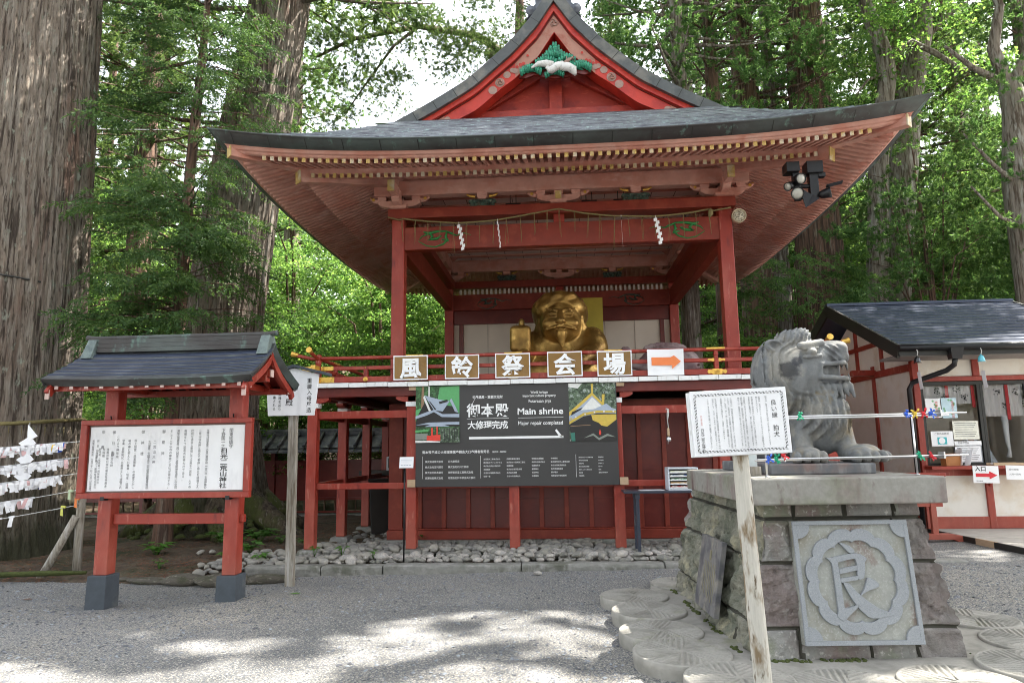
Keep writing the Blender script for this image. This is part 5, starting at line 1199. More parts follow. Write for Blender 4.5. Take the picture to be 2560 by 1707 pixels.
# ================================================================ THE LION
LX, LY = pv(.02, .95).x, pv(.02, .95).y
lion = thing('lion_statue', 'grey stone guardian lion roaring with head turned to the right', 'lion statue', loc=(LX, LY, 1.424))
def lion_f(P):
    P = P*np.array([1.13, 1, 1]) - np.array([.075, 0, 0]); x, y, z = P[..., 0], P[..., 1], P[..., 2]
    hy = -.24                                              # depth plane of the head
    rid = lambda a: 1 - 2*np.abs(np.sin(a))                # carved groove profile
    body = sd_ell(P, (.02, .45, .28), (.30, .36, .30))
    body = smin(body, sd_cap(P, (.06, .35, .40), (.10, -.02, .52), .26, .22), .12)
    chest = sd_ell(P, (.15, -.12, .40), (.215, .20, .34)); body = smin(body, chest, .06)
    for sx in (-1, 1): body = smin(body, sd_ell(P, (.02 + sx*.24, .45, .20), (.15, .27, .22)), .06)
    for (x0, x1, tx) in ((-.04, -.08, -.03), (.30, .33, .10)):
        leg = sd_cap(P, (x0, -.10, .40), (x1, -.20, .08), .105, .088); body = smin(body, leg, .035)
        paw = sd_ell(P, (x1 + tx*.5, -.30, .062), (.135, .17, .075))
        for k in range(4):
            paw = smin(paw, sd_ell(P, (x1 + tx*.9 - .115 + .077*k, -.435 + .012*abs(k - 1.5), .045), (.040, .075, .055)), .008)
        body = smin(body, paw, .02)
    side_paw = sd_ell(P, (.47, -.24, .07), (.13, .13, .078))
    for k in range(4): side_paw = smin(side_paw, sd_ell(P, (.575, -.36 + .07*k, .045), (.075, .037, .05)), .007)
    body = smin(body, side_paw, .03)
    # mane and neck mass
    mane = sd_ell(P, (-.17, -.08, .74), (.30, .34, .34)); mane = smin(mane, sd_ell(P, (.10, -.15, .43), (.235, .25, .26)), .06)
    mane = smin(mane, sd_ell(P, (.235, -.18, .37), (.14, .18, .2)), .05)
    dx, dz = x + .10, z - .76; rr_ = np.sqrt(dx*dx*1.15 + dz*dz); an = np.arctan2(dz, dx)
    g = rid(rr_*np.pi/.060 + .9*np.sin(an*2.0 + .6) + .35*np.sin(an*7)); g2 = rid(rr_*np.pi/.020 + 2*np.sin(an*3))
    msk = np.clip((rr_ - .16)/.05, 0, 1)*np.clip((.10 - x)/.10, 0, 1)*np.clip((z - .50)/.08, 0, 1)
    mane = mane - (.015*g + .004*g2)*msk
    fl = np.clip((.60 - z)/.08, 0, 1)*np.clip((z - .12)/.08, 0, 1)
    mane = mane - (.014*rid((x*1.0 - .25*z + .035*np.sin(z*13 + x*5))*np.pi/.085) + .006*rid((x + .02*np.sin(z*22))*np.pi/.03))*fl
    crown = smin(sd_ell(P, (-.09, -.17, 1.03), (.17, .15, .10)), sd_ell(P, (-.02, -.18, 1.075), (.09, .12, .07)), .03); crown = smin(crown, sd_ell(P, (-.15, -.18, 1.07), (.07, .11, .05)), .03)
    crown = crown - .011*rid((x*1.1 - z*.9 + .02*np.sin(z*30))*np.pi/.047); mane = smin(mane, crown, .02)
    f = smin(body, mane, .03)
    # head, facing +x
    hd = sd_ell(P, (.01, hy + .03, .865), (.215, .20, .165)); hd = smin(hd, sd_ell(P, (-.04, hy - .03, .75), (.145, .15, .17)), .04)
    muz = sd_box(P, (.215, hy, .902), (.145, .118, .085), .05); muz = smin(muz, sd_ell(P, (.24, hy, .985), (.14, .06, .035)), .03)
    muz = smin(muz, sd_ell(P, (.335, hy, .945), (.05, .085, .05)), .02); muz = smin(muz, sd_ell(P, (.34, hy, .865), (.035, .105, .05)), .02)
    wr = rid((z*.75 + x*.55)*np.pi/.042)*np.clip((x - .02)/.06, 0, 1)*np.clip((.30 - x)/.05, 0, 1)*np.clip((.99 - z)/.03, 0, 1)
    muz = muz - .009*wr; hd = smin(hd, muz, .03)
    jaw = sd_cap(P, (.02, hy, .62), (.30, hy, .625), .085, .070); jaw = smin(jaw, sd_ell(P, (.335, hy, .625), (.06, .10, .06)), .02)
    for k in range(8):
        xx = -.02 + .052*k
        for s in (-1, 1): jaw = smin(jaw, sd_cap(P, (xx, hy + s*.09, .625), (xx + .03, hy + s*.098, .545 - .012*(k % 2)), .030, .012), .006)
    hd = smin(hd, jaw, .03)
    mouth = smin(sd_box(P, (.26, hy, .755), (.20, .22, .042), .03, rotm('Y', -7)), sd_ell(P, (.09, hy, .735), (.06, .24, .062)), .02)
    hd = smax(hd, -mouth, .008); f2 = smax(f, -smax(mouth, -(x - .06), .02), .01); f = np.where(x > .04, f2, f)
    hd = smin(hd, sd_box(P, (.17, hy, .745), (.13, .035, .07), .02), .01)
    throat = sd_ell(P, (.10, hy + .02, .75), (.10, .10, .09)); hd = smin(hd, throat, .01)
    for s in (-1, 1):
        hd = smin(hd, sd_cap(P, (.06, hy + s*.14, .70), (.31, hy + s*.115, .685), .022), .010); hd = smin(hd, sd_cap(P, (.07, hy + s*.145, .805), (.30, hy + s*.115, .815), .020), .010); hd = smin(hd, sd_cap(P, (.06, hy + s*.14, .70), (.065, hy + s*.145, .805), .026), .012)
        for (tx, tz, th) in ((.33, .785, .035), (.285, .79, .022), (.24, .79, .020)): hd = smin(hd, sd_cap(P, (tx, hy + s*.085, tz + .02), (tx + .005, hy + s*.085, tz - th), .017, .006), .003)
        for (tx, th) in ((.345, .03), (.30, .02), (.255, .018)): hd = smin(hd, sd_cap(P, (tx, hy + s*.08, .68), (tx, hy + s*.08, .70 + th), .016, .006), .003)
        hd = smax(hd, -sd_ell(P, (-.02, hy + s*.20, .905), (.075, .06, .042), rotm('Y', 12)), .01)
        hd = smin(hd, sd_ell(P, (-.015, hy + s*.175, .905), (.05, .04, .032)), .004)
        hd = smin(hd, sd_cap(P, (-.12, hy + s*.19, .955), (.10, hy + s*.12, .985), .030, .034), .012); hd = smin(hd, sd_cap(P, (-.09, hy + s*.19, .862), (.07, hy + s*.165, .875), .016), .008)
        hd = smin(hd, sd_cap(P, (-.10, hy + s*.195, .93), (.05, hy + s*.165, .94), .012), .005)
        hd = smax(hd, -sd_ell(P, (.375, hy + s*.045, .945), (.03, .02, .017)), .004)
    f = smin(f, hd, .02)
    for (cx, cy) in ((-.30, -.27), (-.24, .14)):
        ear = sd_ell(P, (cx, cy, .975), (.095, .055, .062), rotm('Y', 14)); ear = smax(ear, -sd_ell(P, (cx - .005, cy - .05, .982), (.07, .042, .038), rotm('Y', 14)), .005); f = smin(f, ear, .012)
    f = smin(f, sd_cap(P, (.0, .80, .25), (.0, .86, .72), .12, .09), .08)
    return smax(f, -(z - .002), .004)
lb_ = sdf_mesh('body', lion_f, (-.60, -.58, -.01), (.70, 1.0, 1.20), .0098, LIONST, lion)
m = MB(); random.seed(4)
for (cx, cz, r_, sx) in ((-.075, .80, .034, 1.0), (-.13, .735, .05, 1.35), (-.10, .72, .045, 1.5)):
    pass
# ================================================================ STEEL RAILS AND RIBBONS
rl = thing('steel_rail_rack', 'pair of thin steel rails on slim posts set on the pedestal slab', 'steel rails', loc=(0, 0, 0))
ya, yb_ = pv(-.5, .12).y, pv(.9, .12).y
def bar_y(x): return ya + (yb_ - ya)*(x - 1.55)/1.45
for x, z0, z1 in ((1.535, 1.339, 1.79), (2.655, 1.339, 1.79)):
    m = MB(); m.tube([(x, bar_y(x) + .03, z0), (x, bar_y(x) + .03, z1)], .008, 8); m.lathe([(.018, 0), (.018, .004), (.01, .008)], (x, bar_y(x) + .03, z0), 10); m.build('rail_post', CHROME, rl)
for dz, dy, xa, xb in ((1.790, 0, 1.50, 3.05), (1.776, .055, 1.50, 2.95), (1.476, 0, 1.46, 3.03), (1.468, .055, 1.46, 2.9)):
    m = MB(); m.tube([(xa, bar_y(xa) + dy, dz - .008), (xb, bar_y(xb) + dy, dz + .006)], .0075, 8); m.build('rail', CHROME, rl)
m = MB()
for x, z in ((2.86, 1.79), (2.85, 1.477), (1.665, 1.47)): m.box(x - .006, x + .006, bar_y(x) - .012, bar_y(x) + .07, z - .02, z + .03)
m.build('rail_clamp', CHROME, rl, bevel=.002)
random.seed(21)
def ribbon(x, z, mt, lab, long=.0):
    m = MB(); y = bar_y(x) - .012
    i0 = 0; m.lathe([(.013, -.012), (.017, -.004), (.016, .006), (.012, .012)], (0, 0, 0), 8, 0, 'x')
    for k in range(5):
        a = random.uniform(-2.6, -.5) if k < 3 else random.uniform(.6, 2.5); L = random.uniform(.018, .034)
        p = Vector((math.cos(a)*.01, -.012, math.sin(a)*.012)); q = p + Vector((math.cos(a)*L, random.uniform(-.02, .005), math.sin(a)*L)); n_ = Vector((-math.sin(a), .3, math.cos(a)))*.007
        m.add([p - n_*.5, p + n_*.5, (p+q)/2 + n_ + Vector((0,-.01,0)), q + n_*.9, q - n_*.7, (p+q)/2 - n_ + Vector((0,-.01,0))], [(0,1,2,5), (5,2,3,4)])
    if long: m.add([(-.012, -.014, 0), (.014, -.014, 0), (.016, -.016, -long), (-.008, -.016, -long)], [(0,1,2,3)])
    o = m.build('ribbon', mt, fix=False); o.location = (x, y + .012, z); tag(o, lab, 'ribbon', 'ribbons knotted on the steel rails')
for x, z, mt, lab in ((1.80, 1.79, PGREEN, 'green ribbon knotted on the upper steel rail beside the lion sign'), (2.60, 1.792, PBLUE, 'left blue ribbon knotted on the upper steel rail'), (2.665, 1.793, PYEL, 'yellow ribbon knotted on the upper steel rail'), (2.73, 1.793, PRED, 'red ribbon knotted on the upper steel rail'), (2.785, 1.794, PBLUE, 'right blue ribbon knotted on the upper steel rail'),
    (2.67, 1.477, PGREEN, 'green ribbon knotted at the right of the lower steel rail'), (2.755, 1.477, PRED, 'red ribbon knotted at the right of the lower steel rail'), (1.545, 1.472, PBLUE, 'pale blue ribbon knotted at the left of the lower steel rail'), (1.60, 1.472, PGREEN, 'green ribbon knotted at the left of the lower steel rail')): ribbon(x, z, mt, lab)
ribbon(1.655, 1.50, PRED, 'red ribbon standing up at the left of the lower steel rail', -.06)

# ================================================================ MILLSTONES AROUND THE PEDESTAL
def mill_mesh(seed, r=.335, h=.125):
    random.seed(seed); na, nr = 252, 46; V = []; F = []
    for i in range(nr + 1):
        q = r*(i/nr)
        for k in range(na):
            a = 2*math.pi*k/na; x, y = q*math.cos(a), q*math.sin(a); sct = int(a/(math.pi/4)) % 8; ad = math.pi/4*sct + .10
            nx, ny = -math.sin(ad), math.cos(ad); s = (x*nx + y*ny); g = math.cos(s*2*math.pi/.040)
            dz = -.011*max(0, min(1, (-g + .15)*2.2))*(1 if .03 < q < r*.955 else 0)
            V.append((x, y, dz + .003*mn.noise(Vector((x*6, y*6, seed))) - .004*(q/r)**6))
    for i in range(nr):
        for k in range(na): F.append((i*na+k, (i+1)*na+k, (i+1)*na+(k+1) % na, i*na+(k+1) % na))
    o = nr*na; base = len(V)
    for lv, (dr, dz) in enumerate(((.006, -.012), (.008, -.05), (.004, -.09), (-.004, -h - .05))):
        for k in range(na):
            a = 2*math.pi*k/na; e = .004*mn.noise(Vector((math.cos(a)*5, math.sin(a)*5, lv + seed))); V.append(((r + dr + e)*math.cos(a), (r + dr + e)*math.sin(a), dz))
    for lv in range(4):
        p0 = o if lv == 0 else base + (lv-1)*na; p1 = base + lv*na
        for k in range(na): F.append((p0+k, p1+k, p1+(k+1) % na, p0+(k+1) % na))
    me_o = np_mesh('millstone', np.array(V), np.array(F), MILL, None, smooth=True)
    return me_o
mills = [(1.27, 7.85, .33, 'millstone set farthest back beside the pedestal, half behind it'), (.69, 7.20, .335, 'leftmost millstone, jutting out into the gravel'), (.76, 6.58, .335, 'millstone second from the back left, partly sunlit'), (.77, 5.91, .335, 'middle millstone along the left side of the pedestal'),
  (.84, 5.33, .35, 'large millstone at the front left corner with thick edge'), (1.10, 4.74, .345, 'millstone at the foot of the log pole'), (1.74, 4.62, .36, 'millstone just right of the log pole foot'), (2.45, 4.70, .36, 'smooth worn millstone in front of the carved plaque'), (3.12, 5.05, .35, 'millstone at the front right corner of the pedestal'),
  (3.50, 5.66, .35, 'millstone right of the pedestal with deep dark grooves'), (3.45, 6.33, .33, 'pale millstone behind right of the pedestal'), (3.75, 5.05, .34, 'millstone at the far right edge of the picture')]
protos = [mill_mesh(s) for s in (1, 5)]
random.seed(8)
for i, (x, y, r, lab) in enumerate(mills):
    o = protos[i] if i < 2 else protos[i % 2].copy()
    if i >= 2: COL.objects.link(o)
    o.location = (x, y, .106 + .004*(i % 3)); o.scale = (r/.335, r/.335, 1); o.rotation_euler = (0, 0, random.uniform(0, 6)); tag(o, 'round grooved ' + lab, 'millstone', 'millstones laid around the pedestal')
m = MB(); m.prism([(.95, 7.95), (.85, 7.2), (.95, 5.3), (1.2, 4.75), (2.6, 4.75), (3.3, 5.1), (3.45, 6.4), (3.3, 7.9)], (0, 0, -.05), X, Y_, Z, .135); o = m.build('pedestal_apron', MILL); tag(o, kind='structure')
m = MB(); random.seed(2)
for i in range(320):
    t = random.random(); x = -.76 + 1.52*t; y = random.choice((-.02, -.01, -.03)); 
    if random.random() < .35: x, y = -.80, random.uniform(0, 2.4)
    elif random.random() < .15: x, y = .80, random.uniform(0, .8)
    if mn.noise(Vector((x*3, y*3, 2))) < .02: continue
    p = pv(x, y); r_ = random.uniform(.006, .018); m.lathe([(r_*1.3, -.01), (r_, r_*.5), (r_*.4, r_*.9)], (p.x + random.uniform(-.02, .02), p.y + random.uniform(-.02, .02), .085), 6)
o = m.build('moss_line', MOSS); tag(o, 'thin green moss along the foot of the pedestal', 'moss', kind='stuff')
# ================================================================ GOLD STATUE ON THE STAGE
st = thing('gold_statue', 'large gold seated figure with moustache, soft cap, mallet and sack behind the railing', 'statue', loc=(.05, 13.5, ZD))
zs0 = ZD
def stat_f(P):
    x, y, z = P[..., 0], P[..., 1], P[..., 2]
    f = sd_ell(P, (0, .15, .42), (1.05, .75, .55))                                  # lap and robes
    f = smin(f, sd_ell(P, (0, .10, .85), (.80, .50, .62)), .15)
    f = smin(f, sd_ell(P, (.62, .0, .95), (.30, .36, .42)), .06); f = smin(f, sd_ell(P, (-.55, .05, .90), (.32, .36, .40)), .1)
    f = smin(f, sd_cap(P, (.70, -.15, .9), (.35, -.62, .62), .20, .16), .08)
    f = smin(f, sd_cap(P, (-.62, -.15, .85), (-.72, -.55, .75), .18, .15), .06)
    for k in range(3): f = smax(f, -sd_cap(P, (-.32 + .1*k, -.50, .95 - .25*k), (.0, -.56, .55 - .22*k), .018), .03); f = smax(f, -sd_cap(P, (.32 - .1*k, -.50, .95 - .25*k), (.0, -.56, .55 - .22*k), .018), .03)
    # head
    h = sd_ell(P, (0, -.20, 1.47), (.40, .40, .45)); h = smin(h, sd_ell(P, (0, -.28, 1.28), (.35, .32, .27)), .1)
    for s in (-1, 1):
        h = smin(h, sd_ell(P, (s*.20, -.50, 1.36), (.16, .12, .13)), .06)                      # cheeks
        h = smin(h, sd_ell(P, (s*.165, -.575, 1.545), (.105, .05, .05)), .02)                  # lids
        h = smax(h, -sd_cap(P, (s*.09, -.63, 1.53), (s*.25, -.585, 1.535), .014), .012)        # eye slit
        h = smin(h, sd_cap(P, (s*.06, -.59, 1.615), (s*.28, -.53, 1.66), .030, .022), .025)    # brow
        h = smin(h, sd_cap(P, (s*.03, -.655, 1.295), (s*.30, -.575, 1.235), .035, .018), .012)  # moustache
        h = smin(h, sd_ell(P, (s*.415, -.12, 1.46), (.06, .12, .16)), .03); h = smin(h, sd_ell(P, (s*.405, -.16, 1.22), (.05, .08, .13)), .03)  # long ears
        h = smin(h, sd_ell(P, (s*.055, -.645, 1.39), (.05, .05, .04)), .015)
    h = smin(h, sd_cap(P, (0, -.60, 1.58), (0, -.665, 1.40), .045, .07), .03)
    h = smin(h, sd_ell(P, (0, -.62, 1.225), (.105, .06, .028)), .012); h = smax(h, -sd_ell(P, (0, -.672, 1.243), (.075, .03, .010)), .008); h = smin(h, sd_ell(P, (0, -.60, 1.165), (.09, .06, .035)), .02)
    h = smax(h, -sd_cap(P, (-.2, -.60, 1.72), (.2, -.60, 1.72), .010), .012); h = smax(h, -sd_cap(P, (-.18, -.585, 1.76), (.18, -.585, 1.76), .010), .012)
    h = smin(h, sd_cap(P, (0, -.56, 1.10), (0.02, -.58, .88), .10, .018), .05)                  # pointed beard
    f = smin(f, h, .05)
    # soft cap with a rolled brim
    cap = sd_ell(P, (-.02, -.02, 1.72), (.56, .50, .34)); cap = smin(cap, sd_ell(P, (0, .1, 1.62), (.56, .42, .40)), .05)
    cap = smin(cap, sd_ell(P, (0.0, -.28, 1.93), (.36, .22, .13)), .08); cap = cap + .010*np.sin(x*22 + 3*np.sin(z*8))*np.clip((z - 1.75)/.1, 0, 1)
    cap = smax(cap, -sd_ell(P, (0, -.55, 1.42), (.42, .30, .37)), .04)
    f = smin(f, cap, .02)
    f = smin(f, sd_cap(P, (-.42, -.1, 1.35), (-.47, .1, .95), .10, .12), .05); f = smin(f, sd_cap(P, (.42, -.1, 1.35), (.5, .1, .95), .10, .12), .05)
    mal = sd_box(P, (-.78, -.42, 1.08), (.205, .22, .26), .09); mal = smin(mal, sd_cap(P, (-.76, -.42, 1.3), (-.76, -.42, 1.44), .06), .01)
    mal = smax(mal, -(sd_box(P, (-.78, -.66, 1.08), (.14, .03, .19), .04)), .01)
    f = np.minimum(f, mal)
    return smax(f, -(z - .002), .004)
sdf_mesh('figure', stat_f, (-1.25, -.86, -.02), (1.25, .95, 2.14), .024, STATUEG, st)
m = MB(); m.box(1.1, 1.75, .0, .04, 0, 2.2); o = m.build('yellow_panel', YELCLOTH); o.location = (-.78, 14.6, ZD); tag(o, 'flat yellow panel standing behind the gold statue', 'panel')
fs = thing('sea_bream_sculpture', 'big grey sea bream sculpture lying on stage right of the gold statue', 'fish sculpture', loc=(2.05, 13.3, ZD + .02))
def fish_f(P):
    x, y, z = P[..., 0], P[..., 1], P[..., 2]
    f = sd_ell(P, (.05, 0, .52), (.56, .26, .40)); f = smin(f, sd_ell(P, (.40, 0, .55), (.26, .22, .26)), .08); f = smin(f, sd_cap(P, (-.35, 0, .5), (-.62, 0, .56), .14, .09), .08)
    for s in (-1, 1): f = smin(f, sd_ell(P, (-.78, 0, .62 + s*.15), (.12, .05, .16), rotm('Y', s*38)), .04)
    f = smin(f, sd_ell(P, (.0, 0, .86), (.42, .05, .12)), .05); f = smin(f, sd_ell(P, (.05, 0, .18), (.3, .3, .2)), .06)
    f = smin(f, sd_ell(P, (.44, -.20, .66), (.05, .03, .05)), .006); f = smax(f, -sd_ell(P, (.64, 0, .5), (.09, .3, .015)), .01)
    f = f + .008*np.sin(x*40 + z*20)*np.sin(z*40 - x*20)*np.clip((.3 - x)/.1, 0, 1)
    return f
sdf_mesh('fish', fish_f, (-1.0, -.42, -.02), (.75, .42, 1.05), .02, FISHG, fs)
m = MB(); m.box(-.5, .5, -.28, .28, -.02, .12); m.build('stand', DARKIN, fs, bevel=.01)
# ================================================================ SHOP HUT ON THE RIGHT
hut = thing('shrine_shop_hut', 'white and red timber shop hut with dark metal roof and sliding windows', 'hut', loc=(0, 0, 0))
HX0, HX1, HY0, HY1, HZ0 = 5.68, 8.15, 11.4, 15.4, .22
RX0, RX1, EY, RY, EZ, RZ = 5.20, 8.62, 10.78, 13.4, 3.02, 4.17
def glass_mat():
    m = bpy.data.materials.new('window_glass'); m.use_nodes = True; t = m.node_tree; N = t.nodes; L = t.links; N.clear()
    o = N.new('ShaderNodeOutputMaterial'); x = N.new('ShaderNodeMixShader'); a = N.new('ShaderNodeBsdfTransparent'); g = N.new('ShaderNodeBsdfGlossy'); f = N.new('ShaderNodeFresnel')
    f.inputs[0].default_value = 1.5; g.inputs['Roughness'].default_value = .02; a.inputs[0].default_value = (.97, .98, .98, 1)
    L.new(f.outputs[0], x.inputs[0]); L.new(a.outputs[0], x.inputs[1]); L.new(g.outputs[0], x.inputs[2]); L.new(x.outputs[0], o.inputs[0]); return m
GLASS = glass_mat()
m = MB()
m.box(HX0 + .03, HX1 - .03, HY1 - .06, HY1, HZ0, 3.0); m.box(HX1 - .06, HX1, HY0 + .03, HY1, HZ0, 3.3)
m.box(HX0 + .02, HX0 + .06, HY0 + .08, HY1, HZ0, 3.0); m.prism([(HY0 + .08, 3.0), (HY1, 3.0), (RY, RZ - .22)], (HX0 + .02, 0, 0), Y_, Z, X, .04)
m.box(HX0 + .1, HX1, HY0 + .04, HY0 + .08, .40, 1.13); m.box(HX0 + .1, HX1, HY0 + .04, HY0 + .08, 2.60, 2.92)
m.build('wall', HUTW, hut)
m = MB()
for x0, x1 in ((HX0, HX0 + .10), (6.62, 6.72), (HX1 - .1, HX1)): m.box(x0, x1, HY0, HY0 + .1, HZ0, 1.13 if x0 == 6.62 else 2.92); 
m.box(6.62, 6.72, HY0, HY0 + .1, 2.60, 2.92); m.box(HX0 + .1, HX1 - .1, HY0 + .01, HY0 + .09, 2.52, 2.595); m.box(HX0 + .1, HX1 - .1, HY0 + .01, HY0 + .09, HZ0, .40); m.box(HX0 + .1, HX1 - .1, HY0 + .005, HY0 + .09, 1.03, 1.13)
for y in (12.75, 14.1, 15.3): m.box(HX0 - .01, HX0 + .05, y, y + .1, HZ0, 2.92)
m.box(HX0 - .012, HX0 + .05, HY0 + .1, HY1, 2.70, 2.82); m.box(HX0 - .012, HX0 + .05, HY0 + .1, HY1, HZ0, .40); m.box(HX0 - .013, HX0 + .05, RY - .05, RY + .05, 2.82, RZ - .25)
for s in (-1, 1): m.bar((HX0 + .01, RY + s*1.0, 2.82), (HX0 + .01, RY + s*1.0, 3.55), .07, .07)
m.bar((HX0 + .01, RY - 1.4, 3.3), (HX0 + .01, RY + 1.4, 3.3), .06, .08)
m.box(HX0 - .4, HX0 + .02, 12.7, 12.8, 2.75, 2.85); m.build('timber_frame', RED, hut, bevel=.006)
m = MB(); sl = (RZ - EZ)/(RY - EY)
for s in (-1, 1):
    ye = RY + s*(RY - EY); a = [(RX0, ye, EZ), (RX1, ye, EZ), (RX1, RY, RZ), (RX0, RY, RZ)]
    m.add(a + [(p[0], p[1], p[2] - .10) for p in a], [(0,1,2,3), (7,6,5,4), (0,4,5,1), (1,5,6,2), (3,7,4,0)])
rf = m.build('roof', BLACKROOF, hut)
m = MB()
for i in range(15):
    t = i/14.6; y = EY + (RY - EY)*t; z = EZ + (RZ - EZ)*t
    m.add([(RX0, y - .004, z + .001), (RX1, y - .004, z + .001), (RX1, y, z + .016), (RX0, y, z + .016), (RX1, y + .16, z + .072), (RX0, y + .16, z + .072)], [(0,1,2,3), (3,2,4,5)])
m.box(RX0 - .01, RX1 + .01, RY - .06, RY + .06, RZ + .0, RZ + .05); m.build('roof_course', BLACKROOF, rf, fix=False)
m = MB()
for xx in (RX0, RX1):
    for s in (-1, 1): m.bar((xx, RY + s*(RY - EY + .01), EZ - .09), (xx, RY, RZ - .09), .035, .21, (0, 0, 1))
m.box(RX0, RX1, EY - .02, EY + .01, EZ - .15, EZ + .005); m.build('verge_board', BLACKW, rf)
m = MB(); m.tube([(RX0 - .02, EY - .06, EZ - .035), (RX1, EY - .06, EZ - .035)], .052, 10); m.build('gutter', BLACK, hut)
m = MB(); m.frus((5.93, 6.07, EY - .10, EY + .02, EZ - .22), (5.90, 6.10, EY - .13, EY + .03, EZ - .05)); m.tube([(6.0, EY - .04, EZ - .2), (6.0, EY, EZ - .30), (5.93, EY + .1, EZ - .38), (5.62, HY0 - .1, 2.50), (5.58, HY0 - .06, 2.40), (5.58, HY0 - .06, .25)], .04, 10); m.build('downpipe', BLACK, hut)
m = MB(); m.box(RX0 + .03, RX1 - .03, EY + .02, HY0 + .1, 2.86, 2.90); m.build('eave_soffit', plain('grey_soffit', (.22, .2, .19)), hut)
def win(x0, x1):
    w_ = MB()
    for b in ((x0, x0 + .045, 1.19, 2.51), (x1 - .045, x1, 1.19, 2.51), (x0 + .045, x1 - .045, 2.455, 2.51), (x0 + .045, x1 - .045, 1.19, 1.225)): w_.box(b[0], b[1], HY0 + .02, HY0 + .065, b[2], b[3])
    o = w_.build('window', BLACKW, hut, bevel=.003); g = MB(); g.poly([(x0 + .04, HY0 + .04, 1.22), (x1 - .04, HY0 + .04, 1.22), (x1 - .04, HY0 + .04, 2.46), (x0 + .04, HY0 + .04, 2.46)]); g.build('pane', GLASS, o, fix=False)
win(5.785, 6.70); win(6.703, 7.42); win(7.423, 8.05)
m = MB(); m.box(HX0 + .04, HX1, HY0 - .22, HY0 + .02, 1.135, 1.185); m.add([(6.66, HY0 - .2, 1.13), (6.70, HY0 - .2, 1.13), (6.70, HY0, .85), (6.66, HY0, .85), (6.66, HY0, 1.13), (6.70, HY0, 1.13)], [(0,1,2,3), (0,3,4), (1,5,2)]); m.build('counter', RED, hut, bevel=.004)
m = MB(); m.box(HX0 + .1, HX1 - .06, HY0 + .1, HY0 + 1.1, 1.0, 1.05); m.box(HX0 + .1, HX1 - .1, HY0 + 2.2, HY0 + 2.26, .25, 2.9); m.build('interior_shelf', plain('interior_cream', (.55, .46, .36)), hut)
# curtain inside the windows
def noren(x0, x1, z0, z1, nm):
    m = MB(); n = 40; V = []; F = []
    for i in range(n + 1):
        x = x0 + (x1 - x0)*i/n; y = HY0 + .12 + .016*math.sin(i*1.1)
        for z in (z0, (z0 + z1)/2, z1): V.append((x, y, z))
    for i in range(n):
        for j in range(2): F.append((3*i+j, 3*i+3+j, 3*i+4+j, 3*i+1+j))
    m.add(V, F, 0, True); t = thing('curtain', nm, 'curtain', 'shop curtains'); m.build('cloth', mat('pale_curtain', (.66, .62, .62), .8, var=.05), t, fix=False)
    d = MB(); random.seed(int(x0*10))
    cx = x0 + .24
    while cx < x1:
        for cz, k in ((z0 + (z1-z0)*.78, 0), (z0 + (z1-z0)*.36, .12)):
            for _ in range(16): a, r_ = random.uniform(0, 6.28), random.uniform(.01, .06); d.lathe([(.011, 0), (.011, .002)], (cx + k + math.cos(a)*r_, HY0 + .098, cz + math.sin(a)*r_*1.1), 5, 0, 'y', False)
        cx += .3
    d.build('plum_pattern', plain('dark_motif', (.05, .05, .05)), t); r_ = MB()
    cx = x0 + .36
    while cx < x1:
        r_.box(cx, cx + .05, HY0 + .085, HY0 + .09, z0 - .06, z1); cx += .4
    r_.build('red_tape', plain('red_tape', (.55, .02, .03)), t)
noren(5.84, 6.62, 2.16, 2.45, 'white curtain with dark plum motifs in the left shop window'); noren(6.76, 7.4, 1.95, 2.45, 'longer white curtain with red tapes in the right shop window')
m = MB(); m.tube([(7.10, HY0 + .14, 1.95), (7.10, HY0 + .14, 1.55), (7.12, HY0 + .14, 1.42), (7.10, HY0 + .14, 1.30)], [.05, .035, .02, .04], 10); o = m.build('tied_curtain', PAPER); tag(o, 'white tied net curtain hanging in the right shop window', 'curtain')
# the keeper behind the glass
def per_f(P):
    f = sd_ell(P, (0, 0, .25), (.24, .15, .34)); f = smin(f, sd_cap(P, (-.17, -.02, .42), (-.24, -.16, .12), .075, .055), .05); f = smin(f, sd_cap(P, (.17, -.02, .42), (.22, -.18, .12), .075, .055), .05)
    f = smin(f, sd_cap(P, (0, 0, .5), (0, -.02, .66), .055), .03); h = sd_ell(P, (0, -.03, .76), (.078, .095, .115)); h = smin(h, sd_ell(P, (0, -.125, .75), (.014, .02, .02)), .01); h = smin(h, sd_ell(P, (-.08, -.02, .75), (.012, .02, .03)), .006); h = smin(h, sd_ell(P, (.08, -.02, .75), (.012, .02, .03)), .006)
    h = smax(h, -sd_ell(P, (-.03, -.125, .775), (.014, .012, .006)), .004); h = smax(h, -sd_ell(P, (.03, -.125, .775), (.014, .012, .006)), .004); h = smax(h, -sd_ell(P, (0, -.125, .705), (.022, .012, .004)), .004)
    return smin(f, h, .02)
pr = thing('person', 'person in a white robe seated behind the shop window, mostly hidden by posters', 'person', loc=(6.74, HY0 + .52, 1.0))
sdf_mesh('body', per_f, (-.36, -.3, -.1), (.36, .2, .92), .016, plain('skin', (.45, .27, .19), .6), pr)
def robe_f(P): return smax(smin(sd_ell(P, (0, 0, .25), (.262, .172, .36)), smin(sd_cap(P, (-.17, -.02, .42), (-.24, -.16, .15), .10, .09), sd_cap(P, (.17, -.02, .42), (.22, -.18, .15), .10, .09), .02), .04), -sd_ell(P, (0, -.08, .64), (.07, .09, .1)), .02)
sdf_mesh('robe', robe_f, (-.42, -.36, -.1), (.42, .24, .7), .018, plain('white_robe', (.68, .72, .80), .7), pr)
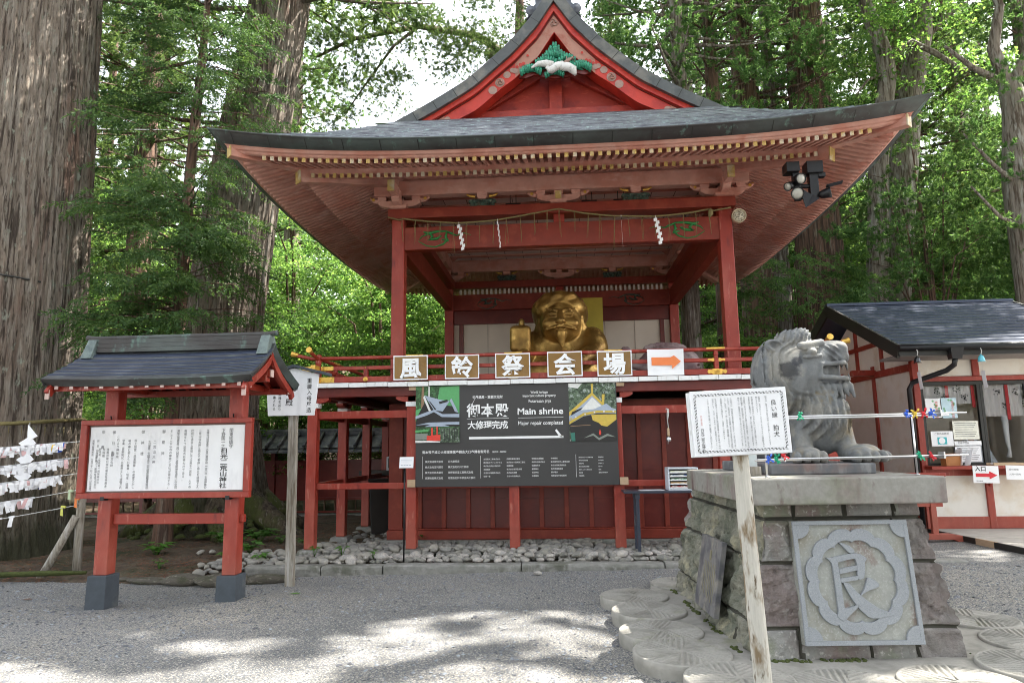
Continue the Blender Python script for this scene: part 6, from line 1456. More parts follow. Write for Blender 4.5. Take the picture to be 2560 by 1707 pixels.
sdf_mesh('hair', lambda P: smax(sd_ell(P, (0, .0, .785), (.092, .10, .115)), -sd_ell(P, (0, -.12, .74), (.075, .09, .10)), .01), (-.14, -.14, .6), (.14, .14, .95), .012, plain('black_hair', (.015, .012, .01), .5), pr)
# papers on the glass and counter
def hut_paper(x0, x1, z0, z1, lab, y=HY0 - .0, kind='lines', mt=None, tilt=0.):
    t = thing('notice_paper', lab, 'notice', 'notices on the shop hut', ((x0 + x1)/2, y, (z0 + z1)/2)); t.rotation_euler = (0, tilt, 0); w_, h_ = (x1 - x0)/2, (z1 - z0)/2
    m = MB(); m.box(-w_, w_, -.003, 0, -h_, h_); m.build('sheet', mt or PAPER, t)
    m = MB(); a, b = MB(), MB()
    if kind == 'entrance':
        row_text(m, "入口", .02, (-w_*.85, -.006, h_*.42), X, Z, .085, .085); row_text(m, "受付時間", 0, (-w_*.8, -.006, -h_*.85), X, Z, .024, .025)
        a.poly([(p[0]*w_, -.006, p[1]*h_) for p in ((-.8, -.3), (.25, -.3), (.25, -.55), (.88, -.08), (.25, .38), (.25, .12), (-.8, .12))]); a.build('red_arrow', plain('red_print', (.60, .015, .03)), t, fix=False)
    elif kind == 'hours':
        row_text(m, "受付時間", 0, (-w_*.75, -.006, h_*.3), X, Z, .034, .036); row_text(m, "九時〜四時", 0, (-w_*.75, -.006, -h_*.35), X, Z, .032, .034)
    elif kind == 'mask':
        row_text(m, "ご案内の時間", 0, (-w_*.7, -.006, h_*.55), X, Z, .036, .038); a.box(-w_*.45, w_*.4, -.006, -.005, -h_*.75, h_*.2); a.build('teal_block', plain('teal_print', (.05, .42, .46)), t); b.lathe([(.05, 0), (.05, .002)], (-.01, -.0085, -h_*.28), 14, 0, 'y', False); b.build('white_mark', PAPER, t)
    elif kind == 'poster':
        random.seed(int(abs(x0)*100))
        for _ in range(7): cx, cz = random.uniform(-.8, .8)*w_, random.uniform(-.8, .8)*h_; a.lathe([(.018, 0), (.018, .001)], (cx, -.005, cz), 6, 0, 'y', False)
        a.build('printed_motif', plain('print_green', (.18, .42, .22)), t); col_text(b, "時間のご案内", 0, (w_*.45, -.006, h_*.7), X, Z, .045, .046); b.build('red_writing', plain('red_writing', (.60, .08, .05)), t, fix=False)
    else:
        for i in range(7): m.box(-w_*.85, w_*(.85 - .1*(i*5 % 4)), -.0045, -.0035, h_*(.75 - .24*i), h_*(.75 - .24*i) + .008)
    if m.v: m.build('lettering', INKGREY if kind not in ('entrance',) else INK, t, fix=False)
hut_paper(5.83, 6.06, 1.94, 2.245, 'poster with green motifs at the left of the shop window', kind='poster'); hut_paper(6.075, 6.305, 1.93, 2.25, 'pale blue poster with red writing in the shop window', kind='poster', mt=plain('pale_blue_paper', (.50, .66, .74)))
hut_paper(5.865, 6.20, 1.49, 1.725, 'white card with a teal block on the shop window', kind='mask'); hut_paper(6.21, 6.60, 1.59, 1.88, 'cream notice with rows of small writing beside the window mullion', kind='lines', mt=plain('cream_paper', (.74, .73, .64)))
hut_paper(6.21, 6.62, 1.50, 1.565, 'narrow white strip notice below the cream notice', kind='hours'); hut_paper(6.21, 6.60, 1.24, 1.485, 'plain pale sheet at the bottom of the left window', kind='lines')
hut_paper(6.31, 6.69, .925, 1.185, 'white entrance sign with a red arrow on the counter edge', y=HY0 - .225, kind='entrance', tilt=.03); hut_paper(6.80, 7.13, .97, 1.185, 'white opening hours sheet on the counter edge', y=HY0 - .225, kind='hours', tilt=.03)
m = MB(); m.box(-.11, .11, -.08, .08, 0, .19); m.box(-.09, .09, -.083, -.079, .03, .16); o = m.build('offering_box', plain('orange_wood', (.40, .16, .05)), bevel=.004); o.location = (6.07, HY0 - .10, 1.187); tag(o, 'small orange wooden box on the shop counter', 'box')
m = MB(); m.bar((-.10, -.02, .0), (-.06, .03, .26), .2, .004, (1,0,0)); m.bar((.02, -.02, .0), (.12, .03, .25), .17, .004, (1,0,0)); o = m.build('price_sheet', PAPER); o.location = (6.27, HY0 - .12, 1.187); tag(o, 'pair of leaning price sheets on the shop counter', 'sheet')
tr = thing('tray', 'wooden tray of white slips on the shop counter', 'tray', loc=(6.86, HY0 - .12, 1.187)); m = MB(); m.box(-.22, .22, -.09, .09, 0, .015); m.box(-.22, .22, -.1, -.085, 0, .04); m.box(-.22, .22, .085, .1, 0, .04); m.build('tray_base', WOODL, tr); m = MB(); m.box(-.17, .15, -.07, .07, .016, .035); m.build('slip_stack', PAPER, tr)
# wind chimes on the gutter
for x, c, nm in ((5.43, (.012, .012, .014), 'black wind chime with white paper strip hanging from the hut gutter'), (6.36, (.12, .50, .62), 'light blue wind chime with white paper strip hanging from the hut gutter')):
    t = thing('wind_chime', nm, 'wind chime', 'wind chimes under the hut gutter', (x, EY - .07, EZ - .07)); m = MB(); m.tube([(0, 0, .08), (-.02, -.03, .03), (.012, -.01, -.04), (0, 0, -.10)], .006, 6); m.tube([(0, 0, -.1), (0, 0, -.37)], .002, 4); m.build('cord', STRING, t)
    m = MB(); m.lathe([(.003, -.10), (.03, -.115), (.045, -.15), (.048, -.18), (.055, -.205), (.05, -.205)], (0, 0, 0), 16); m.lathe([(.008, -.09), (.012, -.105)], (0, 0, 0), 8); m.build('bell', mat('chime_glaze', c, .15, coat=.8, var=.05), t); m = MB(); m.bar((0, 0, -.34), (.02, .0, -.60), .095, .002, (1,0,.1)); m.xform(Matrix.Identity(4)); m.build('paper_strip', PAPER, t)
# platform, trestle
pl = thing('boardwalk', 'grey wooden boardwalk platform in front of the shop hut', 'platform', loc=(0, 0, 0)); m = MB(); random.seed(3)
y = 6.6
while y < HY0 + .02: m.prism([(5.70 + (HY0 - y)*.075, y), (9.6, y), (9.6, y + .113), (5.70 + (HY0 - y - .113)*.075, y + .113)], (0, 0, .185), X, Y_, Z, .03 + random.uniform(0, .003)); y += .12
m.build('plank_top', DECKW, pl); m = MB(); m.bar((5.685, HY0, .13), (5.685 + (HY0 - 6.6)*.075, 6.6, .13), .03, .18); m.build('edge_board', BLACKW, pl)
m = MB(); m.bar((5.765, 10.3, .148), (5.80, 9.9, .148), .034, .15); m.build('edge_board', WOODL, pl)
tr = thing('trestle', 'low red wooden barrier stand beside the pedestal and hut corner', 'barrier stand', loc=(5.38, 10.62, .13))
m = MB(); m.box(-.04, .04, -.03, .03, .06, .93); m.build('post', RED, tr, bevel=.005); m = MB(); m.box(-.5, .22, -.035, .035, .93, .985); m.build('top_bar', RED, tr, bevel=.01); m = MB(); m.box(-.5, .14, -.02, .02, .50, .56); m.build('cross_bar', RED, tr, bevel=.004)
m = MB(); m.prism([(-.38, 0), (-.3, 0), (-.24, .035), (.24, .035), (.3, 0), (.38, 0), (.36, .09), (.2, .12), (-.2, .12), (-.36, .09)], (0, -.05, 0), X, Z, Y_, .1); m.build('foot', RED, tr, bevel=.006); m = MB(); m.box(-.46, -.38, -.03, .03, .0, .93); m.build('post', RED, tr, bevel=.005)
# ================================================================ GROUND
def sst(a, b, x): t = min(1, max(0, (x - a)/(b - a))); return t*t*(3 - 2*t)
def gh(x, y):
    s = sst(6.4, 8.4, y); z = s*max(-.06, min(.14, .019*(x + 1.5)))
    z += .075*math.exp(-(((x + 3.4)/.7)**2 + ((y - 7.4)/.6)**2)) - .02*math.exp(-(((x + 5)/.8)**2 + ((y - 7.3)/.5)**2))
    z += .018*mn.noise(Vector((x*.55, y*.55, 3))) + .006*mn.noise(Vector((x*2.2, y*2.2, 1)))
    if y > 18: z += .10*(y - 18) + max(0, y - 34)*.28
    return z
xs = np.concatenate([np.linspace(-140, -14, 22), np.linspace(-13, 13, 131), np.linspace(14, 140, 22)]); ys = np.concatenate([np.linspace(-60, 0, 13), np.linspace(.5, 20, 118), np.linspace(21, 75, 40)])
V = np.array([(x, y, gh(x, y) if abs(x) < 60 else gh(math.copysign(60, x), y)) for y in ys for x in xs]); nx = len(xs)
F = np.array([(j*nx+i, j*nx+i+1, (j+1)*nx+i+1, (j+1)*nx+i) for j in range(len(ys)-1) for i in range(nx-1)])
GRND = mat('gravel_ground', (.26, .25, .235), .9, layers=[((.30, .275, .235), .9, .46, .62, ONE), ((.19, .185, .175), .45, .5, .64, ONE), ((.12, .13, .145), 48, .50, .60, ONE), ((.48, .45, .40), 70, .56, .66, ONE), ((.07, .075, .085), 90, .585, .64, ONE)], var=.2, vs=110, bump=1, bs=75, bd=.016)
o = np_mesh('ground', V, F, GRND, smooth=True); tag(o, kind='structure')
# forest soil beyond the gravel, left and behind
def soil_h(x, y):
    e = 8.75 + .25*mn.noise(Vector((x*.5, 0, 0))) + (.18 if x > -4.2 else 0); d = y - e
    return gh(x, y) + .0 + (min(.10, d*.16) if d > 0 else d*.4) + .05*mn.fractal(Vector((x*.8, y*.8, 5)), 1, 2, 4)*sst(0, .8, d) + (.06*sst(9.5, 12, y) if x < -3.6 else 0)
xs = np.concatenate([np.linspace(-60, -13, 14), np.linspace(-12.6, -3.2, 95), np.linspace(-3, 5.6, 30), np.linspace(6, 60, 20)]); ys = np.concatenate([np.linspace(8.45, 14, 60), np.linspace(14.4, 60, 50)]); nx = len(xs); V = []; 
for y in ys:
    for x in xs:
        z = soil_h(x, y)
        if x > -3.3 and y < 10.9: z = min(z, gh(x, y) - .05 + .10*sst(9.1, 9.3, y))
        if x > 4.2 and y < 15.8: z = gh(x, y) - .05
        V.append((x, y, z))
F = np.array([(j*nx+i, j*nx+i+1, (j+1)*nx+i+1, (j+1)*nx+i) for j in range(len(ys)-1) for i in range(nx-1)])
o = np_mesh('forest_floor', np.array(V), F, SOIL, smooth=True); tag(o, kind='structure')
# loose slate chips on the gravel court
N = 30000; g = np.random.default_rng(3)
yy = 3.6 + 6.6*g.random(N)**1.35; xx = -7.5 + 14.5*g.random(N)
keep = ~((xx > .45) & (xx < 3.7) & (yy > 4.5) & (yy < 8.2)) & (yy < 8.93) & ~((xx > 5.4) & (yy > 6.6))
dens = np.array([mn.noise(Vector((a*.6, b*.9, 9))) for a, b in zip(xx, yy)]); keep &= (dens + .55*g.random(N) > .02); xx, yy = xx[keep], yy[keep]; N = len(xx)
sz = .006 + .015*g.random(N)**2.6 + (.016*(g.random(N) < .012)); a = g.random(N)*6.283
zz = np.array([gh(p, q) for p, q in zip(xx, yy)])
B = np.array([(1,0,0),(.3,.8,.0),(-.75,.6,0),(-.9,-.4,0),(.1,-.85,0),(0.1,.05,.55),(0,0,-.4)]); J = 1 + .45*(g.random((N, 7, 3)) - .5)
P = B[None]*J*sz[:, None, None]; P[..., 2] *= .75; ca, sa = np.cos(a)[:, None], np.sin(a)[:, None]
tl = (g.random(N)[:, None] - .5)*.9; P[..., 2] += P[..., 0]*tl
V = np.stack([P[..., 0]*ca - P[..., 1]*sa + xx[:, None], P[..., 0]*sa + P[..., 1]*ca + yy[:, None], P[..., 2] + zz[:, None] + .002], -1).reshape(-1, 3)
T = np.array([(0,1,5),(1,2,5),(2,3,5),(3,4,5),(4,0,5),(1,0,6),(2,1,6),(3,2,6),(4,3,6),(0,4,6)]); F = (T[None] + 7*np.arange(N)[:, None, None]).reshape(-1, 3)
o = np_mesh('loose_slate_chips', V, F, GRAVEL); tag(o, 'loose blue-grey slate chips strewn over the gravel court', 'gravel', kind='stuff')
# kerb
m = MB(); random.seed(12); x = -4.15; KY0, KY1 = 8.97, 9.19
def rough_block(m, x0, x1, y0, y1, z0, z1, amp=.012, top=True, nx=None):
    nx = nx or max(4, int((x1 - x0)/.06)); pr = [(y0 + .012, z0), (y0, z1 - .035), (y0 + .006, z1 - .012), (y0 + .025, z1), (y1 - .02, z1), (y1, z1 - .02), (y1, z0)]; vs = []; fs = []
    for i in range(nx + 1):
        x_ = x0 + (x1 - x0)*i/nx
        for k, (y, z) in enumerate(pr):
            q = Vector((x_*3, y*9, z*9 + k)); e = mn.fractal(q*1.3, 1, 2, 3)*amp; vs.append((x_, y + (e if k < 3 else 0), z + (e*.5 if 2 <= k <= 4 else e if k == 1 else 0)))
    n = len(pr)
    for i in range(nx):
        for k in range(n - 1): fs.append((i*n+k, (i+1)*n+k, (i+1)*n+k+1, i*n+k+1))
    fs += [tuple(range(n)), tuple(nx*n + k for k in range(n))[::-1]]; m.add(vs, fs, 0, False)
for x0, x1 in ((-4.15, -3.15), (-3.14, -2.34), (-2.325, -.55), (-.54, 1.25), (1.26, 3.1), (3.11, 4.9)): rough_block(m, x0 + .003, x1 - .003, KY0 + random.uniform(-.008, .008), KY1, -.15, .105 + .012*(x0 + 2)/2 if x0 > -2.4 else .09, .014)
o = m.build('kerb', CONC); tag(o, kind='structure')
# ---- river stones: eight shapes, each stone its own object
def stone_mesh(seed):
    import bmesh
    b = bmesh.new(); bmesh.ops.create_icosphere(b, subdivisions=3, radius=.5); rs = np.random.default_rng(seed); sq = rs.uniform(.62, .9, 3); sq[0] = 1; sq[2] *= .8
    cuts = [(Vector(rs.normal(size=3)).normalized(), rs.uniform(.30, .42)) for _ in range(5)]
    for v in b.verts:
        p = v.co.copy(); p *= 1 + .22*mn.noise(p*1.7 + Vector((seed*5.1, 0, 0))) + .06*mn.noise(p*4.3 + Vector((seed, 3, 0)))
        for n_, d in cuts:
            e = p.dot(n_) - d
            if e > 0: p -= n_*e*.72
        v.co = (p.x*sq[0], p.y*sq[1], p.z*sq[2])
    me = bpy.data.meshes.new('river_stone'); b.to_mesh(me); b.free(); me.materials.append(RIVER)
    for q in me.polygons: q.use_smooth = True
    return me
SM = [stone_mesh(s) for s in range(1, 9)]
random.seed(31); spots = []
def blocked(x, y): return any(abs(x - p[0]) < .10 and abs(y - p[1]) < .10 for p in posts + side) or (abs(x - XC) < HW and y > YCOL - .12)
def try_add(x, y, r, z):
    for (a, b, rr, zz_) in spots:
        if (a - x)**2 + (b - y)**2 < ((rr + r)*.80)**2 and abs(zz_ - z) < .03: return False
    if blocked(x, y): return False
    spots.append((x, y, r, z)); return True
for layer, (z, n) in enumerate(((.10, 8000), (.145, 3600))):
    for _ in range(n):
        x = random.uniform(-3.75, 3.2); y = random.uniform(9.27, 10.72) if random.random() < .82 else random.uniform(10.6, 14.5)
        if y > 10.75 and x > XC - HW - .1: continue
        if layer and (mn.noise(Vector((x*.9, y*.9, 4))) < -.12 or y > 10.7 or y < 9.33): continue
        r = random.choice((.042, .05, .06, .068, .08)); try_add(x, y, r, z + .02*mn.noise(Vector((x, y, 0))) + (0 if x > -2 else -.02))
for _ in range(500):                                     # looser stones left of the stage
    x = random.uniform(-5.6, -3.8); y = random.uniform(8.75, 10.3)
    if mn.noise(Vector((x*.8, y*1.4, 8))) < (-.05 if x > -4.8 else .15): continue
    try_add(x, y, random.choice((.035, .045, .055, .075)), soil_h(x, y) - gh(x, y)*0 + .02)
spots.sort(key=lambda s: math.hypot(s[0], s[1]))
def place_stone(i, s, parent_stuff=None):
    x, y, r, z = s; e = (random.uniform(-.25, .25), random.uniform(-.25, .25), random.uniform(0, 6.28)); sc = r*random.uniform(2.0, 2.6)
    return (x, y, z + r*.3), e, (sc*random.uniform(1.0, 1.3), sc, sc*random.uniform(.75, 1.05))
vis = [s for s in spots if s[1] < 11.2][:300]; rest = [s for s in spots if s not in vis]
for i, s in enumerate(vis):
    l, e, sc = place_stone(i, s); o = bpy.data.objects.new('river_stone', SM[i % 8]); COL.objects.link(o); o.location, o.rotation_euler, o.scale = l, e, sc
    tag(o, 'rounded grey river stone in the bed of stones around the stage posts', 'stone', 'river stones around the stage')
V, F, off_ = [], [], 0
for i, s in enumerate(rest):
    l, e, sc = place_stone(i, s); me = SM[i % 8]; co = np.empty(len(me.vertices)*3); me.vertices.foreach_get('co', co); co = co.reshape(-1, 3)
    from mathutils import Euler
    co = (co*np.array(sc)) @ np.array(Euler(e).to_matrix()).T + np.array(l); f = np.array([p.vertices[:] for p in me.polygons]); V.append(co); F.append(f + off_); off_ += len(co)
if V: o = np_mesh('far_river_stones', np.concatenate(V), np.concatenate(F), RIVER, smooth=True); tag(o, 'bed of more distant river stones under and beside the stage', 'stones', kind='stuff')
# flat boulders edging the soil on the left
random.seed(17)
BM_ = [q.copy() for q in SM]
for q in BM_: q.materials[0] = BOULD
for i, (x, y, w_, d, h, lab) in enumerate(((-4.75, 8.62, .44, .30, .20, 'dark flat edging boulder nearest the left notice board footing'), (-4.25, 8.55, .52, .34, .24, 'big brown edging boulder between the notice board footings'), (-3.72, 8.66, .50, .3, .2, 'long edging boulder beside the right notice board footing'), (-5.3, 8.72, .5, .26, .12, 'low grey edging stone left of the notice board'), (-5.75, 8.85, .34, .2, .1, 'small edging stone beside the rope post'))):
    o = bpy.data.objects.new('edging_boulder', BM_[(i*3 + 1) % 8]); COL.objects.link(o); o.location = (x, y, gh(x, y) + h*.22); o.scale = (w_*1.25, d*1.4, h*1.3); o.rotation_euler = (0, 0, random.uniform(-.2, .2)); tag(o, lab, 'boulder', 'boulders edging the soil')
m = MB(); m.tube([(-9.0, 8.35, .03), (-7.9, 8.55, .05), (-7.2, 8.72, .05), (-6.75, 8.85, .04), (-6.3, 8.95, .03)], [.03, .035, .03, .03, .02], 10, jit=.25); o = m.build('mossy_log', MOSS); tag(o, 'low mossy log edging the gravel under the big left cedar', 'log')
o = bpy.data.objects.new('stray_stone', SM[2]); COL.objects.link(o); o.location = (-.33, 8.72, gh(-.33, 8.72) + .03); o.scale = (.10, .09, .085); tag(o, 'single pebble lying on the gravel before the kerb', 'stone')
# needle litter on the soil
n_ = 9000; lx_ = -9 + 5.6*g.random(n_); ly_ = 8.8 + 5*g.random(n_)**1.3; kp = np.array([mn.noise(Vector((a*.9, b*.9, 2))) > -.15 for a, b in zip(lx_, ly_)]); lx_, ly_ = lx_[kp], ly_[kp]; n_ = len(lx_)
P_ = np.array([(a, b, soil_h(a, b) + .006) for a, b in zip(lx_, ly_)]); an_ = g.random(n_)*6.283; L_ = (.012 + .03*g.random(n_))[:, None]; D_ = np.stack([np.cos(an_), np.sin(an_), .25*(g.random(n_) - .5)], 1); S_2 = np.stack([-np.sin(an_), np.cos(an_), 0*an_], 1)*(.002 + .005*g.random(n_))[:, None]
V = np.stack([P_ - D_*L_, P_ + S_2, P_ + D_*L_, P_ - S_2 + np.array([0, 0, .004])], 1).reshape(-1, 3); o = np_mesh('needle_litter', V, np.arange(4*n_).reshape(-1, 4), NEEDLE); tag(o, 'dry brown cedar needles littering the soil at the left', 'needles', kind='stuff')
# herbs
def herb(x, y, z, n, s, lab):
    t = thing('herb', lab, 'plant', 'herbs among the stones', (x, y, z)); m = MB(); st_ = MB()
    for i in range(n):
        a = random.uniform(0, 6.28); L = random.uniform(.3, 1)*s; c = Vector((math.cos(a)*L*.8, math.sin(a)*L*.8, .04 + L*.55)); u_ = Vector((math.cos(a), math.sin(a), random.uniform(-.3, .2)))*s*.36; v_ = Vector((-math.sin(a), math.cos(a), random.uniform(-.2, .2)))*s*.25
        m.add([c - u_, c + v_*.9 - u_*.2, c + u_*1.1 + Vector((0,0,-.01)), c - v_*.9 - u_*.2], [(0,1,2,3)]); st_.tube([(0, 0, -.03), c*.5 + Vector((0,0,.03)), c], .0025, 3)
    m.build('foliage', HERB, t, fix=False); st_.build('stem', HERB, t)
for x, y, n, s, lab in ((-4.75, 10.4, 14, .2, 'leafy green herb behind the notice board tie rail'), (-4.3, 9.75, 12, .13, 'fern-like herb on the soil right of centre behind the notice board'), (-5.45, 9.2, 7, .12, 'small herb at the foot of the rope post'), (-3.42, 9.5, 6, .10, 'herb behind the white sign post'), (-3.05, 9.55, 6, .1, 'herb at the foot of the outermost red post'), (-2.2, 10.75, 7, .12, 'herb sprouting at the corner of the red lower wall'), (-2.55, 9.32, 5, .07, 'tiny herb behind the kerb'), (-4.9, 9.9, 9, .12, 'herb left of the slate footed post'), (-5.25, 10.9, 16, .2, 'spreading herb patch by the mossy cedar roots'), (-4.6, 11.2, 9, .14, 'herb on the moss beside the cedar root'), (-5.0, 11.3, 18, .26, 'largest herb clump at the foot of the mossy cedar'), (-6.1, 10.2, 14, .2, 'herb clump behind the rope post'), (-5.7, 11.4, 14, .22, 'tall herb clump left of the mossy roots'), (-4.05, 10.9, 12, .17, 'herb clump right of the mossy roots')):
    random.seed(int(x*100) + n); n, s = int(n*1.6), s*1.25; herb(x, y, (soil_h(x, y) if x < -3.6 else .16), n, s, lab)
random.seed(5)
for x, y, lab in ((-2.95, 7.62, 'fallen green leaf by the right notice board footing'), (-6.1, 7.7, 'dry brown twig on the gravel at left')):
    m = MB(); s = .07; m.add([(-s, 0, .004), (0, s*.5, .012), (s, 0, .006), (0, -s*.45, .01)], [(0,1,2,3)]); o = m.build('fallen_leaf', HERB if 'leaf' in lab else BARKR, fix=False); o.location = (x, y, gh(x, y) + .006); tag(o, lab, 'leaf' if 'leaf' in lab else 'twig')

# ================================================================ LEFT: TILED WALL, FORTUNE SLIP ROPES, THINGS UNDER THE STAGE
wl = thing('tiled_boundary_wall', 'low dark red boundary wall with tiled coping behind the stage', 'wall', loc=(0, 0, 0)); WY = 15.6
m = MB(); m.box(-16, 3, WY, WY + .08, .50, 1.28); m.build('wall_panel', REDDK, wl)
m = MB(); x = -16
while x < 3: m.box(x, x + .1, WY - .03, WY + .11, .1, 1.62); x += 1.55
m.box(-16, 3, WY - .02, WY + .1, 1.28, 1.34); m.box(-16, 3, WY - .02, WY + .1, 1.58, 1.64); m.box(-16, 3, WY - .02, WY + .1, .44, .5); m.box(-16, 3, WY - .01, WY + .05, .16, .20); m.build('wall_post', REDDK, wl)
m = MB(); x = -16
while x < 3: m.box(x, x + .03, WY + .01, WY + .04, .2, .44); x += .24
for z in (1.40, 1.46, 1.52): m.box(-16, 3, WY + .02, WY + .04, z, z + .014)
m.build('lattice', BARKR, wl)
m = MB(); m.box(-16, 3, WY - .15, WY + .3, -.1, .14); m.build('footing', CONC, wl)
m = MB()
for s in (-1, 1):
    m.add([(-16, WY + .04 + s*.06, 1.92), (3, WY + .04 + s*.06, 1.92), (3, WY + .04 + s*.52, 1.62), (-16, WY + .04 + s*.52, 1.62)], [(0,1,2,3)])
m.box(-16, 3, WY - .06, WY + .14, 1.90, 1.98); m.tube([(-16, WY + .04, 2.0), (3, WY + .04, 2.0)], .06, 8); tc_ = m.build('tile_coping', DKTILE, wl)
m = MB(); x = -15.9
while x < 3:
    for r_ in range(2): z0 = 1.80 - .14*r_; y0 = WY - .10 - .22*r_; m.box(x, x + .27, y0 - .20, y0, z0 - .16, z0 - .10) if False else m.add([(x, y0 - .21, z0 - .115), (x + .27, y0 - .21, z0 - .115), (x + .27, y0 + .02, z0 + .03), (x, y0 + .02, z0 + .03), (x, y0 - .21, z0 - .15), (x + .27, y0 - .21, z0 - .15)], [(0,1,2,3), (4,5,1,0)])
    m.tube([(x, WY - .52, 1.655), (x, WY - .04, 1.96)], .035, 6); x += .29
m.build('roof_tile', DKTILE, tc_)
# under the stage
ap = thing('white_cabinet', 'white appliance cabinet in the dark under the stage, nearest the lower wall', 'cabinet', 'cabinets under the stage', (-2.95, 14.2, .12)); m = MB(); m.box(-.3, .3, -.3, .3, 0, .82); m.build('body', APPL, ap, bevel=.02); m = MB(); m.box(-.25, .25, -.306, -.3, .1, .6); m.box(-.28, .28, -.29, .28, .821, .85); m.build('front_panel', plain('appliance_grey', (.40, .43, .48), .4), ap)
ap = thing('white_cabinet', 'white boxed monitor standing on the dark bench under the stage', 'cabinet', 'cabinets under the stage', (-3.35, 14.0, 1.14)); m = MB(); m.box(-.2, .2, -.15, .15, 0, .28); m.build('body', APPL, ap, bevel=.015); m = MB(); m.box(-.16, .12, -.156, -.15, .05, .25); m.build('front_panel', DARKIN, ap)
t = thing('dark_bench', 'long dark bench under the stage carrying a white box', 'bench', loc=(-3.2, 14.05, 0)); m = MB(); m.box(-.9, .9, -.25, .25, 1.05, 1.14); m.build('bench_top', DARKIN, t)
for x in (-.8, .8):
    m = MB(); m.box(x - .05, x + .05, -.2, .2, .1, 1.049); m.build('leg', DARKIN, t)
m = MB(); m.box(-.55, .55, -.02, .02, 0, .92); m.box(-.57, .57, -.03, .03, .92, .96); o = m.build('dark_board', DARKIN, bevel=.005); o.location = (-2.85, 12.3, .12); o.rotation_euler = (R(-14), 0, R(28)); tag(o, 'dark leaning board under the stage beside the lower wall', 'board')
# fortune slip ropes
pr_ = thing('rope_post', 'grey round wooden post holding the fortune slip cords', 'post', loc=(-6.61, 9.2, 0)); m = MB(); m.tube([(.0, 0, -.1), (-.02, 0, .6), (.0, 0, 1.2), (-.01, 0, 1.86)], [.058, .056, .052, .05], 14, jit=.02); m.build('pole', WOODG, pr_)
br = MB(); br.tube([(-.36, -.12, -.06), (-.18, -.06, .34), (.0, -.02, .74)], [.05, .05, .046], 12, jit=.03); o = br.build('brace_pole', WOODG); o.location = (-6.63, 9.14, 0); tag(o, 'short wooden brace leaning against the rope post', 'brace')
ends = [((-6.638, 9.2, 1.755), (-7.205, 8.4, 1.693)), ((-6.632, 9.2, 1.54), (-7.181, 8.4, 1.454)), ((-6.633, 9.2, 1.32), (-7.159, 8.4, 1.243)), ((-6.641, 9.2, 1.092), (-7.134, 8.4, 1.003)), ((-6.67, 9.2, .882), (-7.114, 8.4, .81))]
SLIPM = [PAPER, mat('slip_pale', (.70, .71, .74), .7, var=.1), plain('slip_pink', (.66, .42, .42)), PYEL, PBLUE, PRED]
names_ = ['topmost', 'second', 'middle', 'fourth', 'lowest']; random.seed(77)
cover = [(.24, 1.6, 150), (.22, 1.6, 150), (.30, 1.6, 140), (.62, 1.6, 42), (.86, 1.5, 6)]
for i, (a, b) in enumerate(ends):
    a, b = Vector(a), Vector(b); e = a + (b - a)*2.4; m = MB(); n = 30
    def cp(t): p = a + (e - a)*(t/2.4); return p + Vector((0, 0, -.03*math.sin(math.pi*min(1, t/2.4))))
    m.tube([cp(2.4*k/n) for k in range(n + 1)], .0055, 6); m.tube([a + Vector((math.cos(q)*.06, math.sin(q)*.06, .004*q)) + Vector((.02, 0, 0)) for q in np.linspace(0, 6.3, 14)], .006, 5)
    t = thing('fortune_slip_cord', '%s white cord strung from the rope post, hung with knotted fortune slips' % names_[i], 'cord', 'fortune slip cords by the cedar'); m.build('cord', STRING, t)
    t0, t1, n_ = cover[i]; m = MB(); d = (e - a).normalized()
    for k in range(n_):
        u_ = t0 + (t1 - t0)*(k + random.uniform(-.3, .3))/n_; p = cp(u_); L = random.uniform(.06, .15) if i < 3 else random.uniform(.09, .17); w_ = random.uniform(.014, .024); sw = random.uniform(-.35, .35); mi = random.choice((0,)*9 + (1,)*6 + (2,)) if random.random() < .97 else random.choice((3, 4, 5))
        dn = Vector((0, 0, -1)) + d*sw + Vector((random.uniform(-.2, .2), random.uniform(-.3, .1), 0)); dn.normalize(); s_ = d*w_; yo = Vector((random.uniform(-.01, .01), random.uniform(-.025, .0), 0)); q = p + Vector((0, 0, .012)) + yo; mid = q + dn*L*.5 + Vector((random.uniform(-.01, .01), -.008, 0))
        m.add([q - s_, q + s_, mid + s_*1.1, mid - s_*1.1, q + dn*L + s_*1.1 + Vector((0, 0, random.uniform(-.012, .012))), q + dn*L - s_*1.1], [(0,1,2,3), (3,2,4,5)], mi)
        m.bar(p - d*w_*1.4 + Vector((0, -.008, .004)), p + d*w_*1.4 + Vector((0, -.008, 0)), .02, .022, (0,0,1), mi if mi < 2 else 0)
    m.build('fortune_slip_row', SLIPM, t, fix=False)
for p, mt, lab in (((-6.70, 9.08, 1.07), plain('pale_green_slip', (.45, .55, .35)), 'pale green knotted slip on the fourth cord by the post'), ((-6.76, 9.04, .86), plain('yellow_green_slip', (.60, .60, .12)), 'yellow-green knotted slip on the lowest cord by the post'), ((-6.63, 9.12, .96), plain('orange_slip', (.80, .22, .05)), 'small orange slip on the rope post')):
    m = MB(); m.bar((-.03, 0, .015), (.03, 0, .01), .025, .03); m.add([(-.03, -.01, 0), (.0, -.012, .01), (.012, -.014, -.11), (-.03, -.014, -.10)], [(0,1,2,3)]); o = m.build('knotted_slip', mt, fix=False); o.location = p; tag(o, lab, 'slip', 'coloured slips by the rope post')
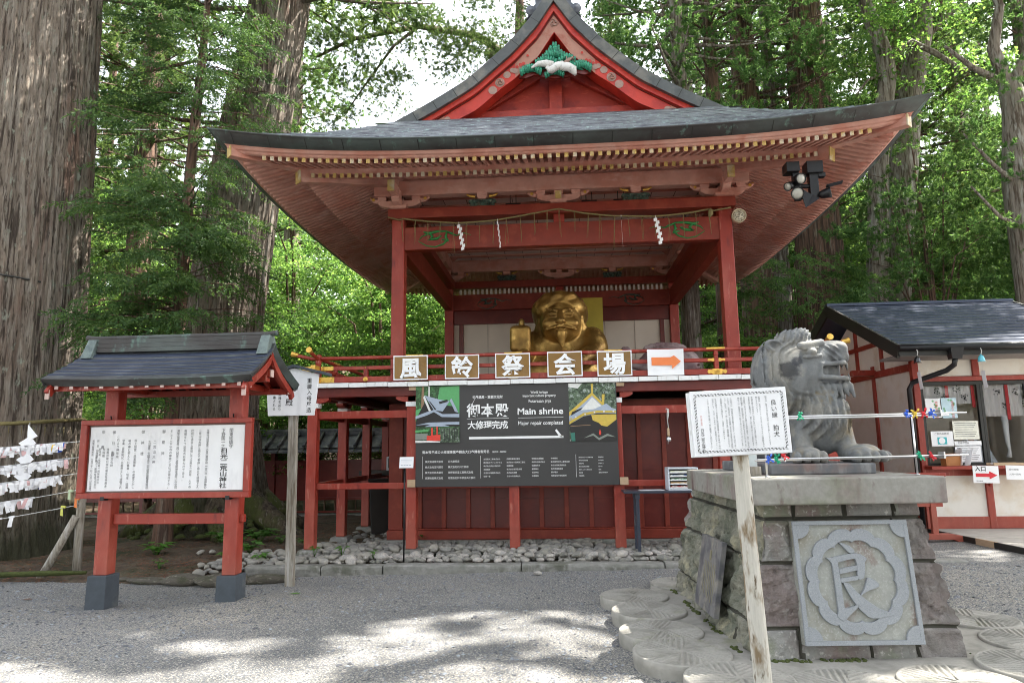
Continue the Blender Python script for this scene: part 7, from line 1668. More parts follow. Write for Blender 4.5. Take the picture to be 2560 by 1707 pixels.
# ================================================================ TREES
G = np.random.default_rng(11)
LIT = [((-1.5, 4.85), (2.0, 1.0)), ((-.55, 6.15), (1.4, .85)), ((.35, 5.0), (.6, .6)), ((-2.6, 5.7), (.8, .3)), ((.3, 7.3), (.5, .28)), ((.62, 7.3), (.22, .3)), ((5.0, 10.1), (1.3, .22)), ((-4.0, 4.7), (1.0, .5)), ((2.4, 4.7), (.5, .2))]
def unlit(P):
    """drop the leaves that would stand between the sun and the sunlit patches of the court"""
    S_ = np.array(SUN); t = P[:, 2]/S_[2]; gx, gy = P[:, 0] - S_[0]*t, P[:, 1] - S_[1]*t; k = np.ones(len(P), bool)
    wob = .25*np.sin(gx*2.6 + 1.3*np.sin(gy*3)) + .2*np.sin(gy*3.3 + gx*2.2)
    for (c, r) in LIT: k &= (((gx - c[0])/r[0])**2 + ((gy - c[1])/r[1])**2) > (1 + wob)
    return k | (G.random(len(P)) < .10) | (np.sin(gx*4.7 + 2*np.sin(gy*2.9)) + np.sin(gy*6.1 + 1.7*np.sin(gx*3.3)) > .85)
def unit(a): return a/np.maximum(np.linalg.norm(a, axis=-1, keepdims=True), 1e-9)
def blades(name, base, D, L, W, mt, parent=None, cull=False, wide=.45, org=None):
    n = len(base); rv = unit(G.normal(size=(n, 3))); sd = unit(np.cross(D, rv)); nn = np.cross(D, sd)
    L = np.broadcast_to(L, (n,))[:, None]; W = np.broadcast_to(W, (n,))[:, None]
    mid = base + D*L*wide + nn*L*.06; tip = base + D*L - np.array([0, 0, 1])*L*.08
    if cull:
        k = unlit(mid if org is None else mid + np.array(org)); base, mid, tip, sd, W = base[k], mid[k], tip[k], sd[k], W[k]; n = len(base)
    V = np.stack([base, mid + sd*W, tip, mid - sd*W], 1).reshape(-1, 3); F = np.arange(4*n).reshape(-1, 4)
    return np_mesh(name, V, F, mt, parent)
def sprays(C, Rr, ns, nb, L, spread=.75, up=.25, out=1.0, droop=0.):
    """C, Rr: clump centres and radii. ns sprays per clump, each a brush of nb blades -> base, dir, length"""
    n = len(C); u_ = unit(G.normal(size=(n, ns, 3))); u_[..., 2] = np.abs(u_[..., 2])*.9 + u_[..., 2]*.1
    rad = G.random((n, ns, 1))**.4; P = C[:, None] + u_*rad*Rr[:, None]
    ax = unit(u_*out + np.array([0, 0, up]) + .35*G.normal(size=u_.shape)); ax[..., 2] -= droop; ax = unit(ax)
    D = unit(ax[:, :, None] + spread*G.normal(size=(n, ns, nb, 3))); B = P[:, :, None] + ax[:, :, None]*L*.5*G.random((n, ns, nb, 1))
    return B.reshape(-1, 3), D.reshape(-1, 3)
def flat_sprays(C, Rr, ns, nl, L, tilt=.35):
    """broad leaves lying in loose horizontal layers"""
    n = len(C); P = C[:, None] + unit(G.normal(size=(n, ns, 3)))*G.random((n, ns, 1))**.45*Rr[:, None]
    B = P[:, :, None] + G.normal(size=(n, ns, nl, 3))*np.array([L*1.3, L*1.3, L*.35]); D = G.normal(size=(n, ns, nl, 3)); D[..., 2] = D[..., 2]*tilt - .25
    return B.reshape(-1, 3), unit(D).reshape(-1, 3)
def bark_trunk(name, path, rad, mt, parent, nth=72, nz=70, ridge=.035, flare=.0, nr=26, seed=0):
    """tapered trunk with furrowed bark; path of points, radius per point"""
    path = np.array(path, float); rad = np.array(rad, float); s = np.concatenate([[0], np.cumsum(np.linalg.norm(np.diff(path, axis=0), axis=1))]); s /= s[-1]
    q = np.linspace(0, 1, nz + 1); c = np.stack([np.interp(q, s, path[:, k]) for k in range(3)], 1); r = np.interp(q, s, rad)
    for _ in range(3): c[1:-1] = .5*c[1:-1] + .25*(c[:-2] + c[2:])
    th = np.linspace(0, 2*np.pi, nth, endpoint=False); T = th[None]; z = c[:, 2:3]
    rs = np.random.default_rng(seed); w_ = np.zeros((nz + 1, nth))
    for k in range(5):
        f = nr*(.5 + .35*k); w_ += (np.abs(np.sin(.5*f*T + rs.uniform(0, 6) + .8*np.sin(z*rs.uniform(.5, 1.6) + rs.uniform(0, 6)) + .5*np.sin(z*rs.uniform(2, 4) + 2*T))) - .6)/(1 + .5*k)
    lob = sum(np.cos(k*T + rs.uniform(0, 6))*(.5/k) for k in (2, 3, 5, 7)); fl = flare*np.exp(-np.maximum(z - c[0, 2], 0)/.55)*(1 + .6*lob)
    rr_ = r[:, None]*(1 + .05*lob) + ridge*w_ + fl*r[:, None]
    V = np.stack([c[:, :1] + rr_*np.cos(T), c[:, 1:2] + rr_*np.sin(T), np.broadcast_to(z, rr_.shape)], -1).reshape(-1, 3)
    i = np.arange(nz)[:, None]*nth; k = np.arange(nth)[None]; k2 = (k + 1) % nth
    F = np.stack([i + k, i + k2, i + nth + k2, i + nth + k], -1).reshape(-1, 4)
    return np_mesh(name, V, F, mt, parent, smooth=True)
def limbs_mb(mb, items, n=5):
    for pts, r0, r1 in items:
        k = len(pts); mb.tube(pts, [r0 + (r1 - r0)*i/(k - 1) for i in range(k)], n)
def conifer_layout(h, z0, Lmax, seed, dz=.75, cl=.55, droop=.18, per=4):
    rs = np.random.default_rng(seed); C, Rr, LB = [], [], []; z = z0
    while z < h:
        f = (1 - (z - z0)/(h - z0))**.65; L = Lmax*f + .35
        for k in range(per):
            a = rs.uniform(0, 2*np.pi); l = L*rs.uniform(.65, 1.1); d = np.array([np.cos(a), np.sin(a), 0]); zz = z + rs.uniform(-.3, .3)
            LB.append(([(0, 0, zz), tuple(d*l*.5 + (0, 0, zz - droop*l*.3)), tuple(d*l + (0, 0, zz - droop*l + .15*l))], .05*f + .015, .01))
            for t in np.arange(.35, 1.06, .2 if l > 2 else .3):
                p = d*l*t + np.array([0, 0, zz - droop*l*t + .12*l*t*t]); C.append(p + rs.normal(size=3)*.18); Rr.append(np.array([cl, cl, cl*.6])*rs.uniform(.7, 1.25))
        z += dz*rs.uniform(.7, 1.25)
    return np.array(C), np.array(Rr), LB
CONF = []
for sd_, (h, z0, Lm) in enumerate(((25, 5.0, 3.3), (23, 7.5, 2.9), (27, 3.2, 3.8))):
    C, Rr, LB = conifer_layout(h, z0, Lm, 40 + sd_); B, D = sprays(C, Rr, 9, 24, .26, .55, .1, 1., .15)
    cm = blades('crown', B, D, .11 + .09*G.random(len(B)), .011 + .009*G.random(len(B)), [LEAFD, LEAFM, LEAFD][sd_])
    m = MB(); limbs_mb(m, LB, 4); lm = m.build('limb', BARKR); me_t = bark_trunk('trunk', [(0, 0, -.3), (.05, 0, h*.4), (0, .05, h*.97)], [.42, .32, .05], [BARKR, BARK, BARKG][sd_], None, 26, 30, .02, .35, 14, sd_)
    CONF.append((me_t.data, lm.data, cm.data)); [bpy.data.objects.remove(q) for q in (me_t, lm, cm)]
BROAD = []
for sd_, (h, rx, n) in enumerate(((8.5, 3.6, 150), (11, 4.2, 190), (6.0, 3.2, 110))):
    rs = np.random.default_rng(70 + sd_); u_ = unit(rs.normal(size=(n, 3))); C = u_*rs.random((n, 1))**.4*np.array([rx, rx, h*.40]) + np.array([0, 0, h*.62]); Rr = np.array([.75, .75, .28])*rs.uniform(.7, 1.3, (n, 1))
    B, D = flat_sprays(C, Rr, 11, 15, .12); cm = blades('crown', B, D, .085 + .06*G.random(len(B)), .030 + .014*G.random(len(B)), LEAFB)
    m = MB(); ends_ = C[rs.choice(n, 16, False)]; limbs_mb(m, [([(0, 0, h*.12 + .1*i), tuple(e*np.array([.45, .45, 1]) - np.array([0, 0, .1*h])), tuple(e)], .07, .012) for i, e in enumerate(ends_)], 5); lm = m.build('limb', BARKR)
    me_t = bark_trunk('trunk', [(0, 0, -.3), (.15, .05, h*.3), (.0, .1, h*.8)], [.16, .12, .04], BARKR, None, 16, 16, .008, .3, 8, sd_)
    BROAD.append((me_t.data, lm.data, cm.data)); [bpy.data.objects.remove(q) for q in (me_t, lm, cm)]
def plant_tree(kind, x, y, sc, rot, label, group, z=None, cat='tree', nm='conifer_tree'):
    t = thing(nm, label, cat, group, (x, y, (gh(x, y) if z is None else z)), rot); t.scale = (sc, sc, sc)
    for n_, me in zip(('trunk', 'limb', 'crown'), kind):
        o = bpy.data.objects.new(n_, me); COL.objects.link(o); o.parent = t
    return t
CL, BLb = 'tall conifer deep in the forest behind the stage, its trunk half hidden by foliage', 'bright green broadleaf tree in the understorey behind the stage'
rt = np.random.default_rng(5)
# forest of conifers behind (spaces left open where the photograph shows sky)
for (x, y, k, s) in ((-12.5, 19, 0, 1.0), (-15.5, 24, 2, 1.0), (-11, 27, 1, 1.05), (-19, 19, 2, 1.0), (-21, 29, 0, 1.0), (-16, 34, 1, 1.0), (-24, 38, 2, 1.0), (-8.2, 31, 2, .52), (-6.2, 38, 0, .55), (-10.2, 38, 2, .62), (-2.5, 42, 1, .55), (-12.8, 14.6, 0, .85), (-17, 14.5, 1, .9),
   (6.8, 27, 2, .9), (2.9, 31, 0, .9), (9.8, 26, 1, .9), (11.5, 22, 0, 1.0), (6.5, 31, 2, 1.05), (10.8, 32, 1, 1.0), (14.2, 29, 2, 1.0), (15.5, 22, 1, .95), (18, 30, 0, 1.05), (18.5, 22.5, 2, .95), (21.5, 27, 1, 1.0), (3.6, 35, 1, 1.05), (14, 37, 0, 1.0), (22, 36, 2, 1.0), (26, 30, 0, 1.0), (9, 40, 2, 1.0), (17.5, 42, 1, 1.0), (27, 42, 1, 1.0), (1.2, 40, 2, .92), (24, 21, 2, .95), (-28, 24, 0, 1.0)):
    plant_tree(CONF[k], x, y, s, rt.uniform(0, 6.28), CL, 'conifers in the forest behind the stage')
for (x, y, k, s) in ((-5.2, 19.6, 0, .85), (-7.6, 17.4, 2, .8), (-3.0, 22.5, 1, .8), (-8.8, 22, 1, .85), (-5.5, 25, 1, .9), (-1.5, 27, 1, .8), (-11.5, 22.5, 0, 1.), (-14, 17.5, 2, 1.), (-9.4, 15.2, 2, .62), (-17, 21, 1, 1.), (1.2, 24, 0, .8), (-3.8, 18.2, 2, .8), (-6.2, 16.9, 2, .55),
   (9.6, 27.5, 1, 1.0), (13, 24.5, 0, 1.05), (17, 26, 1, 1.1), (7.2, 26.5, 0, .9), (20, 33, 1, 1.2), (12, 34, 1, 1.2), (6.4, 19.0, 2, .7), (11.2, 19.5, 2, .9), (15, 33, 0, 1.2), (4.6, 20.2, 2, .75), (23, 25, 0, 1.1)):
    plant_tree(BROAD[k], x, y, s, rt.uniform(0, 6.28), BLb, 'broadleaf understorey behind the stage', nm='broadleaf_tree')
# far wooded slope
n = 1500; cx = G.uniform(-75, 75, n); cy = G.uniform(44, 72, n); gz = np.array([gh(a, b) for a, b in zip(np.clip(cx, -60, 60), cy)]); C = np.stack([cx, cy, gz + G.uniform(0, 1, n)**1.3*np.where((cx > -12) & (cx < 0), 4.5, 13)], 1)
B, D = flat_sprays(C, np.tile([[1.7, 1.7, .9]], (n, 1)), 9, 8, .5, .8); o = blades('far_wood', B, D, .55 + .4*G.random(len(B)), .16, LEAFM); tag(o, 'far wooded slope closing the view behind the forest', 'wood', kind='stuff')

# ---- the great cedar at the left edge with its sacred rope
t = thing('great_cedar', 'giant grey cedar trunk filling the left edge, bound with a straw rope', 'tree', loc=(-9.2, 10.6, 0))
bark_trunk('trunk', [(0, 0, -.3), (0, 0, .6), (.05, 0, 3), (.0, 0, 9), (.0, .1, 24)], [1.22, 1.17, 1.10, .99, .5], BARK, t, 420, 220, .030, .16, 60, 3)
C, Rr, LB = conifer_layout(27, 13.0, 4.6, 91, .8); B, D = sprays(C, Rr, 6, 11, .3, .6, .1, 1., .15); blades('crown', B, D, .26, .028, LEAFD, t); m = MB(); limbs_mb(m, LB, 5); m.build('limb', BARK, t)
gr = thing('cedar_rope', 'thick straw rope tied round the giant left cedar', 'rope', loc=(-9.2, 10.6, 0)); m = MB()
m.tube([((1.225 + .02*math.sin(5*a))*math.cos(a), (1.225 + .02*math.sin(5*a))*math.sin(a), 2.02 + .11*max(0, math.cos(a - .5)) + .015*math.sin(3*a)) for a in np.linspace(0, 6.2832, 72)], .030, 8, jit=.12); m.build('rope', ROPE, gr)
m = MB()
for k in range(16): a = -1.9 + .13*k; m.tube([(1.25*math.cos(a), 1.25*math.sin(a), 2.0), (1.26*math.cos(a), 1.26*math.sin(a), 1.85)], [.008, .003], 4)
m.build('straw_end', ROPE, gr)
m = MB(); m.tube([((1.10)*math.cos(a), (1.10)*math.sin(a), 4.30 - .08*math.cos(a - 1)) for a in np.linspace(-3.2, 1.2, 40)], .016, 6); o = m.build('trunk_cable', BLACKW); o.location = (-9.2, 10.6, 0); tag(o, 'dark cable strapped high round the giant left cedar', 'cable')
def big_shide(x, y, z, w_, h_, n, lab, yaw):
    m = MB(); q = Matrix.Rotation(yaw, 3, 'Z'); cz = z
    for i in range(n):
        s = 1 if i % 2 == 0 else -1; o_ = Vector((0, -.012*i, cz - i*h_*.78)); a = [Vector((-s*w_*.15, 0, h_*.15)), Vector((s*w_*.75, -.02, -h_*.55)), Vector((-s*w_*.1, -.02, -h_*1.25)), Vector((-s*w_*.75, .0, -h_*.55))]
        if i == 0: a = [Vector((-.02, 0, h_*.5)), Vector((w_*.85, -.02, -h_*.65)), Vector((0, -.02, -h_*1.2)), Vector((-.02, 0, -h_*.3))]
        m.add([q @ (p + o_) for p in a], [(0,1,2,3)])
    m.tube([(0, 0, z + h_*.7), (0, 0, z + h_*.4)], .004, 4)
    o = m.build('paper_streamer', PAPER, fix=False); o.location = (x, y, 0); tag(o, lab, 'paper streamer', 'large streamers on the cedar rope')
big_shide(-7.52, 9.25, 1.93, .145, .145, 6, 'large zigzag paper streamer near the right of the giant cedar', .25); big_shide(-8.02, 9.12, 1.90, .13, .14, 6, 'large folded paper streamer hanging mid trunk on the giant cedar', .6)
# ---- second cedar with mossy flaring foot, leaning right
t = thing('mossy_cedar', 'big cedar with mossy flaring roots behind the roofed notice board', 'tree', loc=(-6.52, 12.9, 0))
bark_trunk('trunk', [(-.02, 0, -.2), (.0, 0, .5), (-.15, 0, 2.2), (-.10, 0, 4.2), (.35, 0, 8), (.80, 0, 11), (1.6, 0, 22)], [1.0, .86, .74, .72, .66, .58, .3], BARK, t, 280, 180, .032, .30, 44, 8)
m = MB(); random.seed(14)
for a, L in ((-.35, 1.5), (-1.1, .9), (-1.9, 1.0), (-2.7, 1.2), (.2, 1.2)):
    d = Vector((math.cos(a), math.sin(a), 0)); m.tube([d*.55 + Vector((0, 0, .75)), d*(.6 + L*.3) + Vector((0, 0, .42)), d*(.6 + L*.65) + Vector((0, 0, .2)), d*(.7 + L) + Vector((0, 0, -.05))], [.30, .26, .17, .08], 14, jit=.08)
m.build('root', BARKM, t)
m = MB()
for i in range(60): a = random.uniform(-3.0, .3); r_ = random.uniform(.9, 1.5); z = max(.05, .85 - (r_ - .9)*1.1) ; m.lathe([(random.uniform(.05, .13), -.03), (.05, .02), (.01, .03)], (math.cos(a)*r_, math.sin(a)*r_, z*.5), 7)
m.build('moss_patch', MOSS, t)
C, Rr, LB = conifer_layout(25, 11.0, 4.2, 95, .8); off_ = np.array([.9, 0, 0]); B, D = sprays(C + off_, Rr, 6, 11, .3, .6, .1, 1., .15); blades('crown', B, D, .26, .028, LEAFD, t); m = MB(); limbs_mb(m, [([tuple(np.array(p) + off_) for p in a], b, c) for a, b, c in LB], 5); m.build('limb', BARK, t)
m = MB(); m.tube([(.75*math.cos(a) - .1, .78*math.sin(a), 2.05 + .13*math.cos(a)) for a in np.linspace(-3.1, .6, 30)], .018, 6, jit=.1); o = m.build('cedar_rope', ROPE); o.location = (-6.52, 12.9, 0); tag(o, 'thin straw rope round the mossy cedar behind the notice board', 'rope')
# dead splinter beside the trunk
m = MB(); m.tube([(-5.70, 12.4, 3.2), (-5.62, 12.45, 5.0), (-5.45, 12.5, 6.9)], [.07, .05, .02], 8, jit=.15); o = m.build('dead_stem', BARKG); tag(o, 'grey dead stem standing against the mossy cedar', 'dead stem')
# ---- young cedar with drooping sprays in front of them
def cedar_frond(start, d, L, n, Ls, out_B, out_D, out_L, droop=.35):
    """one flat drooping frond: twigs along a stem, needles along each twig"""
    d = unit(np.array(d, float)); side_ = unit(np.cross(d, [0, 0, 1])); 
    for i in range(n):
        t = (i + .5)/n; p = np.array(start) + d*L*t + np.array([0, 0, -droop*L*t*t]); s = 1 if i % 2 else -1
        tw = unit(d*.75 + side_*s*.8 + np.array([0, 0, -.15 - droop*t]) + G.normal(size=3)*.12); tl = L*.42*(1 - .55*t)
        k = max(4, int(tl/.022)); q = np.linspace(.08, 1, k)[:, None]; b = p + tw*tl*q + np.array([0, 0, -.25])*tl*q*q
        dd = unit(tw*.85 + G.normal(size=(k, 3))*.55); out_B.append(b); out_D.append(dd); out_L.append(np.full(k, Ls)*(1.15 - .5*q[:, 0]))
t = thing('young_cedar', 'slender young cedar with drooping green sprays between the two big cedars', 'tree', loc=(0, 0, 0))
sx = lambda z: np.interp(z, [0, 4.1, 6.5, 9, 11], [-6.5, -6.43, -6.39, -6.27, -6.2])
bark_trunk('trunk', [(sx(z), 11.0, z) for z in (-.2, 2, 4, 6.5, 9, 11.5)], [.14, .12, .105, .09, .065, .03], BARKR, t, 30, 60, .007, .4, 12, 2)
OB, OD, OL, LB = [], [], [], []; rs = np.random.default_rng(17)
for i in range(150):
    z = rs.uniform(2.5, 6.1) if i < 105 else rs.uniform(6.6, 11.2); a = rs.uniform(-3.3, .35) if rs.random() < .85 else rs.uniform(0, 6.28); L = rs.uniform(.7, 1.75)*(1. if z < 6.2 else .95)
    d = np.array([np.cos(a), np.sin(a), rs.uniform(-.05, .25)]); p0 = np.array([sx(z), 11.0, z]); p1 = p0 + d*L + np.array([0, 0, -.10*L]); LB.append(([tuple(p0), tuple((p0 + p1)/2 + np.array([0, 0, .06])), tuple(p1)], .016, .004))
    for k in range(7):
        q = .3 + .7*(k + .5)/7; pp_ = p0 + (p1 - p0)*q; aa = a + (-1)**k*rs.uniform(.2, 1.0); cedar_frond(pp_, [np.cos(aa), np.sin(aa), rs.uniform(-.35, .1)], rs.uniform(.34, .6), 10, .085, OB, OD, OL)
B, D, Ls = np.concatenate(OB), np.concatenate(OD), np.concatenate(OL); blades('crown', B, D, Ls, .0105, LEAFH, t, wide=.4); m = MB(); limbs_mb(m, LB, 5); m.build('limb', BARKR, t)
# hanging boughs across the mossy cedar's upper trunk
t = thing('overhanging_bough', 'leafy dark cedar boughs hanging across the upper trunk of the mossy cedar', 'bough', loc=(0, 0, 0)); OB, OD, OL, LB = [], [], [], []
for i in range(80):
    z = rs.uniform(7.6, 11.5); x0 = rs.uniform(-8.2, -5.6); p0 = np.array([x0, 11.7 + rs.uniform(-.5, .6), z]); a = rs.uniform(-2.6, -.2); L = rs.uniform(.5, 1.2); p1 = p0 + np.array([np.cos(a), np.sin(a)*.7, rs.uniform(-.35, .1)])*L; LB.append(([tuple(p0), tuple((p0 + p1)/2 + np.array([0, 0, .08])), tuple(p1)], .014, .004))
    for k in range(7): q = .2 + .8*(k + .5)/7; aa = a + (-1)**k*rs.uniform(.2, 1.1); cedar_frond(p0 + (p1 - p0)*q, [np.cos(aa), np.sin(aa), rs.uniform(-.3, .1)], rs.uniform(.28, .48), 9, .08, OB, OD, OL)
B, D, Ls = np.concatenate(OB), np.concatenate(OD), np.concatenate(OL); blades('foliage', B, D, Ls, .0105, LEAFH, t, wide=.4)
m = MB(); limbs_mb(m, LB + [([(-6.2, 12.6, 9.6), (-6.9, 12.0, 9.2), (-8.0, 11.6, 8.7)], .05, .02), ([(-6.0, 12.5, 10.4), (-5.8, 11.9, 9.9), (-5.5, 11.5, 9.4)], .05, .02), ([(-6.3, 12.4, 8.0), (-7.2, 11.9, 7.9), (-8.1, 11.7, 8.3)], .045, .015)], 6); m.build('branch', BARKR, t)
# ---- pine-like tree whose boughs cross the sky left of the gable
t = thing('sky_pine', 'tall airy conifer whose mossy boughs cross the open sky left of the gable', 'tree', loc=(0, 0, 0)); LB = []; Cs = []
bark_trunk('trunk', [(-1.05, 24, 0), (-1.0, 24, 8), (-1.2, 24, 16), (-1.1, 24, 23)], [.3, .27, .2, .08], BARKR, t, 24, 40, .02, .3, 12, 4)
P1 = [(-1.2, 20.5, 14.0), (-2.2, 18.5, 13.6), (-3.6, 17.0, 13.0), (-5.2, 16.2, 12.2), (-6.0, 15.8, 11.5)]
LB += [(P1, .13, .03), ([P1[2], (-4.2, 16.6, 12.2), (-4.9, 16.4, 11.0), (-5.3, 16.2, 10.2)], .05, .015), ([P1[3], (-5.9, 15.8, 12.6), (-6.6, 15.5, 13.0)], .04, .01), ([P1[1], (-2.6, 17.8, 12.6), (-3.1, 17.2, 11.8)], .04, .01), ([(-1.2, 24, 15), (-2.1, 21, 14.6), P1[0]], .16, .13)]
for pts, a, b in LB[:4]:
    for i in range(len(pts) - 1):
        for q in np.linspace(0, 1, 6): p = np.array(pts[i])*(1 - q) + np.array(pts[i+1])*q; Cs += [p + rs.normal(size=3)*np.array([.45, .45, .35]) for _ in range(3)]
for z in np.arange(9.5, 22, .55):
    for k in range(4): a = rs.uniform(0, 6.28); l = rs.uniform(.3, 1.5); p = np.array([-1.1 + np.cos(a)*l, 24 + np.sin(a)*l, z - .1*l]); Cs.append(p); LB.append(([(-1.1, 24, z + .1), tuple(p)], .025, .008))
for _ in range(120): Cs.append(np.array([rs.uniform(-8.5, -3.9), rs.uniform(17, 19), rs.uniform(8.6, 14.6)]))
for _ in range(34): Cs.append(np.array([rs.uniform(-2.2, .4), rs.uniform(16, 18), rs.uniform(12.2, 14.5)]))
C = np.array(Cs); B, D = sprays(C, np.tile([[.36, .36, .24]], (len(C), 1)), 14, 28, .14, .6, .2); blades('crown', B, D, .06 + .05*G.random(len(B)), .0062, LEAFD, t); m = MB(); limbs_mb(m, LB, 7); m.build('limb', BARKM, t)
# ---- right hand giants
t = thing('right_giant_cedar', 'huge red-brown cedar trunk rising behind the right eave of the stage', 'tree', loc=(7.62, 20, 0)); bark_trunk('trunk', [(0, 0, -.2), (0, 0, 2), (.05, 0, 6), (.18, 0, 13), (.2, 0, 26)], [.86, .74, .65, .55, .2], BARKR, t, 130, 110, .03, .3, 34, 21)
C, Rr, LB = conifer_layout(27, 18.5, 4.0, 97, .8); B, D = sprays(C, Rr, 7, 24, .26, .55, .1, 1., .15); blades('crown', B, D, .14, .013, LEAFM, t, True, org=(7.62, 20, 0)); m = MB(); limbs_mb(m, LB, 5); m.build('limb', BARKR, t)
for (x, y, r_, h, mt, nm, lab, z0) in ((5.9, 20.2, .47, 24, BARKR, 'cedar_tree', 'dark cedar trunk seen just right of the front column above the lion', 9.0), (6.75, 20.6, .22, 22, BARKG, 'pale_trunk_tree', 'pale slim trunk against the left side of the huge right cedar', 10.5), (3.42, 17.7, .235, 21, BARKG, 'silver_bark_tree', 'silver grey trunk seen through the stage between its right columns', 11.5)):
    t = thing(nm, lab, 'tree', loc=(x, y, 0)); bark_trunk('trunk', [(0, 0, -.2), (.0, 0, 3), (.05, 0, 9), (.1, 0, h)], [r_*1.25, r_*1.05, r_*.95, r_*.3], mt, t, 90, 90, .012 if r_ < .3 else .022, .3, 24, int(x*10))
    C, Rr, LB = conifer_layout(h + 2, z0, 3.2, int(x*7), .8); B, D = sprays(C, Rr, 7, 26, .24, .5, .3, 1., .0); blades('crown', B, D, .12, .0105, LEAFT, t, True, org=(x, y, 0)); m = MB(); limbs_mb(m, LB, 5); m.build('limb', mt, t)
# soft bright tufted boughs right of the gable
t = thing('tufted_cedar', 'bright tufted cedar foliage rising right beside the gable', 'tree', loc=(4.6, 19.0, 0)); bark_trunk('trunk', [(0, 0, 0), (.1, 0, 8), (.0, 0, 20)], [.3, .25, .06], BARKR, t, 30, 40, .015, .3, 12, 6)
Cs = []; LB = []
for _ in range(190):
    p = np.array([rs.uniform(-3.6, 3.8), rs.uniform(-2.4, 1.2), rs.uniform(8.6, 16)]); Cs.append(p)
    if rs.random() < .12: LB.append(([(0, 0, p[2] - .6), tuple(p*np.array([.5, .5, 1]) - np.array([0, 0, .15])), tuple(p)], .035, .01))
C = np.array(Cs); B, D = sprays(C, np.tile([[.50, .50, .36]], (len(C), 1))*rs.uniform(.7, 1.3, (len(C), 1)), 16, 34, .2, .42, .6); blades('crown', B, D, .09 + .07*G.random(len(B)), .0075, LEAFT, t); m = MB(); limbs_mb(m, LB, 5); m.build('limb', BARKR, t)
# low boughs hanging before the giant trunk
t = thing('low_cedar_bough', 'sunlit drooping cedar boughs in front of the huge right cedar', 'bough', loc=(0, 0, 0)); Cs = [np.array([rs.uniform(4.5, 7.6), rs.uniform(16.8, 18.4), rs.uniform(4.2, 6.6)]) for _ in range(24)]; OB, OD, OL, LB = [], [], [], []
for p in Cs:
    LB.append(([tuple(p + np.array([.1, 1.0, .25])), tuple(p)], .02, .006))
    for k in range(5): a = rs.uniform(-3.1, 0); cedar_frond(p + rs.normal(size=3)*.18, [np.cos(a), np.sin(a), rs.uniform(-.2, .2)], rs.uniform(.5, .85), 9, .12, OB, OD, OL, .4)
B, D, Ls = np.concatenate(OB), np.concatenate(OD), np.concatenate(OL); blades('foliage', B, D, Ls, .012, LEAFM, t, wide=.4); m = MB(); limbs_mb(m, LB, 5); m.build('branch', BARKR, t)
# ---- bending broadleaf trees at the upper right
def bent(nm, lab, path, rad, mt, clumps, limbs, leafm, cull=False, L=.11, W=.036, rr=(.55, .55, .3), ns=12, nb=12):
    t = thing(nm, lab, 'tree', loc=(0, 0, 0)); bark_trunk('trunk', path, rad, mt, t, 40, 90, .012, .25, 14, len(clumps)); m = MB(); limbs_mb(m, limbs, 7); m.build('limb', mt, t)
    C = np.array(clumps); B, D = flat_sprays(C, np.tile([rr], (len(C), 1))*rs.uniform(.7, 1.3, (len(C), 1)), ns, nb, .12, .6) if leafm is LEAFB else sprays(C, np.tile([rr], (len(C), 1))*rs.uniform(.7, 1.3, (len(C), 1)), ns, 30, .18, .5, .4); blades('crown', B, D, L*(.7 + .6*G.random(len(B))), W if leafm is LEAFB else .0085, leafm, t, True); return t
bent('bent_broadleaf', 'bent broadleaf tree with a crooked side branch above the right eave', [(8.1, 18, 0), (8.3, 18, 5.4), (8.72, 18, 9.5), (9.13, 18, 11.3), (9.1, 18, 12.1), (8.78, 18, 13.3), (8.66, 18, 14.7), (8.9, 18, 17.8)], [.28, .26, .24, .22, .21, .18, .15, .06], BARKG,
  [np.array([rs.uniform(8.3, 11.4), rs.uniform(16.8, 19.2), rs.uniform(10.2, 18)]) for _ in range(60)], [([(9.13, 18, 11.8), (9.8, 17.9, 12.3), (10.3, 17.8, 11.9), (10.9, 17.7, 11.3), (11.4, 17.7, 11.3)], .11, .04), ([(9.1, 18, 11.5), (8.5, 17.8, 11.2), (8.0, 17.7, 10.6)], .06, .015)], LEAFB)
bent('leaning_broadleaf', 'thick leaning grey trunk behind the bent tree at the upper right', [(8.5, 19.5, 0), (9.6, 19.5, 6.5), (10.36, 19.5, 11.2), (11.0, 19.5, 13.6), (11.2, 19.5, 17.6)], [.44, .40, .36, .30, .1], BARKG, [np.array([rs.uniform(8.9, 14), rs.uniform(18.4, 21), rs.uniform(12.6, 20)]) for _ in range(80)], [([(10.9, 19.5, 13.2), (12.1, 19.3, 14.3), (13.2, 19.2, 14.7)], .1, .03), ([(11.0, 19.5, 13.8), (10.3, 19.3, 15), (9.8, 19.2, 16)], .08, .02)], LEAFM)
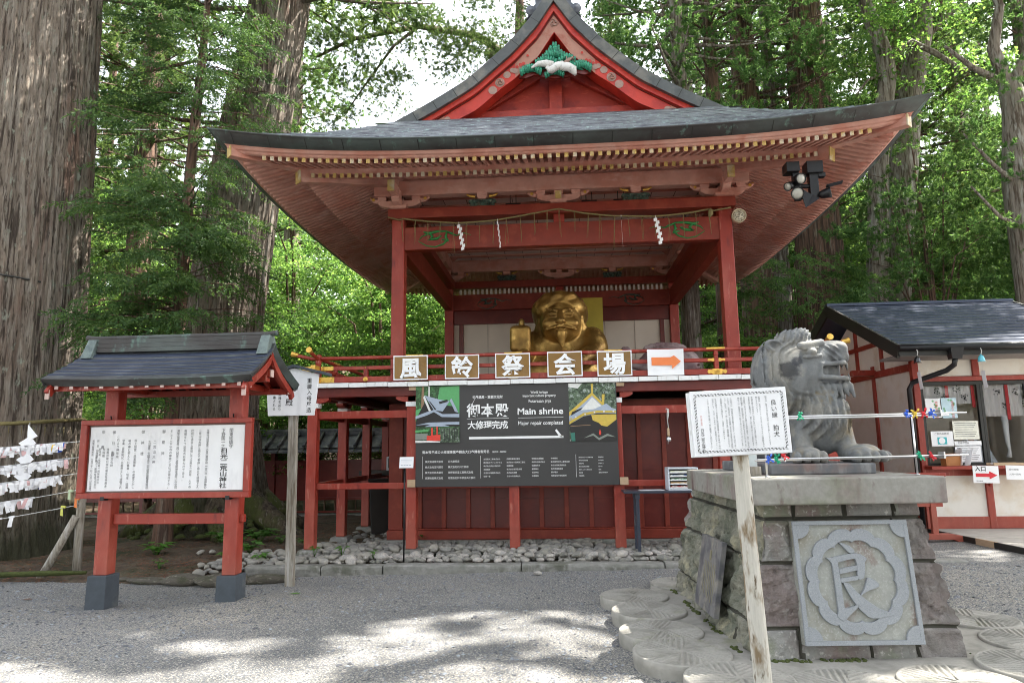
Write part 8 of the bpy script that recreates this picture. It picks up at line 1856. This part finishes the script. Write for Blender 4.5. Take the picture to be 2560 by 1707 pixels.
bent('forked_broadleaf', 'dark forked tree with open twisting branches at the right edge', [(10.6, 15.6, 0), (10.6, 15.6, 4), (10.55, 15.6, 7.4), (10.7, 15.6, 9.0), (10.6, 15.6, 9.8)], [.42, .38, .33, .28, .22], BARKG, [np.array([rs.uniform(8.8, 13.5), rs.uniform(14.5, 17), rs.uniform(4.8, 9.8)]) for _ in range(70)] + [np.array([rs.uniform(9.5, 14), rs.uniform(14.5, 17), rs.uniform(11.5, 15)]) for _ in range(36)],
  [([(10.6, 15.6, 9.6), (10.3, 15.5, 10.6), (10.5, 15.4, 11.6), (10.2, 15.4, 12.6)], .17, .06), ([(10.6, 15.6, 9.6), (11.1, 15.5, 10.5), (11.2, 15.5, 11.8), (11.7, 15.5, 13)], .15, .05), ([(10.45, 15.6, 9.8), (9.7, 15.4, 10.1), (9.1, 15.3, 10.6)], .1, .03), ([(10.6, 15.6, 7.2), (9.8, 15.2, 7.6), (9.1, 15.0, 8.3)], .07, .02), ([(10.6, 15.6, 6.2), (9.7, 15.1, 6.4), (9.0, 14.8, 7.0)], .06, .02)], LEAFT, rr=(.5, .5, .26))
for (x, y, r_, lx, lab) in ((12.7, 28, .3, -1.0, 'pale slim leaning trunk in the forest above the hut roof, left of its neighbour'), (14.9, 29, .42, -.5, 'pale thicker trunk in the forest above the hut roof')):
    t = thing('pale_trunk_tree', lab, 'tree', loc=(x, y, gh(x, y))); bark_trunk('trunk', [(0, 0, -.2), (lx*.3, 0, 5), (lx, 0, 13), (lx*1.3, 0, 20)], [r_*1.2, r_, r_*.85, r_*.4], BARKG, t, 40, 60, .012, .3, 14, int(x)); C, Rr, LB = conifer_layout(24, 12, 2.8, int(x*3), .9); B, D = sprays(C + np.array([lx*1.2, 0, 0]), Rr, 7, 20, .28, .6, .1); blades('crown', B, D, .15, .015, LEAFM, t); m = MB(); limbs_mb(m, [([tuple(np.array(p) + np.array([lx*1.2, 0, 0])) for p in a], b, c) for a, b, c in LB], 4); m.build('limb', BARKG, t)
# ---- unseen trees added at the right, leaves cut to shape the dappled shade
def added_shade_tree(x, y, h, z0, rx, n, seed, lab, cx, cy):
    t = thing('added_shade_tree', lab, 'tree', 'added shade trees beyond the right edge', (0, 0, 0)); r2 = np.random.default_rng(seed); bark_trunk('trunk', [(x, y, -.2), (x + .1, y, 5), (x, y, h*.7)], [.4, .33, .08], BARK, t, 40, 50, .02, .3, 16, seed)
    u_ = unit(r2.normal(size=(n, 3))); C = u_*r2.random((n, 1))**.36*np.array([rx, rx*.8, (h - z0)/2]) + np.array([cx, cy, (h + z0)/2]); Rr = np.tile([[.8, .8, .35]], (n, 1)); B, D = flat_sprays(C, Rr, 10, 12, .15, .5); blades('crown', B, D, .17, .055, LEAFB, t, True)
    m = MB(); L_ = [[(x, y, z0*.8 + .25*i), tuple((np.array([x, y, z0]) + C[i*3])/2), tuple(C[i*3])] for i in range(30)]
    L_ = [p for p in L_ if unlit(np.array([np.array(p[a])*(1 - q) + np.array(p[a + 1])*q for a in (0, 1) for q in np.linspace(0, 1, 9)])).sum() > 16]
    limbs_mb(m, [(p, .09, .02) for p in L_[:12]], 5); m.build('limb', BARK, t)
for i, (x, y, h, z0, rx, n, cx, cy) in enumerate(((11.6, 8.0, 26, 13.5, 8.4, 640, 9.6, 10.2), (13.5, 4.2, 25, 11.0, 6.0, 330, 13.5, 5.2), (15.5, 15.2, 26, 11.5, 5.6, 330, 14.5, 12.8), (9.8, 2.4, 24, 13, 5.2, 260, 9.8, 3.4))):
    added_shade_tree(x, y, h, z0, rx, n, i + 1, 'unseen tall tree added beyond the right edge to shade the court', cx, cy)
m = MB(); m.tube([(-10.5, 14, 8.9), (-7.4, 12.3, 7.9), (-5.2, 11.2, 7.0), (-4.0, 10.0, 6.1)], .008, 5); o = m.build('guy_wire', STRING); tag(o, 'thin pale wire running from the trees down to the left eave', 'wire')
# low leafy screen under the bent trees, hiding the lower trunks
for (x, y, n, z0, z1, lab) in ((11.6, 17.2, 130, 3.2, 10.2, 'bushy bright green tree above the hut roof ridge'), (9.2, 17.2, 110, 3.4, 9.4, 'bushy deep green tree between the right eave and the hut roof'), (7.3, 21.5, 60, 3.0, 9.0, 'bushy green tree behind the huge right cedar'), (12.6, 16.0, 80, 3.0, 9.5, 'bushy green tree at the right edge above the hut')):
    t = thing('bushy_tree', lab, 'tree', loc=(x, y, 0)); bark_trunk('trunk', [(0, 0, -.2), (.1, 0, 3), (0, .1, z1 - 1)], [.13, .1, .03], BARKR, t, 14, 20, .006, .3, 8, n)
    u_ = unit(rs.normal(size=(n, 3))); C = u_*rs.random((n, 1))**.4*np.array([2.3, 1.5, (z1 - z0)/2]) + np.array([0, 0, (z0 + z1)/2]); B, D = sprays(C, np.tile([[.55, .55, .3]], (n, 1))*rs.uniform(.7, 1.3, (n, 1)), 14, 26, .2, .55, .2); blades('crown', B, D, .08 + .06*G.random(len(B)), .009, LEAFM if 'deep' in lab else LEAFT, t)
    m = MB(); limbs_mb(m, [([(0, 0, z0*.6 + .2*i), tuple(C[i*4]*np.array([.5, .5, 1]) - np.array([0, 0, .3])), tuple(C[i*4])], .03, .008) for i in range(12)], 4); m.build('limb', BARKR, t)
# unseen forest round the court, behind the viewer, added to cut low sky light
for i, (x, y, k, s_) in enumerate(((-14, 3, 2, 1.0), (-17, -4, 0, 1.0), (-12, -10, 1, 1.0), (-6, -14, 2, 1.0), (0, -13, 0, 1.0), (6, -15, 2, 1.0), (11, -9, 1, 1.05), (16, -3, 2, 1.0), (-3, -20, 1, 1.1), (4, -22, 2, 1.1), (13, -17, 0, 1.1), (-11, -19, 2, 1.1), (-20, -12, 1, 1.1), (20, -11, 2, 1.1))):
    plant_tree(CONF[k], x, y, s_, 1.3*i, 'tall unseen conifer of the forest added round the court to cut sky light', 'added conifers round the court')
